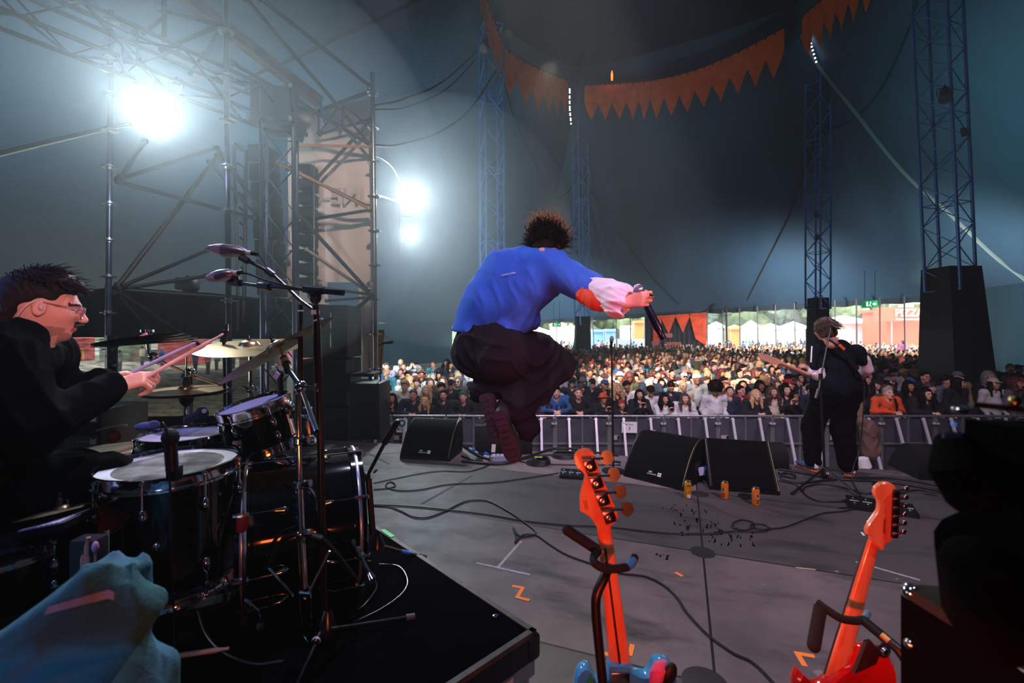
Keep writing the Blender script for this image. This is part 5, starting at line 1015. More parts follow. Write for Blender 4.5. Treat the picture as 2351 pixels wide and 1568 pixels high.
for a in (.2, 2.3, 4.4): m.tube([f+Vector((0, 0, .35)), f+Vector((.27*math.cos(a), .27*math.sin(a), .01))], .009, CHROME, 6)
m.build('stand', hh)
sc0 = P(338, 783, 2.3)
for k in range(4): cymbal('stack_cymbal', sc0+Vector((-.012*k+.02, -.01*k, .008*k-.008)), (-.07-.03*k, -.03, 1), .225-.014*k, 'thin dark cymbal in the stack of four at the left, %s' % ['lowest', 'second from bottom', 'second from top', 'topmost'][k], BRZD, .02, .03, 'stacked thin cymbals', False)
m = MB(); m.tube([sc0+Vector((0, 0, .01)), sc0+Vector((0, 0, .045))], .022, mat('blue_felt', '20305a', .8), 12); m.tube([sc0+Vector((0, 0, .045)), sc0+Vector((0, 0, .058))], .03, CHROME, 14); m.build('cymbal_nut', label='chrome nut on blue felt above the stacked cymbals', cat='nut')
m = MB(); m.box(sc0+Vector((.02, -.05, .028)), (.04, .01, .012), mat('pink_tape', 'e8a0b8', .6), Matrix.Rotation(-.5, 3, 'Y')); m.build('pink_tape', label='scrap of pink tape on the stacked cymbals', cat='tape')
# stands
st3 = empty('cymbal_stand', Vector((sc0.x+.2, sc0.y, .5)), 'chrome boom arm carrying the stacked cymbals', 'stand', 'chrome cymbal stands')
m = MB(); m.tube([sc0+Vector((0, 0, -.01)), P(340, 800, 2.3), P(344, 822, 2.3), P(360, 832, 2.3)], .007, CHROME, 8); m.ball(P(352, 818, 2.3), .022, CHROME, 10); m.ball(P(362, 828, 2.3), .018, CHROME, 10); m.ball(P(349, 832, 2.3), .014, CHROME, 8); m.build('tilter', st3)
m = MB(); m.tube([P(362, 826, 2.3), P(440, 862, 2.42), P(520, 888, 2.5)], .0075, CHROME, 8); m.build('boom', st3)
m = MB(); m.ball(P(437, 855, 2.42), .026, CHROME, 10); m.tube([P(424, 850, 2.42), P(418, 866, 2.42)], .01, mat('blue_wing', '2a4a9a', .3, .7), 8); q = P(437, 860, 2.42); m.tube([q, Vector((q.x, q.y, .75))], .012, CHROME, 8)
for a in (.6, 2.7, 4.8): m.tube([(q.x, q.y, .85), (q.x+.28*math.cos(a), q.y+.28*math.sin(a), .51)], .009, CHROME, 6)
m.build('column', st3)
st2 = empty('cymbal_stand', Vector((P(576, 900, 2.38).x, 2.38, .5)), 'chrome stand under the wide flat cymbal behind the rack tom', 'stand', 'chrome cymbal stands')
q = P(574, 795, 2.38); m = MB(); m.tube([q, P(575, 905, 2.38)], .008, CHROME, 8); m.tube([P(575, 900, 2.38), Vector((q.x, q.y, .8))], .012, CHROME, 8); m.ball(P(575, 812, 2.38), .018, CHROME, 8); m.ball(P(574, 893, 2.38), .022, CHROME, 10); m.tube([P(561, 886, 2.38), P(566, 896, 2.38)], .008, CHROME, 6); m.tube([P(586, 890, 2.38), P(592, 896, 2.38)], .008, CHROME, 6)
for a in (.1, 2.2, 4.3): m.tube([(q.x, q.y, .9), (q.x+.26*math.cos(a), q.y+.26*math.sin(a), .51)], .009, CHROME, 6)
m.build('column', st2)
# foreground chrome stand
D = 1.55; st1 = empty('cymbal_stand', Vector((P(705, 1478, 1.6).x, 1.6, .5)), 'tall chrome boom cymbal stand with folded legs in front of the bass drum', 'stand', 'chrome cymbal stands')
m = MB(); m.tube([P(683, 905, D), P(689, 1130, D)], .0095, CHROME, 10); m.tube([P(688, 1115, D), P(693, 1240, D)], .0125, CHROME, 10); m.tube([P(692, 1235, D), P(700, 1350, D)], .009, CHROME, 8); m.build('column', st1)
m = MB()
for (px, py, R) in ((684, 1012, .02), (688, 1112, .021), (690, 1225, .017)): c = P(px, py, D); m.lathe([(R*.7, -.014), (R, -.008), (R, .008), (R*.7, .014)], CHROME, c, n=14); m.tube([c, c+Vector((.04, -.006, .006))], [.011, .013], CHROME, 8)
c = P(690, 888, D); m.ball(c, (.022, .022, .022), CHROME, 14); m.tube([c+Vector((.02, 0, 0)), c+Vector((.045, 0, -.004)), c+Vector((.05, 0, .012))], .006, CHROME, 8); m.tube([c+Vector((.045, 0, -.004)), c+Vector((.058, 0, -.014))], .006, CHROME, 8); m.build('clamp', st1, kind='stuff')
m = MB(); a = P(643, 800, 1.85); m.tube([a, P(655, 830, 1.72)], .005, CHROME, 8); m.tube([P(652, 822, 1.74), P(662, 852, 1.66)], .014, BLKM, 10); m.tube([P(660, 846, 1.67), P(688, 885, D)], .008, BLKM, 8); m.tube([P(692, 890, D), P(727, 990, 1.42)], .0075, CHROME, 10); m.tube([P(655, 828, 1.72), P(658, 836, 1.7)], .017, CHROME, 10); m.build('boom_arm', st1)
m = MB(); m.tube([P(690, 1222, D), P(650, 1238, D), P(628, 1275, D), P(615, 1300, D)], .009, BLKM, 8); m.tube([P(614, 1300, D), P(672, 1366, D)], .005, CHROME, 8); m.build('leg', st1)
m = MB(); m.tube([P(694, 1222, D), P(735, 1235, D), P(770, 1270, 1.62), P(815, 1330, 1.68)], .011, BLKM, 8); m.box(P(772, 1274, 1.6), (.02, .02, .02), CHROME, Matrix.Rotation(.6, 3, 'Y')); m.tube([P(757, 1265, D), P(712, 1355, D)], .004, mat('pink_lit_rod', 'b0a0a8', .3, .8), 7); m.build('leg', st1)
m = MB()
m.tube([P(x, y, D+.03*(y > 1400)) for x, y in ((684, 1230), (687, 1290), (691, 1345), (685, 1358), (688, 1400), (694, 1440), (697, 1460), (707, 1477))], .0032, CHROME, 8); m.tube([P(x, y, D+.03*(y > 1400)) for x, y in ((698, 1230), (701, 1290), (705, 1343), (712, 1352), (714, 1400), (716, 1450), (712, 1464), (707, 1477))], .0032, CHROME, 8); m.build('leg', st1)
m = MB(); m.tube([P(688, 1360, D), P(712, 1362, D)], .006, CHROME, 7); m.ball(P(672, 1368, D), .006, CHROME, 8); m.ball(P(700, 1375, D), .007, CHROME, 8); m.build('leg_brace', st1)
# bass-side hardware left of the stand
ht = empty('drum_bracket', P(560, 1190, 1.42), 'red and chrome floor tom leg bracket beside the bass drum', 'bracket')
m = MB(); m.tube([P(561, 1128, 1.44), P(561, 1400, 1.44)], .006, CHROME, 8); m.tube([P(561, 1375, 1.44), P(592, 1402, 1.44), P(598, 1428, 1.46)], .006, CHROME, 8); m.ball(P(599, 1438, 1.46), .014, BLKR, 8); m.build('rod', ht); m = MB(); m.box(P(556, 1202, 1.42), (.022, .03, .05), mat('dark_red_block', '7a1018', .35), bevel=.004); m.build('block', ht); m = MB(); m.tube([P(575, 1185, 1.42), P(577, 1203, 1.42)], [.008, .009], CHROME, 8); m.build('wing_screw', ht)
# black boom stands with overhead microphones
D = 1.6; bs = empty('microphone_stand', Vector((P(736, 1465, 1.62).x, 1.62, .5)), 'tall black boom stand in front of the bass drum, tripod base', 'mic stand', 'black boom stands over the drums')
DR = mat('dark_red_black_tube', '14080b', .3, .3)
m = MB(); m.tube([P(742, 1400, 1.62), P(736, 1050, 1.62), P(727, 742, 1.62), P(724, 700, 1.62)], .011, DR, 10); m.tube([P(727, 742, 1.62), P(736, 1030, 1.62)], .0135, DR, 10); m.build('pole', bs)
m = MB(); m.tube([P(724, 712, 1.62), P(724, 722, 1.62)], .0145, WHITE, 10); m.tube([P(730, 733, 1.62), P(731, 736, 1.62)], .0165, WHITE, 10); m.build('white_ring', bs)
m = MB(); m.lathe([(.012, .05), (.02, .03), (.028, -.0), (.034, -.03), (.032, -.036)], mat('tripod_cone_metal', '50505a', .25, .9), P(752, 1432, 1.6), (0, 0, 1), 20); m.build('hub', bs)
m = MB(); m.tube([P(760, 1444, 1.58), P(935, 1418, 1.74)], .007, BLKM, 8); m.tube([P(932, 1419, 1.738), P(952, 1416, 1.75)], .013, mat('purple_rubber_foot', '4a3440', .6), 10); m.build('leg', bs)
m = MB(); m.tube([P(735, 1455, 1.58), P(700, 1530, 1.44), P(672, 1590, 1.36)], .006, BLKM, 8); m.tube([P(733, 1457, 1.57), P(722, 1480, 1.53)], .014, BLKM, 10); m.tube([P(728, 1468, 1.55), P(724, 1475, 1.54)], .0148, WHITE, 10); m.build('leg', bs)
m = MB(); m.tube([P(745, 1440, 1.62), P(700, 1400, 2.0)], .007, BLKM, 8); m.build('leg', bs)
BB = mat('blue_black_plastic', '10162c', .35)
m = MB(); m.ball(P(724, 680, 1.62), (.022, .02, .03), BB, 14); m.tube([P(698, 664, 1.63), P(742, 668, 1.6)], .013, BB, 10); m.tube([P(740, 668, 1.6), P(788, 672, 1.57)], .0105, BB, 12); m.build('boom_clamp', bs)
m = MB(); m.tube([P(700, 664, 1.63), P(600, 657, 1.72), P(548, 650, 1.78)], .0075, BLKM, 8); m.tube([P(620, 659, 1.7), P(595, 656, 1.73)], .014, BLKP, 8); m.tube([P(552, 650, 1.77), P(528, 648, 1.8)], .014, BLKP, 8); m.tube([P(545, 650, 1.78), P(540, 636, 1.78)], .012, BLKP, 8); m.build('boom', bs)
bs2 = empty('microphone_stand', Vector((P(688, 1100, 2.0).x, 2.0, .5)), 'thinner black boom stand behind the tall one, reaching to the upper microphone', 'mic stand', 'black boom stands over the drums')
m = MB(); q = P(690, 700, 2.0); m.tube([Vector((q.x, 2.0, .6)), q], .011, DR, 8); m.tube([P(690, 712, 2.0), P(690, 715, 2.0)], .013, WHITE, 8); m.build('pole', bs2)
m = MB(); m.tube([P(726, 716, 1.98), P(690, 690, 2.0), P(625, 628, 2.02), P(568, 598, 2.04)], .008, BLKM, 8); m.tube([P(628, 632, 2.02), P(612, 620, 2.02)], .015, BLKP, 8); m.tube([P(570, 600, 2.04), P(552, 590, 2.04)], .015, BLKP, 8); m.build('boom', bs2)
for a in (.5, 2.6, 4.7): m = MB(); m.tube([(q.x, 2.0, .65), (q.x+.3*math.cos(a), 2.0+.3*math.sin(a), .51)], .008, BLKM, 6); m.build('leg', bs2)
MG = mat('champagne_mic_body', '9a8f92', .35, .85); MG2 = mat('pink_grey_mic_mesh', 'a88a98', .45, .7, bump=.6, bump_s=900)
def studio_mic(a, b, r, lab):
    a = Vector(a); b = Vector(b); d = (b-a); L = d.length; d.normalize(); rt_ = empty('overhead_microphone', b, lab, 'microphone', 'large studio microphones over the drums')
    m = MB(); m.lathe([(0, 0), (r*.45, .012*L/.16), (r*.85, .28*L), (r, .42*L)], MG2, a, d, 24); m.build('mic_grille', rt_); m = MB(); m.lathe([(r, .42*L), (r*1.03, .55*L), (r*.95, .82*L), (r*.6, .97*L), (r*.5, L)], MG, a, d, 24, caps=True); m.build('mic_body', rt_); m = MB(); m.lathe([(r*.42, L), (r*.42, L*1.12)], WHITE, a, d, 14); m.lathe([(r*.4, L*1.12), (r*.3, L*1.3)], BLKP, a, d, 12, caps=True); m.build('plug', rt_)
studio_mic(P(473, 568, 2.05), P(566, 580, 2.05), .026, 'champagne studio microphone, upper of the two over the drums')
studio_mic(P(472, 640, 1.78), P(538, 628, 1.78), .024, 'pink lit studio microphone, lower of the two over the drums')
m = MB(); m.tube(spline([P(580, 580, 2.05), P(598, 588, 2.05), P(612, 612, 2.04), P(628, 632, 2.02)], 8), .004, CABLE, 6); m.build('cable', label='short cable at the upper drum microphone', cat='cable')
m = MB(); m.tube(spline([P(555, 627, 1.78), P(575, 630, 1.76), P(610, 644, 1.72), P(660, 657, 1.66), P(700, 667, 1.61), P(722, 690, 1.6), P(730, 730, 1.6), P(738, 900, 1.6), P(746, 1200, 1.6), P(750, 1400, 1.6)], 8), .004, CABLE, 6); m.build('cable', label='cable from the lower drum microphone down the tall black stand', cat='cable')
# clip microphones on the drums
def clipmic(c, lab, s=1.):
    c = Vector(c); r_ = empty('clip_microphone', c, lab, 'microphone', 'small black drum clip microphones'); m = MB(); m.ball(c+Vector((0, 0, .03*s)), (.022*s, .022*s, .026*s), BLKR, 12); m.tube([c+Vector((0, 0, .02)), c+Vector((.006, 0, -.06*s))], .016*s, BLKP, 10); m.build('mic_body', r_); m = MB(); m.tube(spline([c+Vector((0, -.01, .05*s)), c+Vector((-.012, -.015, .075*s)), c+Vector((.0, -.02, .06*s)), c+Vector((.012, -.02, 0)), c+Vector((.016, -.02, -.2)), c+Vector((.03, -.02, -.6))], 6), .003, CABLE, 5); m.build('cable', r_); m = MB(); m.box(c+Vector((.004, .012, -.07*s)), (.03*s, .03*s, .04*s), BLKP, bevel=.004); m.build('clip', r_)
clipmic(P(391, 1030, 1.38), 'black clip microphone on the near rim of the floor tom', 1.1)
clipmic(P(642, 872, 2.1), 'black clip microphone with white label above the rack tom', .9)
m = MB(); m.box(P(635, 862, 2.06), (.022, .004, .03), WHITE, Matrix.Rotation(.6, 3, 'Y')); m.build('paper_tag', label='white tag on the microphone above the rack tom', cat='tag')
pm = empty('pencil_microphone', P(520, 775, 2.4), 'black pencil microphone with silver tip between the cymbals and drum sticks', 'microphone'); m = MB(); m.tube([P(512, 785, 2.4), P(520, 758, 2.4)], .016, BLKP, 10); m.tube([P(520, 760, 2.4), P(522, 744, 2.4)], [.011, .006], CHROME, 10); m.build('mic_body', pm); m = MB(); m.tube([P(514, 785, 2.4), P(516, 900, 2.4), Vector((P(516, 900, 2.4).x, 2.4, .55))], .008, BLKM, 8); m.build('pole', pm)
m = MB(); m.ball(P(464, 948, 2.2), (.03, .03, .028), BLKR, 12); m.tube([P(458, 950, 2.2), P(430, 965, 2.2)], .02, BLKP, 10); m.ball(P(468, 945, 2.19), .014, mat('lilac_mic_end', 'c9b4c9', .5), 8); m.build('snare_microphone', label='black microphone pointing at the snare from behind', cat='microphone')
# stands for the mic boom at the right of the bass drum
sb = empty('microphone_stand', Vector((P(850, 1250, 2.0).x, 2.0, .5)), 'short black stand at the audience side of the bass drum, boom rising right', 'mic stand', 'black boom stands over the drums')
m = MB(); m.tube([P(846, 1098, 2.0), P(856, 1225, 2.0)], .014, BLKM, 8); m.build('pole', sb); m = MB(); m.tube([P(838, 1103, 2.0), P(884, 1015, 2.0)], .008, BLKM, 8); m.tube([P(882, 1018, 2.0), P(912, 968, 2.0)], .0145, BLKM, 10); m.ball(P(912, 970, 2.0), .0145, BLKM, 8); m.build('boom', sb); m = MB(); m.ball(P(840, 1095, 2.0), .022, BLKM, 10); m.tube([P(820, 1082, 1.98), P(832, 1078, 1.98)], .012, CHROME, 8); m.tube([P(858, 1085, 2.0), P(866, 1078, 2.0)], .006, STEEL, 6); m.build('clamp', sb)
m = MB(); m.lathe([(.014, .03), (.034, -.02), (.036, -.035)], mat('tripod_cone_metal'), P(866, 1240, 2.15), n=18); m.build('hub', sb); m = MB(); m.tube([P(872, 1252, 2.2), P(970, 1278, 2.24)], .008, BLKM, 8); m.tube([P(922, 1265, 2.22), P(952, 1273, 2.235)], .0095, BLT, 8); m.tube([P(962, 1277, 2.23), P(978, 1281, 2.24)], .013, BLKR, 8); m.build('leg', sb)
# bits on the riser
def stick(a, b, r, lab, m_, name='drum_stick', grp=None, fat=True):
    a = Vector(a); b = Vector(b); mb = MB(); L = (b-a).length; mb.lathe([(0, 0), (r*.8, .004), (r, .02), (r, L*.75), (r*.55, L*.93), (r*.7, L*.96), (r*.6, L*.985), (0, L)], m_, a, b-a, 14); return mb.build(name, label=lab, cat='drum stick', group=grp)
WOOD = mat('pale_hickory', 'd9a890', .5, noise_s=20, c2='b9856a', stretch=(1, 1, 1))
stick(fl(387, 1509, .512), fl(528, 1488, .512), .0085, 'wooden drum stick lying on the riser carpet', WOOD)
cq = lambda L, r_, lab: MB().tube([Vector((v.x, v.y, .507)) for v in spline([fl(*p, z=.507) for p in L], 8)], r_, CABLE, 6).build('cable', label=lab, cat='cable')
SH = mat('glossy_cable', '2a2a30', .3)
def cab2(L, r_, lab): mb = MB(); mb.tube(spline([fl(p[0], p[1], .507) for p in L], 8), r_, SH, 6); mb.build('cable', label=lab, cat='cable')
cab2([(870, 1295), (915, 1300), (935, 1330), (925, 1360), (880, 1395), (810, 1430)], .003, 'thin cable curving over the riser carpet behind the spur leg')
cab2([(455, 1400), (470, 1450), (510, 1495), (580, 1523), (650, 1518)], .004, 'thin cable arching round the drum stick on the carpet'); cab2([(860, 1330), (864, 1350), (840, 1385), (822, 1400)], .003, 'short thin cable under the chrome spur leg')
# key pad, knobs and wires on the side drum
kp = empty('pad_controller', P(92, 1222, 1.36), 'small controller with rows of white pads on the side drum', 'controller'); A = P(32, 1243, 1.30); B = P(137, 1220, 1.30); ux = (B-A).normalized(); C_ = P(62, 1213, 1.43); uy = (C_-A); uy = (uy-ux*uy.dot(ux)); uy.z = uy.z; uyn = uy.normalized(); nz = ux.cross(uyn); Lx = (B-A).length; Ly = .125
M_ = frame(A+nz*.004, ux, uyn); m = MB(); m.add([M_ @ Vector(v) for v in [(0, 0, 0), (Lx*1.12, 0, 0), (Lx*1.12, Ly, 0), (0, Ly, 0), (0, 0, .018), (Lx*1.12, 0, .018), (Lx*1.12, Ly, .018), (0, Ly, .018)]], [(0, 3, 2, 1), (4, 5, 6, 7), (0, 1, 5, 4), (1, 2, 6, 5), (2, 3, 7, 6), (3, 0, 4, 7)], BLKP, False); m.build('case', kp)
for i in range(8):
    m = MB()
    for j in range(8): x0_, x1_ = Lx*(.07+.115*i), Lx*(.07+.115*i+.095); y0_, y1_ = Ly*(.06+.113*j), Ly*(.06+.113*j+.09); m.add([M_ @ Vector(v) for v in ((x0_, y0_, .0185), (x1_, y0_, .0185), (x1_, y1_, .0185), (x0_, y1_, .0185), (x0_, y0_, .0215), (x1_, y0_, .0215), (x1_, y1_, .0215), (x0_, y1_, .0215))], [(4, 5, 6, 7), (0, 1, 5, 4), (1, 2, 6, 5), (2, 3, 7, 6), (3, 0, 4, 7)], mat('white_rubber_pad', 'd9d4ea', .5), False)
    m.build('pad_column', kp)
me_ = empty('small_mixer', P(135, 1190, 1.48), 'small mixer with pale knobs behind the pad controller', 'mixer'); m = MB(); m.box(P(138, 1192, 1.48)+Vector((0, 0, -.01)), (.12, .07, .03), BLKP, bevel=.004); m.build('case', me_); m = MB()
for i in range(9): m.tube([P(112+i*8, 1190-i*1.6, 1.46), P(112+i*8, 1183-i*1.6, 1.46)], .0045, mat('pale_knob', 'c9c4dc', .5), 8)
m.build('knobs', me_, kind='stuff'); m = MB()
for k, L in enumerate(([(118, 1180), (125, 1160), (146, 1150), (150, 1172)], [(130, 1178), (138, 1155), (155, 1148), (158, 1170)], [(150, 1150), (165, 1160), (172, 1168)])): m.tube(spline([P(x, y, 1.47) for x, y in L], 6), .0022, [WHITE, WHITE, mat('red_wire', 'b02030', .5)][k], 5)
m.build('patch_lead', me_, kind='stuff')
HB = mat('stick_bag_black', '0c0d12', .8); sh = MB(); sh.box(P(205, 1300, 1.22), (.07, .05, .16), HB, bevel=.01); sh.build('stick_bag', label='black stick holder between the side drum and floor tom', cat='holder')
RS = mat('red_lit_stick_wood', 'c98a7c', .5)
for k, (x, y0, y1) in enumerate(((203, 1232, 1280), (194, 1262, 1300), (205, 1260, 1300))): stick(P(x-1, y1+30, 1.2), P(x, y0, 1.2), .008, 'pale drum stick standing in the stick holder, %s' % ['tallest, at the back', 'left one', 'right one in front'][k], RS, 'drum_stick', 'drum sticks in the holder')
m = MB(); m.ball(P(219, 1256, 1.2), (.008, .008, .016), mat('pink_mallet', 'e8a0d0', .5), 10); m.tube([P(219, 1262, 1.2), P(218, 1300, 1.2)], .003, RS, 6); m.build('mallet', label='mallet with pink head in the stick holder', cat='mallet')
# throne
th = empty('drum_throne', (-2.16, 1.5, .5), 'round black drum throne under the drummer', 'stool'); m = MB(); m.lathe([(0, .43), (.14, .44), (.165, .47), (.165, .5), (.14, .52), (0, .525)], mat('throne_vinyl', '101014', .4), (-2.16, 1.5, .5), n=36); m.build('seat', th); m = MB(); m.tube([(-2.16, 1.5, .7), (-2.16, 1.5, .95)], .014, CHROME, 8)
for a in (.4, 2.5, 4.6): m.tube([(-2.16, 1.5, .8), (-2.16+.24*math.cos(a), 1.5+.24*math.sin(a), .51)], .01, CHROME, 6)
m.build('tripod', th)
cymbal('low_cymbal', P(140, 1168, 1.42), (-.2, .11, 1), .11, 'small worn cymbal low beside the drummer\'s knee', BRZD)
# rack with control panels and desk behind the drummer
rk = empty('equipment_rack', P(190, 1000, 2.9), 'dark rack with two knob panels behind the drummer\'s arm', 'rack'); a = P(150, 945, 3.0); b = P(222, 1036, 3.0); m = MB(); m.box(((a.x+b.x)/2-.2, 3.2, (a.z+.0)/2-.0), (b.x-a.x+.45, .4, a.z+.02), BLKM, bevel=.01); m.build('frame', rk)
PN = mat('grey_rack_panel', '2c3038', .5)
for y0, y1 in ((952, 972), (1000, 1028)):
    m = MB(); p0 = P(150, y0, 2.98); p1 = P(220, y1, 2.98); m.box(((p0.x+p1.x)/2, 2.985, (p0.z+p1.z)/2), (p1.x-p0.x, .02, p0.z-p1.z), PN); 
    for i in range(7): m.tube([P(160+9*i, y0+6, 2.97), P(160+9*i, y0+6, 2.94)], .009, CHROME, 8)
    for i in range(5): m.tube([P(178+7*i, y0+14, 2.97), P(178+7*i, y0+14, 2.95)], .005, WHITE, 6)
    m.box(P(213, (y0+y1)/2, 2.965), (.035, .004, .035), WHITE); m.build('knob_panel', rk)
m = MB(); m.tube(spline([P(222, 988, 2.9), P(260, 978, 2.9), P(288, 976, 2.9), P(290, 980, 2.9)], 6), .006, STEEL, 6); m.build('gooseneck', label='thin pale gooseneck lamp right of the rack behind the drummer', cat='lamp')
m = MB(); m.ball(P(245, 1000, 3.1), (.1, .05, .06), mat('dark_red_cloth', '5a1014', .9), 12); m.build('red_cloth', label='dark red cloth bundle beside the rack behind the drummer', cat='cloth')
m = MB(); m.box(P(245, 1030, 2.8), (.42, .3, .012), mat('pale_wooden_board', 'b9ac94', .7), Matrix.Rotation(-.12, 3, 'Y')); m.box(P(258, 1040, 2.7), (.42, .2, .012), mat('pale_wooden_board'), Matrix.Rotation(-.12, 3, 'Y')); m.build('pallet_board', label='pale boards on the floor behind the snare drum', cat='board')
m = MB(); m.ball(P(335, 978, 2.35), (.05, .05, .02), mat('violet_blue_cloth', '3a4a8a', .8), 12); m.ball(P(352, 976, 2.36), (.03, .03, .025), mat('violet_blue_cloth'), 10); m.build('crumpled_cloth', label='crumpled blue cloth behind the snare drum rim', cat='cloth')
# ================================================================== GUITARS ON STANDS AND NEAR THINGS
MAPLE = mat('glossy_maple_neck', 'de8a5c', .28, noise_s=6, c2='cc7648', coat=.4, stretch=(6, 6, .6)); WAL = mat('walnut_skunk_stripe', '1d0d08', .5); TUN = mat('tuner_nickel', 'c9c3cc', .18, 1.); PLB = mat('light_blue_guitar_body', '4aa0d8', .15, coat=.6); PINKS = mat('pink_guitar_strap', 'ff5a86', .7, bump=.3, bump_s=90); REDB = mat('red_guitar_body', 'c4160e', .12, coat=.8); REDK = mat('dark_red_scratch_plate', '3a0a10', .4)
def z3(L, k, ox, oy): return [(ox+x/k, oy+y/k) for x, y in L]
def plate(name, pts, d, th, m_, parent, smooth=1, bev=.0):
    """outline given where the photo shows it, at its true distance d; thickness th away from the camera"""
    o = [P(x, y, d) for x, y in pts]
    if smooth > 1: o = spline(o+[o[0]], smooth)[:-1]
    mb = MB(); n = len(o); c = sum(o, Vector())/n; b = bev or th*.25
    ring = lambda s, dy: [c+(p-c)*s+Vector((0, dy, 0)) for p in o]
    R = max((p-c).length for p in o); s0 = 1-b/R*1.3
    rs = [ring(s0, 0), ring(1, b), ring(1, th-b), ring(s0, th)]; vs = [v for r_ in rs for v in r_]
    fs = [tuple(range(n)), tuple(3*n+i for i in range(n))[::-1]]+[(k*n+i, k*n+(i+1) % n, (k+1)*n+(i+1) % n, (k+1)*n+i) for k in range(3) for i in range(n)]
    mb.add(vs, fs, m_, False); return mb.build(name, parent)
D = 1.35; bg = empty('bass_guitar', P(1440, 1700, D), 'light blue bass guitar seen from behind on a stand, four clover tuning keys', 'guitar')
bg.location.z = .1
hs = z3([(135, 120), (140, 95), (165, 68), (205, 56), (245, 66), (268, 92), (285, 140), (300, 200), (345, 300), (385, 390), (415, 460), (424, 498), (408, 530), (375, 560), (372, 600), (292, 600), (284, 570), (262, 530), (235, 498), (200, 475), (176, 465), (172, 420), (172, 370), (180, 320), (196, 270), (205, 232), (196, 208), (160, 180), (140, 150)], 2.81, 1270, 1010)
HSB = plate('headstock', hs, D, .014, MAPLE, bg)
# neck: D-shaped section swept from the nut to the body
def neck(name, a, b, wa, wb, th, m_, parent, stripe=None):
    a = Vector(a); b = Vector(b); dv = (b-a).normalized(); ux = Vector((0, 1, 0)).cross(dv).normalized(); ux = ux if ux.x > 0 else -ux; n = 12; vs = []; N_ = 14
    for i in range(N_+1):
        t = i/N_; c = a.lerp(b, t); w = (wa+(wb-wa)*t)/2; tt = th*(1+.12*t)
        vs += [c+ux*w*math.cos(PI*k/n)+Vector((0, 1, 0))*(.014-tt*math.sin(PI*k/n)) for k in range(n+1)]
    q = n+1; mb = MB(); mb.add(vs, [(i*q+k, i*q+k+1, (i+1)*q+k+1, (i+1)*q+k) for i in range(N_) for k in range(n)]+[tuple(range(q)), tuple(N_*q+k for k in range(q))], m_); o = mb.build(name, parent)
    f = MB(); 
    for s in (1,): f.add([a+ux*-wa/2+Vector((0, .0145, 0)), a+ux*wa/2+Vector((0, .0145, 0)), b+ux*wb/2+Vector((0, .0145, 0)), b-ux*wb/2+Vector((0, .0145, 0)), a-ux*wa/2+Vector((0, .021, 0)), a+ux*wa/2+Vector((0, .021, 0)), b+ux*wb/2+Vector((0, .021, 0)), b-ux*wb/2+Vector((0, .021, 0))], [(0, 1, 2, 3), (4, 5, 6, 7), (0, 4, 7, 3), (1, 5, 6, 2), (0, 1, 5, 4), (3, 2, 6, 7)], WAL, False)
    f.build('fingerboard', parent); return ux, dv
na = P(1270+332/2.81, 1010+560/2.81, D+.01); nb = P(1270+443/2.81, 1010+1500/2.81, D+.01)
neck('neck', na, nb, .042, .064, .012, MAPLE, bg)
sa = P(1270+336/2.81, 1010+700/2.81, D+.0105); sb_ = P(1270+436/2.81, 1010+1490/2.81, D+.0105); m = MB(); m.prism([sa+Vector((-.003, -.0003, 0)), sa+Vector((.003, -.0003, 0)), sb_+Vector((.0035, -.0016, 0)), sb_+Vector((-.0035, -.0016, 0))], (0, 0, 0), (0, .006, 0), WAL); m.build('neck_stripe', bg)
for i, (kx, ky) in enumerate(((347, 113), (390, 224), (432, 334), (477, 444))):
    sx, sy = 235+41*i, 150+110*i; px, py = 1270+sx/2.81, 1010+sy/2.81
    r_ = Matrix.Rotation(-.33, 3, 'Y'); c = P(px, py, D-.004)
    m = MB(); m.box(c+Vector((.002, 0, -.006)), (.034, .005, .04), mat('tuner_plate_dark', '6a5a6a', .2, 1.), r_, .002); m.lathe([(.0115, 0), (.012, .003), (.009, .005), (.004, .0055), (0, .004)], TUN, c+Vector((.0, -.003, -.008)), (0, -1, 0), 20)
    for a_, b_ in ((-.013, .015), (.013, .015), (-.013, -.021), (.013, -.021)): m.ball(c+r_ @ Vector((a_, -.004, b_)), .002, TUN, 6)
    q0 = P(1270+(sx-50)/2.81, 1010+(sy-22)/2.81, D-.009); q1 = P(1270+(kx-25)/2.81, 1010+(ky+5)/2.81, D-.009)
    m.tube([q0, q1], .0036, TUN, 8); m.tube([q0, q0.lerp(q1, .42)], .0055, TUN, 10); m.tube([q0.lerp(q1, .9), q1], .005, TUN, 8)
    kc = P(1270+kx/2.81, 1010+ky/2.81, D-.009); n = 40; o = [kc+Vector(((.0178+.0022*abs(math.cos(2.5*t+.6)))*math.cos(t), 0, (.0205+.0022*abs(math.cos(2.5*t+.6)))*math.sin(t))) for t in [2*PI*j/n for j in range(n)]]
    m.prism(o, (0, -.002, 0), (0, .004, 0), TUN, True); m.build('tuning_key', HSB)
body = [(1398, 1536), (1404, 1528), (1444, 1531), (1449, 1541), (1468, 1553), (1488, 1556), (1500, 1545), (1506, 1528), (1520, 1520), (1540, 1526), (1552, 1545), (1560, 1590), (1580, 1660), (1590, 1740), (1575, 1820), (1520, 1870), (1440, 1882), (1370, 1862), (1325, 1810), (1312, 1740), (1322, 1670), (1318, 1610), (1322, 1565), (1332, 1542), (1346, 1536), (1358, 1546), (1368, 1566), (1384, 1572), (1396, 1560)]
plate('body', body, D, .042, PLB, bg, 3, .008)
m = MB(); m.box(P(1424, 1562, D-.004), (.055, .006, .045), TUN, bevel=.002); m.build('neck_plate', bg)
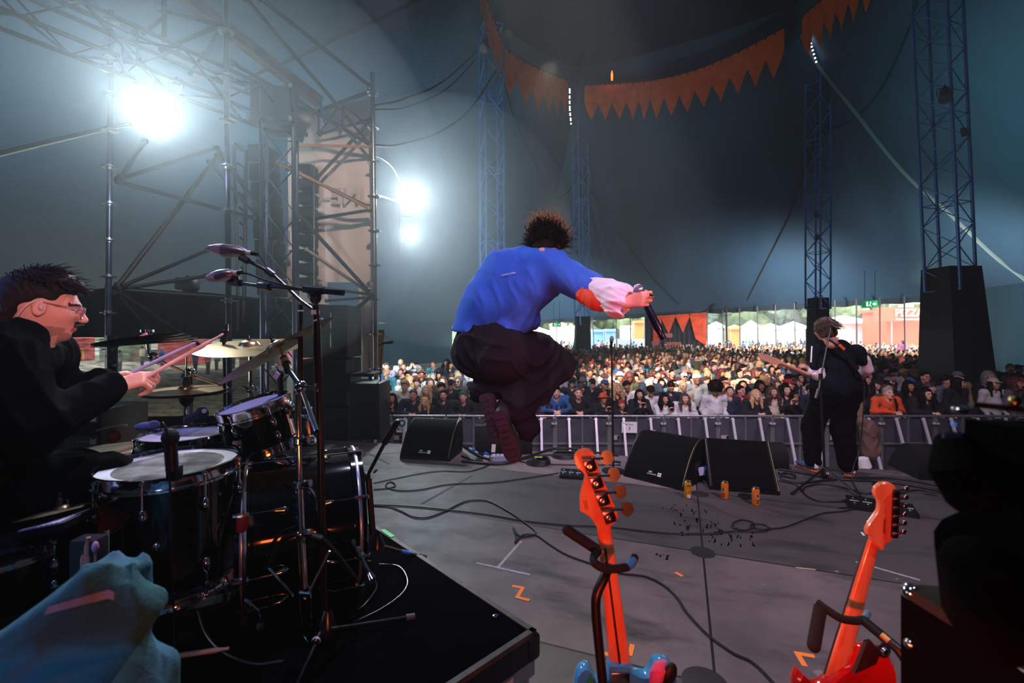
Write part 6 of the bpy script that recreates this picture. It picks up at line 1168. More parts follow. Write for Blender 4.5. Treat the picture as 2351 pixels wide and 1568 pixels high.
m = MB(); m.tube([P(1502, 1575, D-.01), P(1508, 1550, D-.012), P(1516, 1532, D-.012), P(1528, 1524, D)], [.016, .022, .02, .012], PINKS, 12); m.build('strap', bg); m = MB(); m.ball(P(1536, 1548, D-.02), (.022, .012, .036), mat('black_strap_leather', '0c0a0c', .5), 16, Matrix.Rotation(.35, 3, 'Y')); m.build('strap_end', bg)
m = MB(); m.box(P(1356, 1562, D-.006), (.012, .004, .024), mat('green_sticker', '2f9a3f', .6), Matrix.Rotation(.4, 3, 'Y')); m.build('sticker', bg)
m = MB(); 
for k in (0, 5): m.tube([P(1340+k, 1150, D-.001), P(1345+k, 1170, D-.001)], .0008, WAL, 4)
m.build('headstock_print', bg)
# its stand
gs = empty('guitar_stand', Vector((P(1385, 1568, 1.27).x, 1.27, 0)), 'black guitar stand holding the light blue bass, blue tape on one arm', 'guitar stand', 'black guitar stands')
FOAM = mat('black_foam', '08080a', .85, bump=.3, bump_s=200)
m = MB(); m.tube(spline([P(1399, 1296, 1.3), P(1388, 1325, 1.28), P(1371, 1362, 1.27), P(1368, 1400, 1.27), P(1374, 1470, 1.27), P(1383, 1560, 1.27), P(1396, 1700, 1.27), P(1405, 1850, 1.27)], 6), .0135, BLKM, 14); m.build('upright_tube', gs)
for pts in (([P(1405, 1860, 1.27), Vector((.05, 1.15, .02))]), ([P(1405, 1860, 1.27), Vector((.55, 1.15, .02))]), ([P(1405, 1850, 1.27), Vector((.3, 1.62, .02))])): m = MB(); m.tube(pts, .011, BLKM, 10); m.build('leg', gs)
m = MB(); m.tube(spline([P(1374, 1266, 1.34), P(1365, 1275, 1.31), P(1364, 1290, 1.28), P(1382, 1303, 1.27), P(1410, 1306, 1.275), P(1440, 1302, 1.29)], 6), .0115, FOAM, 12); m.tube([P(1440, 1302, 1.29), P(1450, 1294, 1.3), P(1456, 1283, 1.31)], .0115, mat('blue_arm_tape', '2f86c8', .5), 12); m.ball(P(1457, 1281, 1.311), .0117, FOAM, 10); m.build('yoke', gs)
m = MB(); m.tube([P(1302, 1217, 1.36), P(1372, 1263, 1.34)], .0155, FOAM, 14); m.ball(P(1302, 1217, 1.36), .0157, FOAM, 12); m.build('gate_arm', gs)
# red guitar ---------------------------------------------------------
D = 1.3; K, OX, OY = 2.5375, 1551, 950; rg = empty('electric_guitar', Vector((P(1900, 1800, D).x, D, .1)), 'red electric guitar seen from behind on a stand, six tuning keys', 'guitar')
MAPR = MAPLE
hs = z3([(1163, 455), (1170, 425), (1195, 404), (1240, 398), (1270, 410), (1290, 432), (1292, 470), (1288, 560), (1283, 650), (1278, 715), (1262, 745), (1225, 765), (1210, 800), (1142, 740), (1140, 712), (1117, 705), (1115, 680), (1135, 640), (1165, 600), (1186, 565), (1192, 525), (1185, 500), (1170, 482)], K, OX, OY)
HSR = plate('headstock', hs, D, .014, MAPR, rg)
neck('neck', P(OX+1176/K, OY+750/K, D+.01), P(OX+950/K, OY+1560/K, D+.01), .035, .062, .012, MAPR, rg)
m = MB(); m.box(P(OX+1281/K, OY+585/K, D-.004), (.016, .01, .135), mat('tuner_block_black', '141418', .35, .5), Matrix.Rotation(.04, 3, 'Y'), .002)
m.build('tuner_housing', rg)
for i in range(6):
    y = 455+i*50; x = 1272-i*1; q0 = P(OX+x/K, OY+y/K, D-.01); q1 = P(OX+(x+68-i*2)/K, OY+(y-18)/K, D-.02); m = MB(); m.tube([q0, q1], .0035, TUN, 8); m.tube([q0, q0.lerp(q1, .3)], .0055, TUN, 8); m.ball(q1+Vector((.003, 0, 0)), (.0075, .004, .0085), TUN, 12); m.build('tuning_key', HSR)
body = [(1840, 1545), (1855, 1560), (1868, 1585), (1900, 1578), (1938, 1545), (1965, 1528), (1975, 1505), (1995, 1492), (2030, 1498), (2055, 1520), (2065, 1560), (2062, 1620), (2085, 1700), (2080, 1780), (2020, 1850), (1930, 1865), (1850, 1840), (1810, 1780), (1815, 1700), (1835, 1640), (1828, 1580)]
plate('body', body, D-.005, .045, REDB, rg, 3, .012)
m = MB(); m.prism([P(1962, 1548, D-.02), P(1990, 1476, D-.02), P(2002, 1473, D-.02), P(2022, 1500, D-.02), P(2012, 1525, D-.02)], (0, 0, 0), (0, .012, 0), mat('black_red_strap', '2a0a0c', .6)); m.build('strap', rg)
m = MB(); m.lathe([(.011, 0), (.012, .006), (.008, .012), (.004, .013), (0, .01)], TUN, P(2028, 1493, D-.03), (0, -1, .1), 20); m.lathe([(.019, -.004), (.019, .002), (.011, .004)], mat('dark_washer', '1c1c22', .4), P(2028, 1493, D-.03), (0, -1, .1), 20); m.build('strap_lock', rg)
m = MB()
for k in (0, 3): m.tube([P(2030+k, 1195-k*2, D-.001), P(2029+k, 1225, D-.001)], .001, WAL, 4)
m.build('headstock_print', rg)
g2 = empty('guitar_stand', Vector((P(2065, 1560, 1.1).x, 1.15, 0)), 'black guitar stand holding the red guitar, thick foam gate arm', 'guitar stand', 'black guitar stands')
m = MB(); m.tube(spline([P(OX+825/K, OY+1100/K, 1.27), P(OX+880/K, OY+1140/K, 1.25), P(OX+960/K, OY+1190/K, 1.23), P(OX+1040/K, OY+1205/K, 1.23), P(OX+1095/K, OY+1200/K, 1.24)], 6), .0105, FOAM, 12); m.tube([P(OX+1100/K, OY+1195/K, 1.25), P(OX+1120/K, OY+1160/K, 1.28)], .009, mat('grey_blue_end_cap', '5c8090', .5), 10); m.build('yoke', g2)
m = MB(); m.tube([P(OX+845/K, OY+1125/K, 1.26), P(OX+805/K, OY+1350/K, 1.22)], .0165, FOAM, 14); m.ball(P(OX+805/K, OY+1352/K, 1.22), .0165, FOAM, 10); m.build('gate_arm', g2)
m = MB(); m.tube([P(OX+1095/K, OY+1205/K, 1.23), P(OX+1200/K, OY+1290/K, 1.19), P(OX+1300/K, OY+1375/K, 1.15), P(2110, 1560, 1.12), P(2125, 1800, 1.1)], .0125, BLKM, 12); m.tube([P(OX+1200/K, OY+1285/K, 1.18), P(OX+1245/K, OY+1325/K, 1.165)], .0085, mat('worn_gold_label', 'c9b070', .4, .6), 10); m.build('upright_tube', g2)
for e in ((.75, 1.0, .02), (1.25, 1.0, .02), (1.05, 1.5, .02)): m = MB(); m.tube([P(2125, 1790, 1.1), Vector(e)], .011, BLKM, 10); m.build('leg', g2)
# dark gear at the right edge, close to the lens ----------------------
AMPT = mat('dusty_olive_tolex', '15180f', .9, noise_s=8, c2='1a1d16', bump=.3, bump_s=80); DKT = mat('black_tolex', '020203', .9, bump=.3, bump_s=120, spec=.05)
a = P(2068, 1352, .86); am = empty('flight_case', (1.15, .8, 0), 'out of focus dark case with dusty olive top and metal corner, lower right', 'case')
m = MB(); x0_, y1_, z1_ = a.x, a.y, a.z; m.prism([Vector((x0_, y1_, .02)), Vector((x0_+.95, y1_-.12, .02)), Vector((x0_+.85, y1_-.62, .02)), Vector((x0_-.0+.02, y1_-.30, .02))], (0, 0, 0), (0, 0, z1_-.03), DKT); m.build('body', am)
m = MB(); m.prism([Vector((x0_, y1_, z1_-.01)), Vector((x0_+.95, y1_-.12, z1_-.01)), Vector((x0_+.85, y1_-.62, z1_-.01)), Vector((x0_+.02, y1_-.30, z1_-.01))], (0, 0, 0), (0, 0, .02), AMPT); m.build('lid', am)
m = MB(); m.ball((x0_+.01, y1_-.01, z1_-.0), .016, CHROME, 12); m.ball((x0_+.022, y1_-.08, z1_-.03), .008, CHROME, 10); m.ball((x0_+.0, y1_-.02, z1_-.09), .01, CHROME, 10); m.ball((x0_+.14, y1_-.03, z1_+.012), .008, mat('gold_corner', 'b9a468', .25, 1.), 10); m.ball((x0_+.165, y1_-.035, z1_+.01), .007, mat('gold_corner'), 10); m.tube([(x0_+.01, y1_-.02, z1_-.01), (x0_+.02, y1_-.29, z1_-.01)], .004, STEEL, 8); m.build('metal_corner', am)
ap = empty('amplifier', (.95, .62, .9), 'out of focus black amplifier with metal corner and blue light, upper right edge', 'amplifier')
b = P(2215, 962, .66); m = MB(); m.prism([Vector((b.x, b.y, 1.24)), Vector((b.x+.55, b.y-.08, 1.24)), Vector((b.x+.5, b.y-.42, 1.24)), Vector((b.x+.03, b.y-.14, 1.24))], (0, 0, -.04), (0, 0, b.z-1.2), DKT); m.build('cabinet', ap)
m = MB(); m.tube([P(2188, 1010, .62), P(2200, 1060, .6), P(2260, 1110, .6)], [.02, .035, .05], DKT, 16); m.ball(P(2245, 1290, .6), (.035, .04, .03), DKT, 16); m.ball(P(2275, 1340, .62), (.045, .05, .05), DKT, 16); m.tube([P(2250, 1250, .64), P(2330, 1400, .72)], [.05, .09], DKT, 14); m.build('padded_handle', ap)
m = MB(); m.ball(P(2205, 940, .6), (.011, .008, .005), CHROME, 12); m.ball(P(2330, 920, .6), (.008, .006, .008), mat('gold_corner'), 12); m.tube([P(2230, 928, .6), P(2345, 940, .6)], .004, mat('dark_trim', '1a0c12', .6), 8); m.build('metal_corner', ap)
m = MB(); m.ball(P(2190, 974, .58), .003, mat('blue_indicator', '3a6ab0', .4, emit=.6), 10); m.box(P(2185, 1000, .58), (.022, .004, .006), mat('blue_indicator_panel', '10204a', .5, emit=.08)); m.build('indicator_light', ap)
# ================================================================== FIGURE MODELLER
class Sdf:
    """smoothly blended capsules and ellipsoids, turned into one continuous surface"""
    def __init__(s): s.p = []; s.M = Matrix.Identity(4)
    def X(s, v): return s.M @ Vector(v)
    def cap(s, a, b, ra, rb=None, k=.02, sub=False):
        s.p.append(('c', np.array(s.X(a)), np.array(s.X(b)), ra, ra if rb is None else rb, k, sub)); return s
    def chain(s, pts, rs, k=.02):
        for i in range(len(pts)-1): s.cap(pts[i], pts[i+1], rs[i], rs[i+1], k)
        return s
    def ell(s, c, r, R=None, k=.02, sub=False):
        Q = s.M.to_3x3(); Q = Q @ (R if R is not None else Matrix.Identity(3))
        s.p.append(('e', np.array(s.X(c)), np.array([list(q) for q in Q]), np.array(r, float), 0, k, sub)); return s
    def box(s, c, h, R=None, rad=.01, k=.02, sub=False):
        Q = s.M.to_3x3() @ (R if R is not None else Matrix.Identity(3))
        s.p.append(('b', np.array(s.X(c)), np.array([list(q) for q in Q]), np.array(h, float), rad, k, sub)); return s
    def ev(s, X):
        d = np.full(len(X), 9., np.float32)
        for t, a, b, c, e, k, sub in s.p:
            if t == 'c':
                ba = b-a; L = float(ba @ ba)+1e-12; h = np.clip(((X-a) @ ba)/L, 0, 1); q = X-a-h[:, None]*ba; di = np.sqrt((q*q).sum(1))-(c+(e-c)*h)
            elif t == 'e':
                q = (X-a) @ b; k0 = np.sqrt(((q/c)**2).sum(1)); k1 = np.sqrt(((q/(c*c))**2).sum(1)); di = k0*(k0-1)/np.maximum(k1, 1e-6)
            else:
                q = np.abs((X-a) @ b)-(c-e); di = np.sqrt((np.maximum(q, 0)**2).sum(1))+np.minimum(q.max(1), 0)-e
            if sub: h = np.clip(.5-.5*(d+di)/k, 0, 1); d = d*(1-h)-di*h+k*h*(1-h)
            else: h = np.clip(.5+.5*(di-d)/k, 0, 1); d = di*(1-h)+d*h-k*h*(1-h)
        return d.astype(np.float32)
    def data(s, cell, disp=None):
        lo = np.full(3, 1e9); hi = -lo
        for t, a, b, c, e, k, sub in s.p:
            if sub: continue
            r = max(c, e) if t == 'c' else float(np.max(c))*(1 if t == 'e' else 1.75)
            for q in ((a, b) if t == 'c' else (a,)): lo = np.minimum(lo, q-r); hi = np.maximum(hi, q+r)
        lo -= cell*6; hi += cell*6; B = 4; n = (np.ceil((hi-lo)/(cell*B)).astype(int)); C = cell*B
        g = np.stack(np.meshgrid(*[np.arange(m) for m in n], indexing='ij'), -1).reshape(-1, 3)
        cen = lo+(g+.5)*C-cell*.5; dc = s.ev(cen.astype(np.float32))
        V = np.repeat(np.repeat(np.repeat(np.sign(dc).reshape(n), B, 0), B, 1), B, 2).astype(np.float32)
        act = g[np.abs(dc) < C*1.15+.012]; o = np.stack(np.meshgrid(*[np.arange(B)]*3, indexing='ij'), -1).reshape(-1, 3)
        idx = (act[:, None, :]*B+o[None]).reshape(-1, 3); pts = (lo+idx*cell).astype(np.float32); dv = np.empty(len(pts), np.float32)
        for i in range(0, len(pts), 400000):
            q = pts[i:i+400000]; e = s.ev(q)
            if disp is not None: e = e-disp(q)
            dv[i:i+400000] = e
        V[idx[:, 0], idx[:, 1], idx[:, 2]] = dv; ins = V < 0
        a = ins[:-1, :-1, :-1].astype(np.int8)
        cnt = sum(ins[i:ins.shape[0]-1+i, j:ins.shape[1]-1+j, k:ins.shape[2]-1+k].astype(np.int8) for i in (0, 1) for j in (0, 1) for k in (0, 1))
        cells = np.argwhere((cnt > 0) & (cnt < 8)); ci = np.full(cnt.shape, -1, np.int32); ci[tuple(cells.T)] = np.arange(len(cells))
        cor = [(i, j, k) for i in (0, 1) for j in (0, 1) for k in (0, 1)]; val = [V[cells[:, 0]+i, cells[:, 1]+j, cells[:, 2]+k] for i, j, k in cor]
        acc = np.zeros((len(cells), 3)); w = np.zeros(len(cells))
        for x in range(8):
            for y in range(x+1, 8):
                if sum(abs(cor[x][q]-cor[y][q]) for q in range(3)) != 1: continue
                m = (val[x] < 0) != (val[y] < 0); t = val[x]/(val[x]-val[y]+1e-12*(~m)); t = np.where(m, np.clip(t, 0, 1), 0)
                p = np.array(cor[x])+t[:, None]*(np.array(cor[y])-np.array(cor[x])); acc += p*m[:, None]; w += m
        vert = lo+(cells+acc/w[:, None])*cell; F_ = []
        for ax in range(3):
            sl0 = [slice(None)]*3; sl1 = [slice(None)]*3; sl0[ax] = slice(0, -1); sl1[ax] = slice(1, None)
            A = ins[tuple(sl0)]; Bv = ins[tuple(sl1)]; e = np.argwhere(A != Bv); b, c = (ax+1) % 3, (ax+2) % 3
            e = e[(e[:, b] > 0) & (e[:, c] > 0) & (e[:, b] < cnt.shape[b]) & (e[:, c] < cnt.shape[c])]; q = []
            for db, dc_ in ((-1, -1), (0, -1), (0, 0), (-1, 0)): m = e.copy(); m[:, b] += db; m[:, c] += dc_; q.append(ci[tuple(m.T)])
            q = np.stack(q, 1); fl_ = A[tuple(e.T)]; q[~fl_] = q[~fl_][:, ::-1]; F_.append(q[(q >= 0).all(1)])
        return vert, np.concatenate(F_)
    def mesh(s, name, cell, mats, parent=None, matfn=None, disp=None, shift=None, smooth=1):
        v, f = s.data(cell, disp)
        if smooth:
            for _ in range(smooth):
                acc = np.zeros_like(v); w = np.zeros(len(v))
                for i in range(4):
                    np.add.at(acc, f[:, i], v[f[:, (i+1) % 4]]); np.add.at(w, f[:, i], 1)
                v = v*.5+.5*acc/np.maximum(w, 1)[:, None]
        me = bpy.data.meshes.new(name); org = Vector(shift) if shift is not None else Vector()
        vv = v-np.array(org)
        me.vertices.add(len(v)); me.vertices.foreach_set('co', vv.astype(np.float32).ravel()); me.loops.add(len(f)*4); me.loops.foreach_set('vertex_index', f.astype(np.int32).ravel())
        me.polygons.add(len(f)); me.polygons.foreach_set('loop_start', np.arange(0, len(f)*4, 4, dtype=np.int32)); me.polygons.foreach_set('loop_total', np.full(len(f), 4, np.int32))
        me.update(calc_edges=True)
        for m in mats: me.materials.append(m)
        if matfn is not None: me.polygons.foreach_set('material_index', matfn(v[f].mean(1)).astype(np.int32))
        me.polygons.foreach_set('use_smooth', np.ones(len(f), bool)); me.validate(); me.update()
        o = bpy.data.objects.new(name, me); COL.objects.link(o)
        if parent is not None: o.parent = parent
        else: o.location = org
        return o
def folds(amp, fr_, seed=0, dirv=(1, .4, .3), wild=1.6):
    """cloth creases: short warped ridges in two directions that fade in and out"""
    rs = np.random.RandomState(int(seed*10)+3); d0 = np.array(Vector(dirv).normalized(), np.float32); sets = []
    for k in range(3):
        d = d0+rs.normal(0, .45*k+.12, 3); d /= np.linalg.norm(d); sets.append((d, rs.normal(0, 1, (4, 3))*fr_*np.array([[.22], [.35], [.16], [.28]]), rs.rand(4)*6.28, amp*(1, .6, .4)[k], fr_*(.8, 1.15, 1.7)[k]))
    def f(X):
        o = 0
        for d, w, p, a, fq in sets:
            u = X @ d*fq+wild*np.sin(X @ w[0]+p[0])+wild*.7*np.sin(X @ w[1]+p[1]); m = np.clip(.35+.75*np.sin(X @ w[2]+p[2])*np.sin(X @ w[3]+p[3]), 0, 1)
            o = o+a*m*((1-np.abs(np.sin(u)))**1.7*1.5-.35)
        return o
    return f
def hframe(c, fwd, up):
    y = Vector(fwd).normalized(); z = Vector(up); z = (z-y*z.dot(y)).normalized(); x = y.cross(z)
    return Matrix(((x.x, y.x, z.x, c[0]), (x.y, y.y, z.y, c[1]), (x.z, y.z, z.z, c[2]), (0, 0, 0, 1)))
def head(S, M, s=1., detail=True, fem=0., neck=.12):
    o = S.M; S.M = o @ M @ Matrix.Scale(s, 4); j = 1-.08*fem
    def E(c, r, k=.02, sub=False, R=None): S.ell(c, [q*s for q in r], R, k*s, sub)
    def Cp(a, b, ra, rb, k=.015): S.cap(a, b, ra*s, rb*s, k*s)
    E((0, -.014, .028), (.075, .094, .09), .03); E((0, .03, -.03), (.057*j, .058, .078*j), .03); E((0, .06, -.09*j), (.023*j, .02, .018), .025)
    if neck: Cp((0, -.02, -.05), (0, -.045, -.06-neck), .052-.008*fem, .055-.008*fem, .03)
    E((-.036, .05, -.018), (.022, .026, .026), .02); E((.036, .05, -.018), (.022, .026, .026), .02)
    Cp((-.032, .079, .024), (.032, .079, .024), .011, .011, .018)
    Cp((0, .086, .014), (0, .108, -.024), .0065, .0115, .01)
    if detail:
        for x in (-1, 1):
            E((x*.031, .094, .004), (.015, .011, .009), .012, True); E((x*.03, .074, .004), (.0125, .0125, .0115), .004)
            E((x*.0105, .1, -.029), (.007, .009, .006), .006); E((x*.077, -.006, -.002), (.008, .019, .031), .006); E((x*.083, .0, .0), (.006, .01, .018), .006, True)
        Cp((-.017, .086, -.0555), (.017, .086, -.0555), .0058, .0058, .007); Cp((-.014, .086, -.0635), (.014, .086, -.0635), .0065, .0065, .006)
        E((0, .098, -.0595), (.02, .006, .0012), .004, True)
    else:
        Cp((-.017, .085, -.058), (.017, .085, -.058), .009, .009, .008)
        for x in (-1, 1): E((x*.031, .094, .004), (.016, .011, .01), .012, True); E((x*.077, -.006, 0), (.012, .02, .03), .006)
    S.M = o
def hand(S, w, d, n, side, curl=(.35, .5, .4), thumb=(.6, .75, .35), s=1., spread=.06, fc=None, rad=1.):
    """w wrist, d towards the fingers, n the way the palm faces, side the way the thumb points"""
    w = Vector(w); d = Vector(d).normalized(); n = Vector(n); n = (n-d*n.dot(d)).normalized(); t = Vector(side); t = (t-d*t.dot(d)-n*t.dot(n)).normalized()
    L = [.046, .05, .047, .037]; off = [.027, .009, -.009, -.026]; ml = [.083, .086, .082, .075]
    for i in range(4):
        base = w+t*off[i]*.55*s; kn = w+d*ml[i]*s+t*off[i]*s-n*.004*s; S.cap(base, kn, .0145*s, .0105*s*rad, .014*s)
        c = fc[i] if fc else curl; dd = d.copy(); dd = (dd+t*spread*(1.5-i)).normalized(); p = kn; ang = 0
        for k, (l, r0, r1) in enumerate(((L[i], .0098, .0088), (L[i]*.62, .0088, .008), (L[i]*.5, .008, .0066))):
            ang += c[k]; q = (dd*math.cos(ang)+n*math.sin(ang)).normalized(); e = p+q*l*s; S.cap(p, e, r0*s*rad, r1*s*rad, .003*s); p = e
    p = w+d*.022*s+t*.022*s+n*.004*s; a = (d*thumb[0]+t*thumb[1]+n*thumb[2]).normalized(); b = (a+d*.35+n*.3).normalized(); q = p+a*.042*s; S.cap(p, q, .0155*s, .0115*s, .012*s); r = q+b*.032*s; S.cap(q, r, .011*s, .0098*s, .004*s); b2 = (b+n*.3-t*.15).normalized(); S.cap(r, r+b2*.024*s, .0095*s, .008*s, .003*s)
def skinmat(name, c, rough=.5): return mat(name, c, rough, noise_s=14, c2=tuple('%02x' % max(0, int(int(c[i:i+2], 16)*k)) for i, k in ((0, .95), (2, .88), (4, .86))) and ''.join('%02x' % max(0, int(int(c[i:i+2], 16)*k)) for i, k in ((0, .96), (2, .88), (4, .86))), sss=.12)
SKL = skinmat('light_skin', 'e0a98c'); EYEW = mat('eye_white', 'd8d4d0', .25); IRIS = mat('dark_iris', '1c120c', .15); BROW = mat('brown_brow_hair', '2e1c14', .8); LIPM = mat('lip_tone', 'a8584e', .45); STUB = mat('stubble_skin', 'a87c68', .6); MOU = mat('moustache_hair', '3a241a', .8)
def facefn(M, s=1., stache=False, simple=False):
    Mi = np.array((M @ Matrix.Scale(s, 4)).inverted())
    def f(c):
        L = c @ Mi[:3, :3].T+Mi[:3, 3]; x, y, z = L[:, 0], L[:, 1], L[:, 2]; ax = np.abs(x); o = np.zeros(len(c), int); fr = y > .05
        o[fr & (ax < .023) & (np.abs(z+.0595) < .0085) & (y > .08)] = 4
        if stache:
            o[fr & (z < -.075-.35*np.maximum(0, .03-ax)) & (z > -.13) & (y > .0)] = 5; o[(z < -.06) & (z > -.13) & (y > .01) & (y < .07) & (ax > .035)] = 5
            o[fr & (ax < .03) & (z > -.053) & (z < -.035) & (y > .084)] = 6
        o[fr & (((ax-.031)/.0155)**2+((z-.004)/.0075)**2 < 1) & (y < .1)] = 1; o[fr & (((ax-.0305)/.0065)**2+((z-.004)/.0065)**2 < 1) & (y < .1)] = 2
        o[fr & (ax > .013) & (ax < .05) & (np.abs(z-.027+.12*np.abs(ax-.03)) < .005) & (y > .06)] = 3
        return o
    return f
FM = lambda sk: [sk, EYEW, IRIS, BROW, LIPM, STUB, MOU]
HAIRD = mat('dark_brown_hair', '160d0a', .85, spec=.15, noise_s=60, c2='2e1d16'); HAIRT = mat('blond_hair_tips', 'c88a48', .7, noise_s=50, c2='6e4424'); HAIRV = mat('black_brown_hair', '120d10', .7, spec=.25, noise_s=50, c2='1d151a')
def strands(mb, M, n, seed, fn, m0, m1=None, r=.0022, nn=5):
    """fn(rnd) -> (root direction in head space, list of local points)"""
    rnd = random.Random(seed)
    for i in range(n):
        pts = [M @ Vector(p) for p in fn(rnd)]; q = spline(pts, 3) if len(pts) > 2 else pts; k = len(q); cut = int(k*.55) if m1 else k-1
        rr = [r*(1-.82*(j/(k-1))**1.4) for j in range(k)]
        mb.tube(q[:cut+1], rr[:cut+1], m0, nn, False)
        if m1: mb.tube(q[cut:], rr[cut:], m1, nn, False)
# ------------------------------------------------------------------ THE JUMPING SINGER
SH = Vector((P(1130, 900, 2.75).x, 2.75, .86)); V = Vector
pel = P(1128, 800, 2.75); ch_ = P(1195, 655, 2.7); nk = P(1242, 598, 2.64); hc = P(1263, 575, 2.68)
shR = P(1290, 622, 2.56); elR = P(1368, 668, 2.38); wrR = P(1436, 694, 2.16); shL = P(1170, 618, 2.84); elL = P(1165, 690, 3.05); wrL = P(1170, 730, 3.15)
hipR = P(1150, 815, 2.68); hipL = P(1120, 805, 2.88); knR = P(1277, 836, 2.86); knL = P(1262, 842, 3.08); anR = P(1165, 938, 2.60); anL = P(1115, 905, 2.70)
HM = hframe(hc, (.62, .55, -.62), (.15, .62, .78))
S = Sdf(); S.chain([pel, ch_+V((.01, .07, 0)), nk+V((0, .05, 0))], [.1, .075, .04], .03); S.cap(shL, shR, .04, .035, .02); head(S, HM, 1.0, neck=.05); S.cap(nk+V((0, .04, 0)), HM @ V((0, -.02, -.05)), .045, .045, .02)
S.chain([shR, elR, wrR], [.05, .04, .03], .02); S.chain([shL, elL, wrL], [.05, .04, .027], .02); S.chain([hipR, knR, anR], [.08, .06, .04], .03); S.chain([hipL, knL, anL], [.08, .06, .04], .03)
dh = (P(1470, 690, 2.14)-wrR); mic0 = P(1476, 680, 2.10); mdir = (P(1466, 664, 2.12)-P(1516, 758, 2.04)).normalized()
hand(S, wrR, P(1482, 686, 2.11)-wrR, V((.1, 1, -.05)), V((-.3, .1, 1)), (.9, 1.35, .9), (.75, .35, .8), 1.0, .02, fc=[(.75, 1.25, .9), (.85, 1.3, .9), (.95, 1.3, .9), (1.05, 1.3, .9)])
hand(S, wrL, V((.8, .3, -.3)), V((0, 0, -1)), V((0, 1, 0)))
singer = S.mesh('person', .0055, FM(skinmat('singer_skin', 'e3ab92')), None, facefn(HM), None, SH)
tag(singer, 'person mid jump with knees tucked, in blue overshirt and dark trousers, holding microphone', 'person')
def wear(o, par): o.parent = par; return o
def cloth_obj(S, name, cell, m, par, disp=None, **k): return S.mesh(name, cell, [m], par, k.get('fn'), disp, par.location, k.get('smooth', 1))
BLUE_S = mat('blue_cotton_overshirt', '3b6acb', .85, bump=.2, bump_s=350, spec=.2); BLK_T = mat('black_brown_trousers', '171218', .9, bump=.25, bump_s=300, spec=.15, noise_s=3, c2='221a20')
S = Sdf(); up = (ch_-pel).normalized()
hemL = P(1072, 770, 2.72); hemR = P(1205, 745, 2.72)
S.chain([P(1085, 752, 2.74), P(1120, 690, 2.72), P(1165, 630, 2.72), P(1205, 600, 2.68)], [.115, .135, .14, .09], .08); S.chain([P(1190, 722, 2.70), P(1200, 680, 2.68), P(1235, 640, 2.66), P(1262, 612, 2.6)], [.1, .11, .13, .085], .08)
S.chain([P(1120, 745, 2.88), P(1170, 690, 2.86), P(1200, 640, 2.8)], [.12, .12, .12], .06)
S.chain([shR+V((-.03, .02, .0)), elR+V((.0, .0, .0))], [.098, .09], .05); S.cap(shL, elL, .09, .08, .05); S.chain([P(1205, 602, 2.66), P(1272, 604, 2.6)], [.068, .068], .05); S.cap(P(1222, 598, 2.6), P(1262, 600, 2.58), .062, .06, .03)
S.cap(P(1060, 775, 2.76), P(1165, 758, 2.70), .062, .07, .05); S.cap(P(1165, 755, 2.70), P(1222, 738, 2.72), .07, .05, .05)
lb = hframe(P(1110, 815, 2.74), V((.0, 1, 0)), up); S.box(P(1150, 842, 2.78), (.34, .4, .16), Matrix.Rotation(.2, 3, 'Y'), .02, .012, True)
S.box(P(1412, 690, 2.38), (.12, .25, .2), Matrix.Rotation(.62, 3, 'Y'), .01, .01, True)
S.cap(HM @ V((0, .0, 0)), HM @ V((0, -.01, -.09)), .056, .05, .012, True)
sh_o = cloth_obj(S, 'blue_overshirt', .0065, BLUE_S, singer, folds(.016, 26, .6, (.8, .1, .45), 1.5))
_t = BVHTree.FromPolygons([tuple(v.co+singer.location) for v in sh_o.data.vertices], [tuple(p.vertices) for p in sh_o.data.polygons]); _d = (P(1168, 630, 1)-Vector((0, 0, EYE))).normalized(); _h = _t.ray_cast(Vector((0, 0, EYE)), _d, 9)
m = MB(); _n = _h[1] if _h[1].dot(_d) < 0 else -_h[1]; _x = Vector((1, 0, .17)); _x = (_x-_n*_x.dot(_n)).normalized(); text_mesh(m, 'SUNFLOWER', .014, mat('white_shirt_print', 'e8e8f0', .7), frame(_h[0]+_n*.006, _x, _n.cross(_x)), .001); m.build('back_print', singer)
S = Sdf(); S.chain([P(1118, 790, 2.76), hipR], [.19, .17], .06); S.cap(P(1095, 812, 2.78), P(1140, 806, 2.8), .15, .17, .06)
S.chain([hipR+V((0, 0, -.01)), P(1225, 822, 2.78), knR], [.16, .15, .112], .06); S.chain([hipL, P(1225, 815, 2.98), knL], [.14, .14, .11], .06)
S.chain([knR+V((-.01, 0, -.01)), P(1228, 888, 2.72), P(1185, 930, 2.62)], [.112, .105, .088], .05); S.chain([knL, P(1190, 880, 2.85), P(1128, 888, 2.7)], [.11, .095, .082], .05)
S.chain([P(1190, 925, 2.62), P(1212, 985, 2.62), P(1208, 1000, 2.64)], [.085, .055, .03], .05); S.cap(P(1120, 882, 2.7), P(1108, 898, 2.69), .075, .07, .03)
tr_o = cloth_obj(S, 'dark_trousers', .007, BLK_T, singer, folds(.018, 26, 2.2, (.35, .2, -.9), 1.6))
SOLE = mat('maroon_rubber_sole', '3a1418', .7, noise_s=30, c2='2a0e12', bump=.6, bump_s=140); UPP = mat('dark_maroon_shoe_upper', '1d0f14', .6)
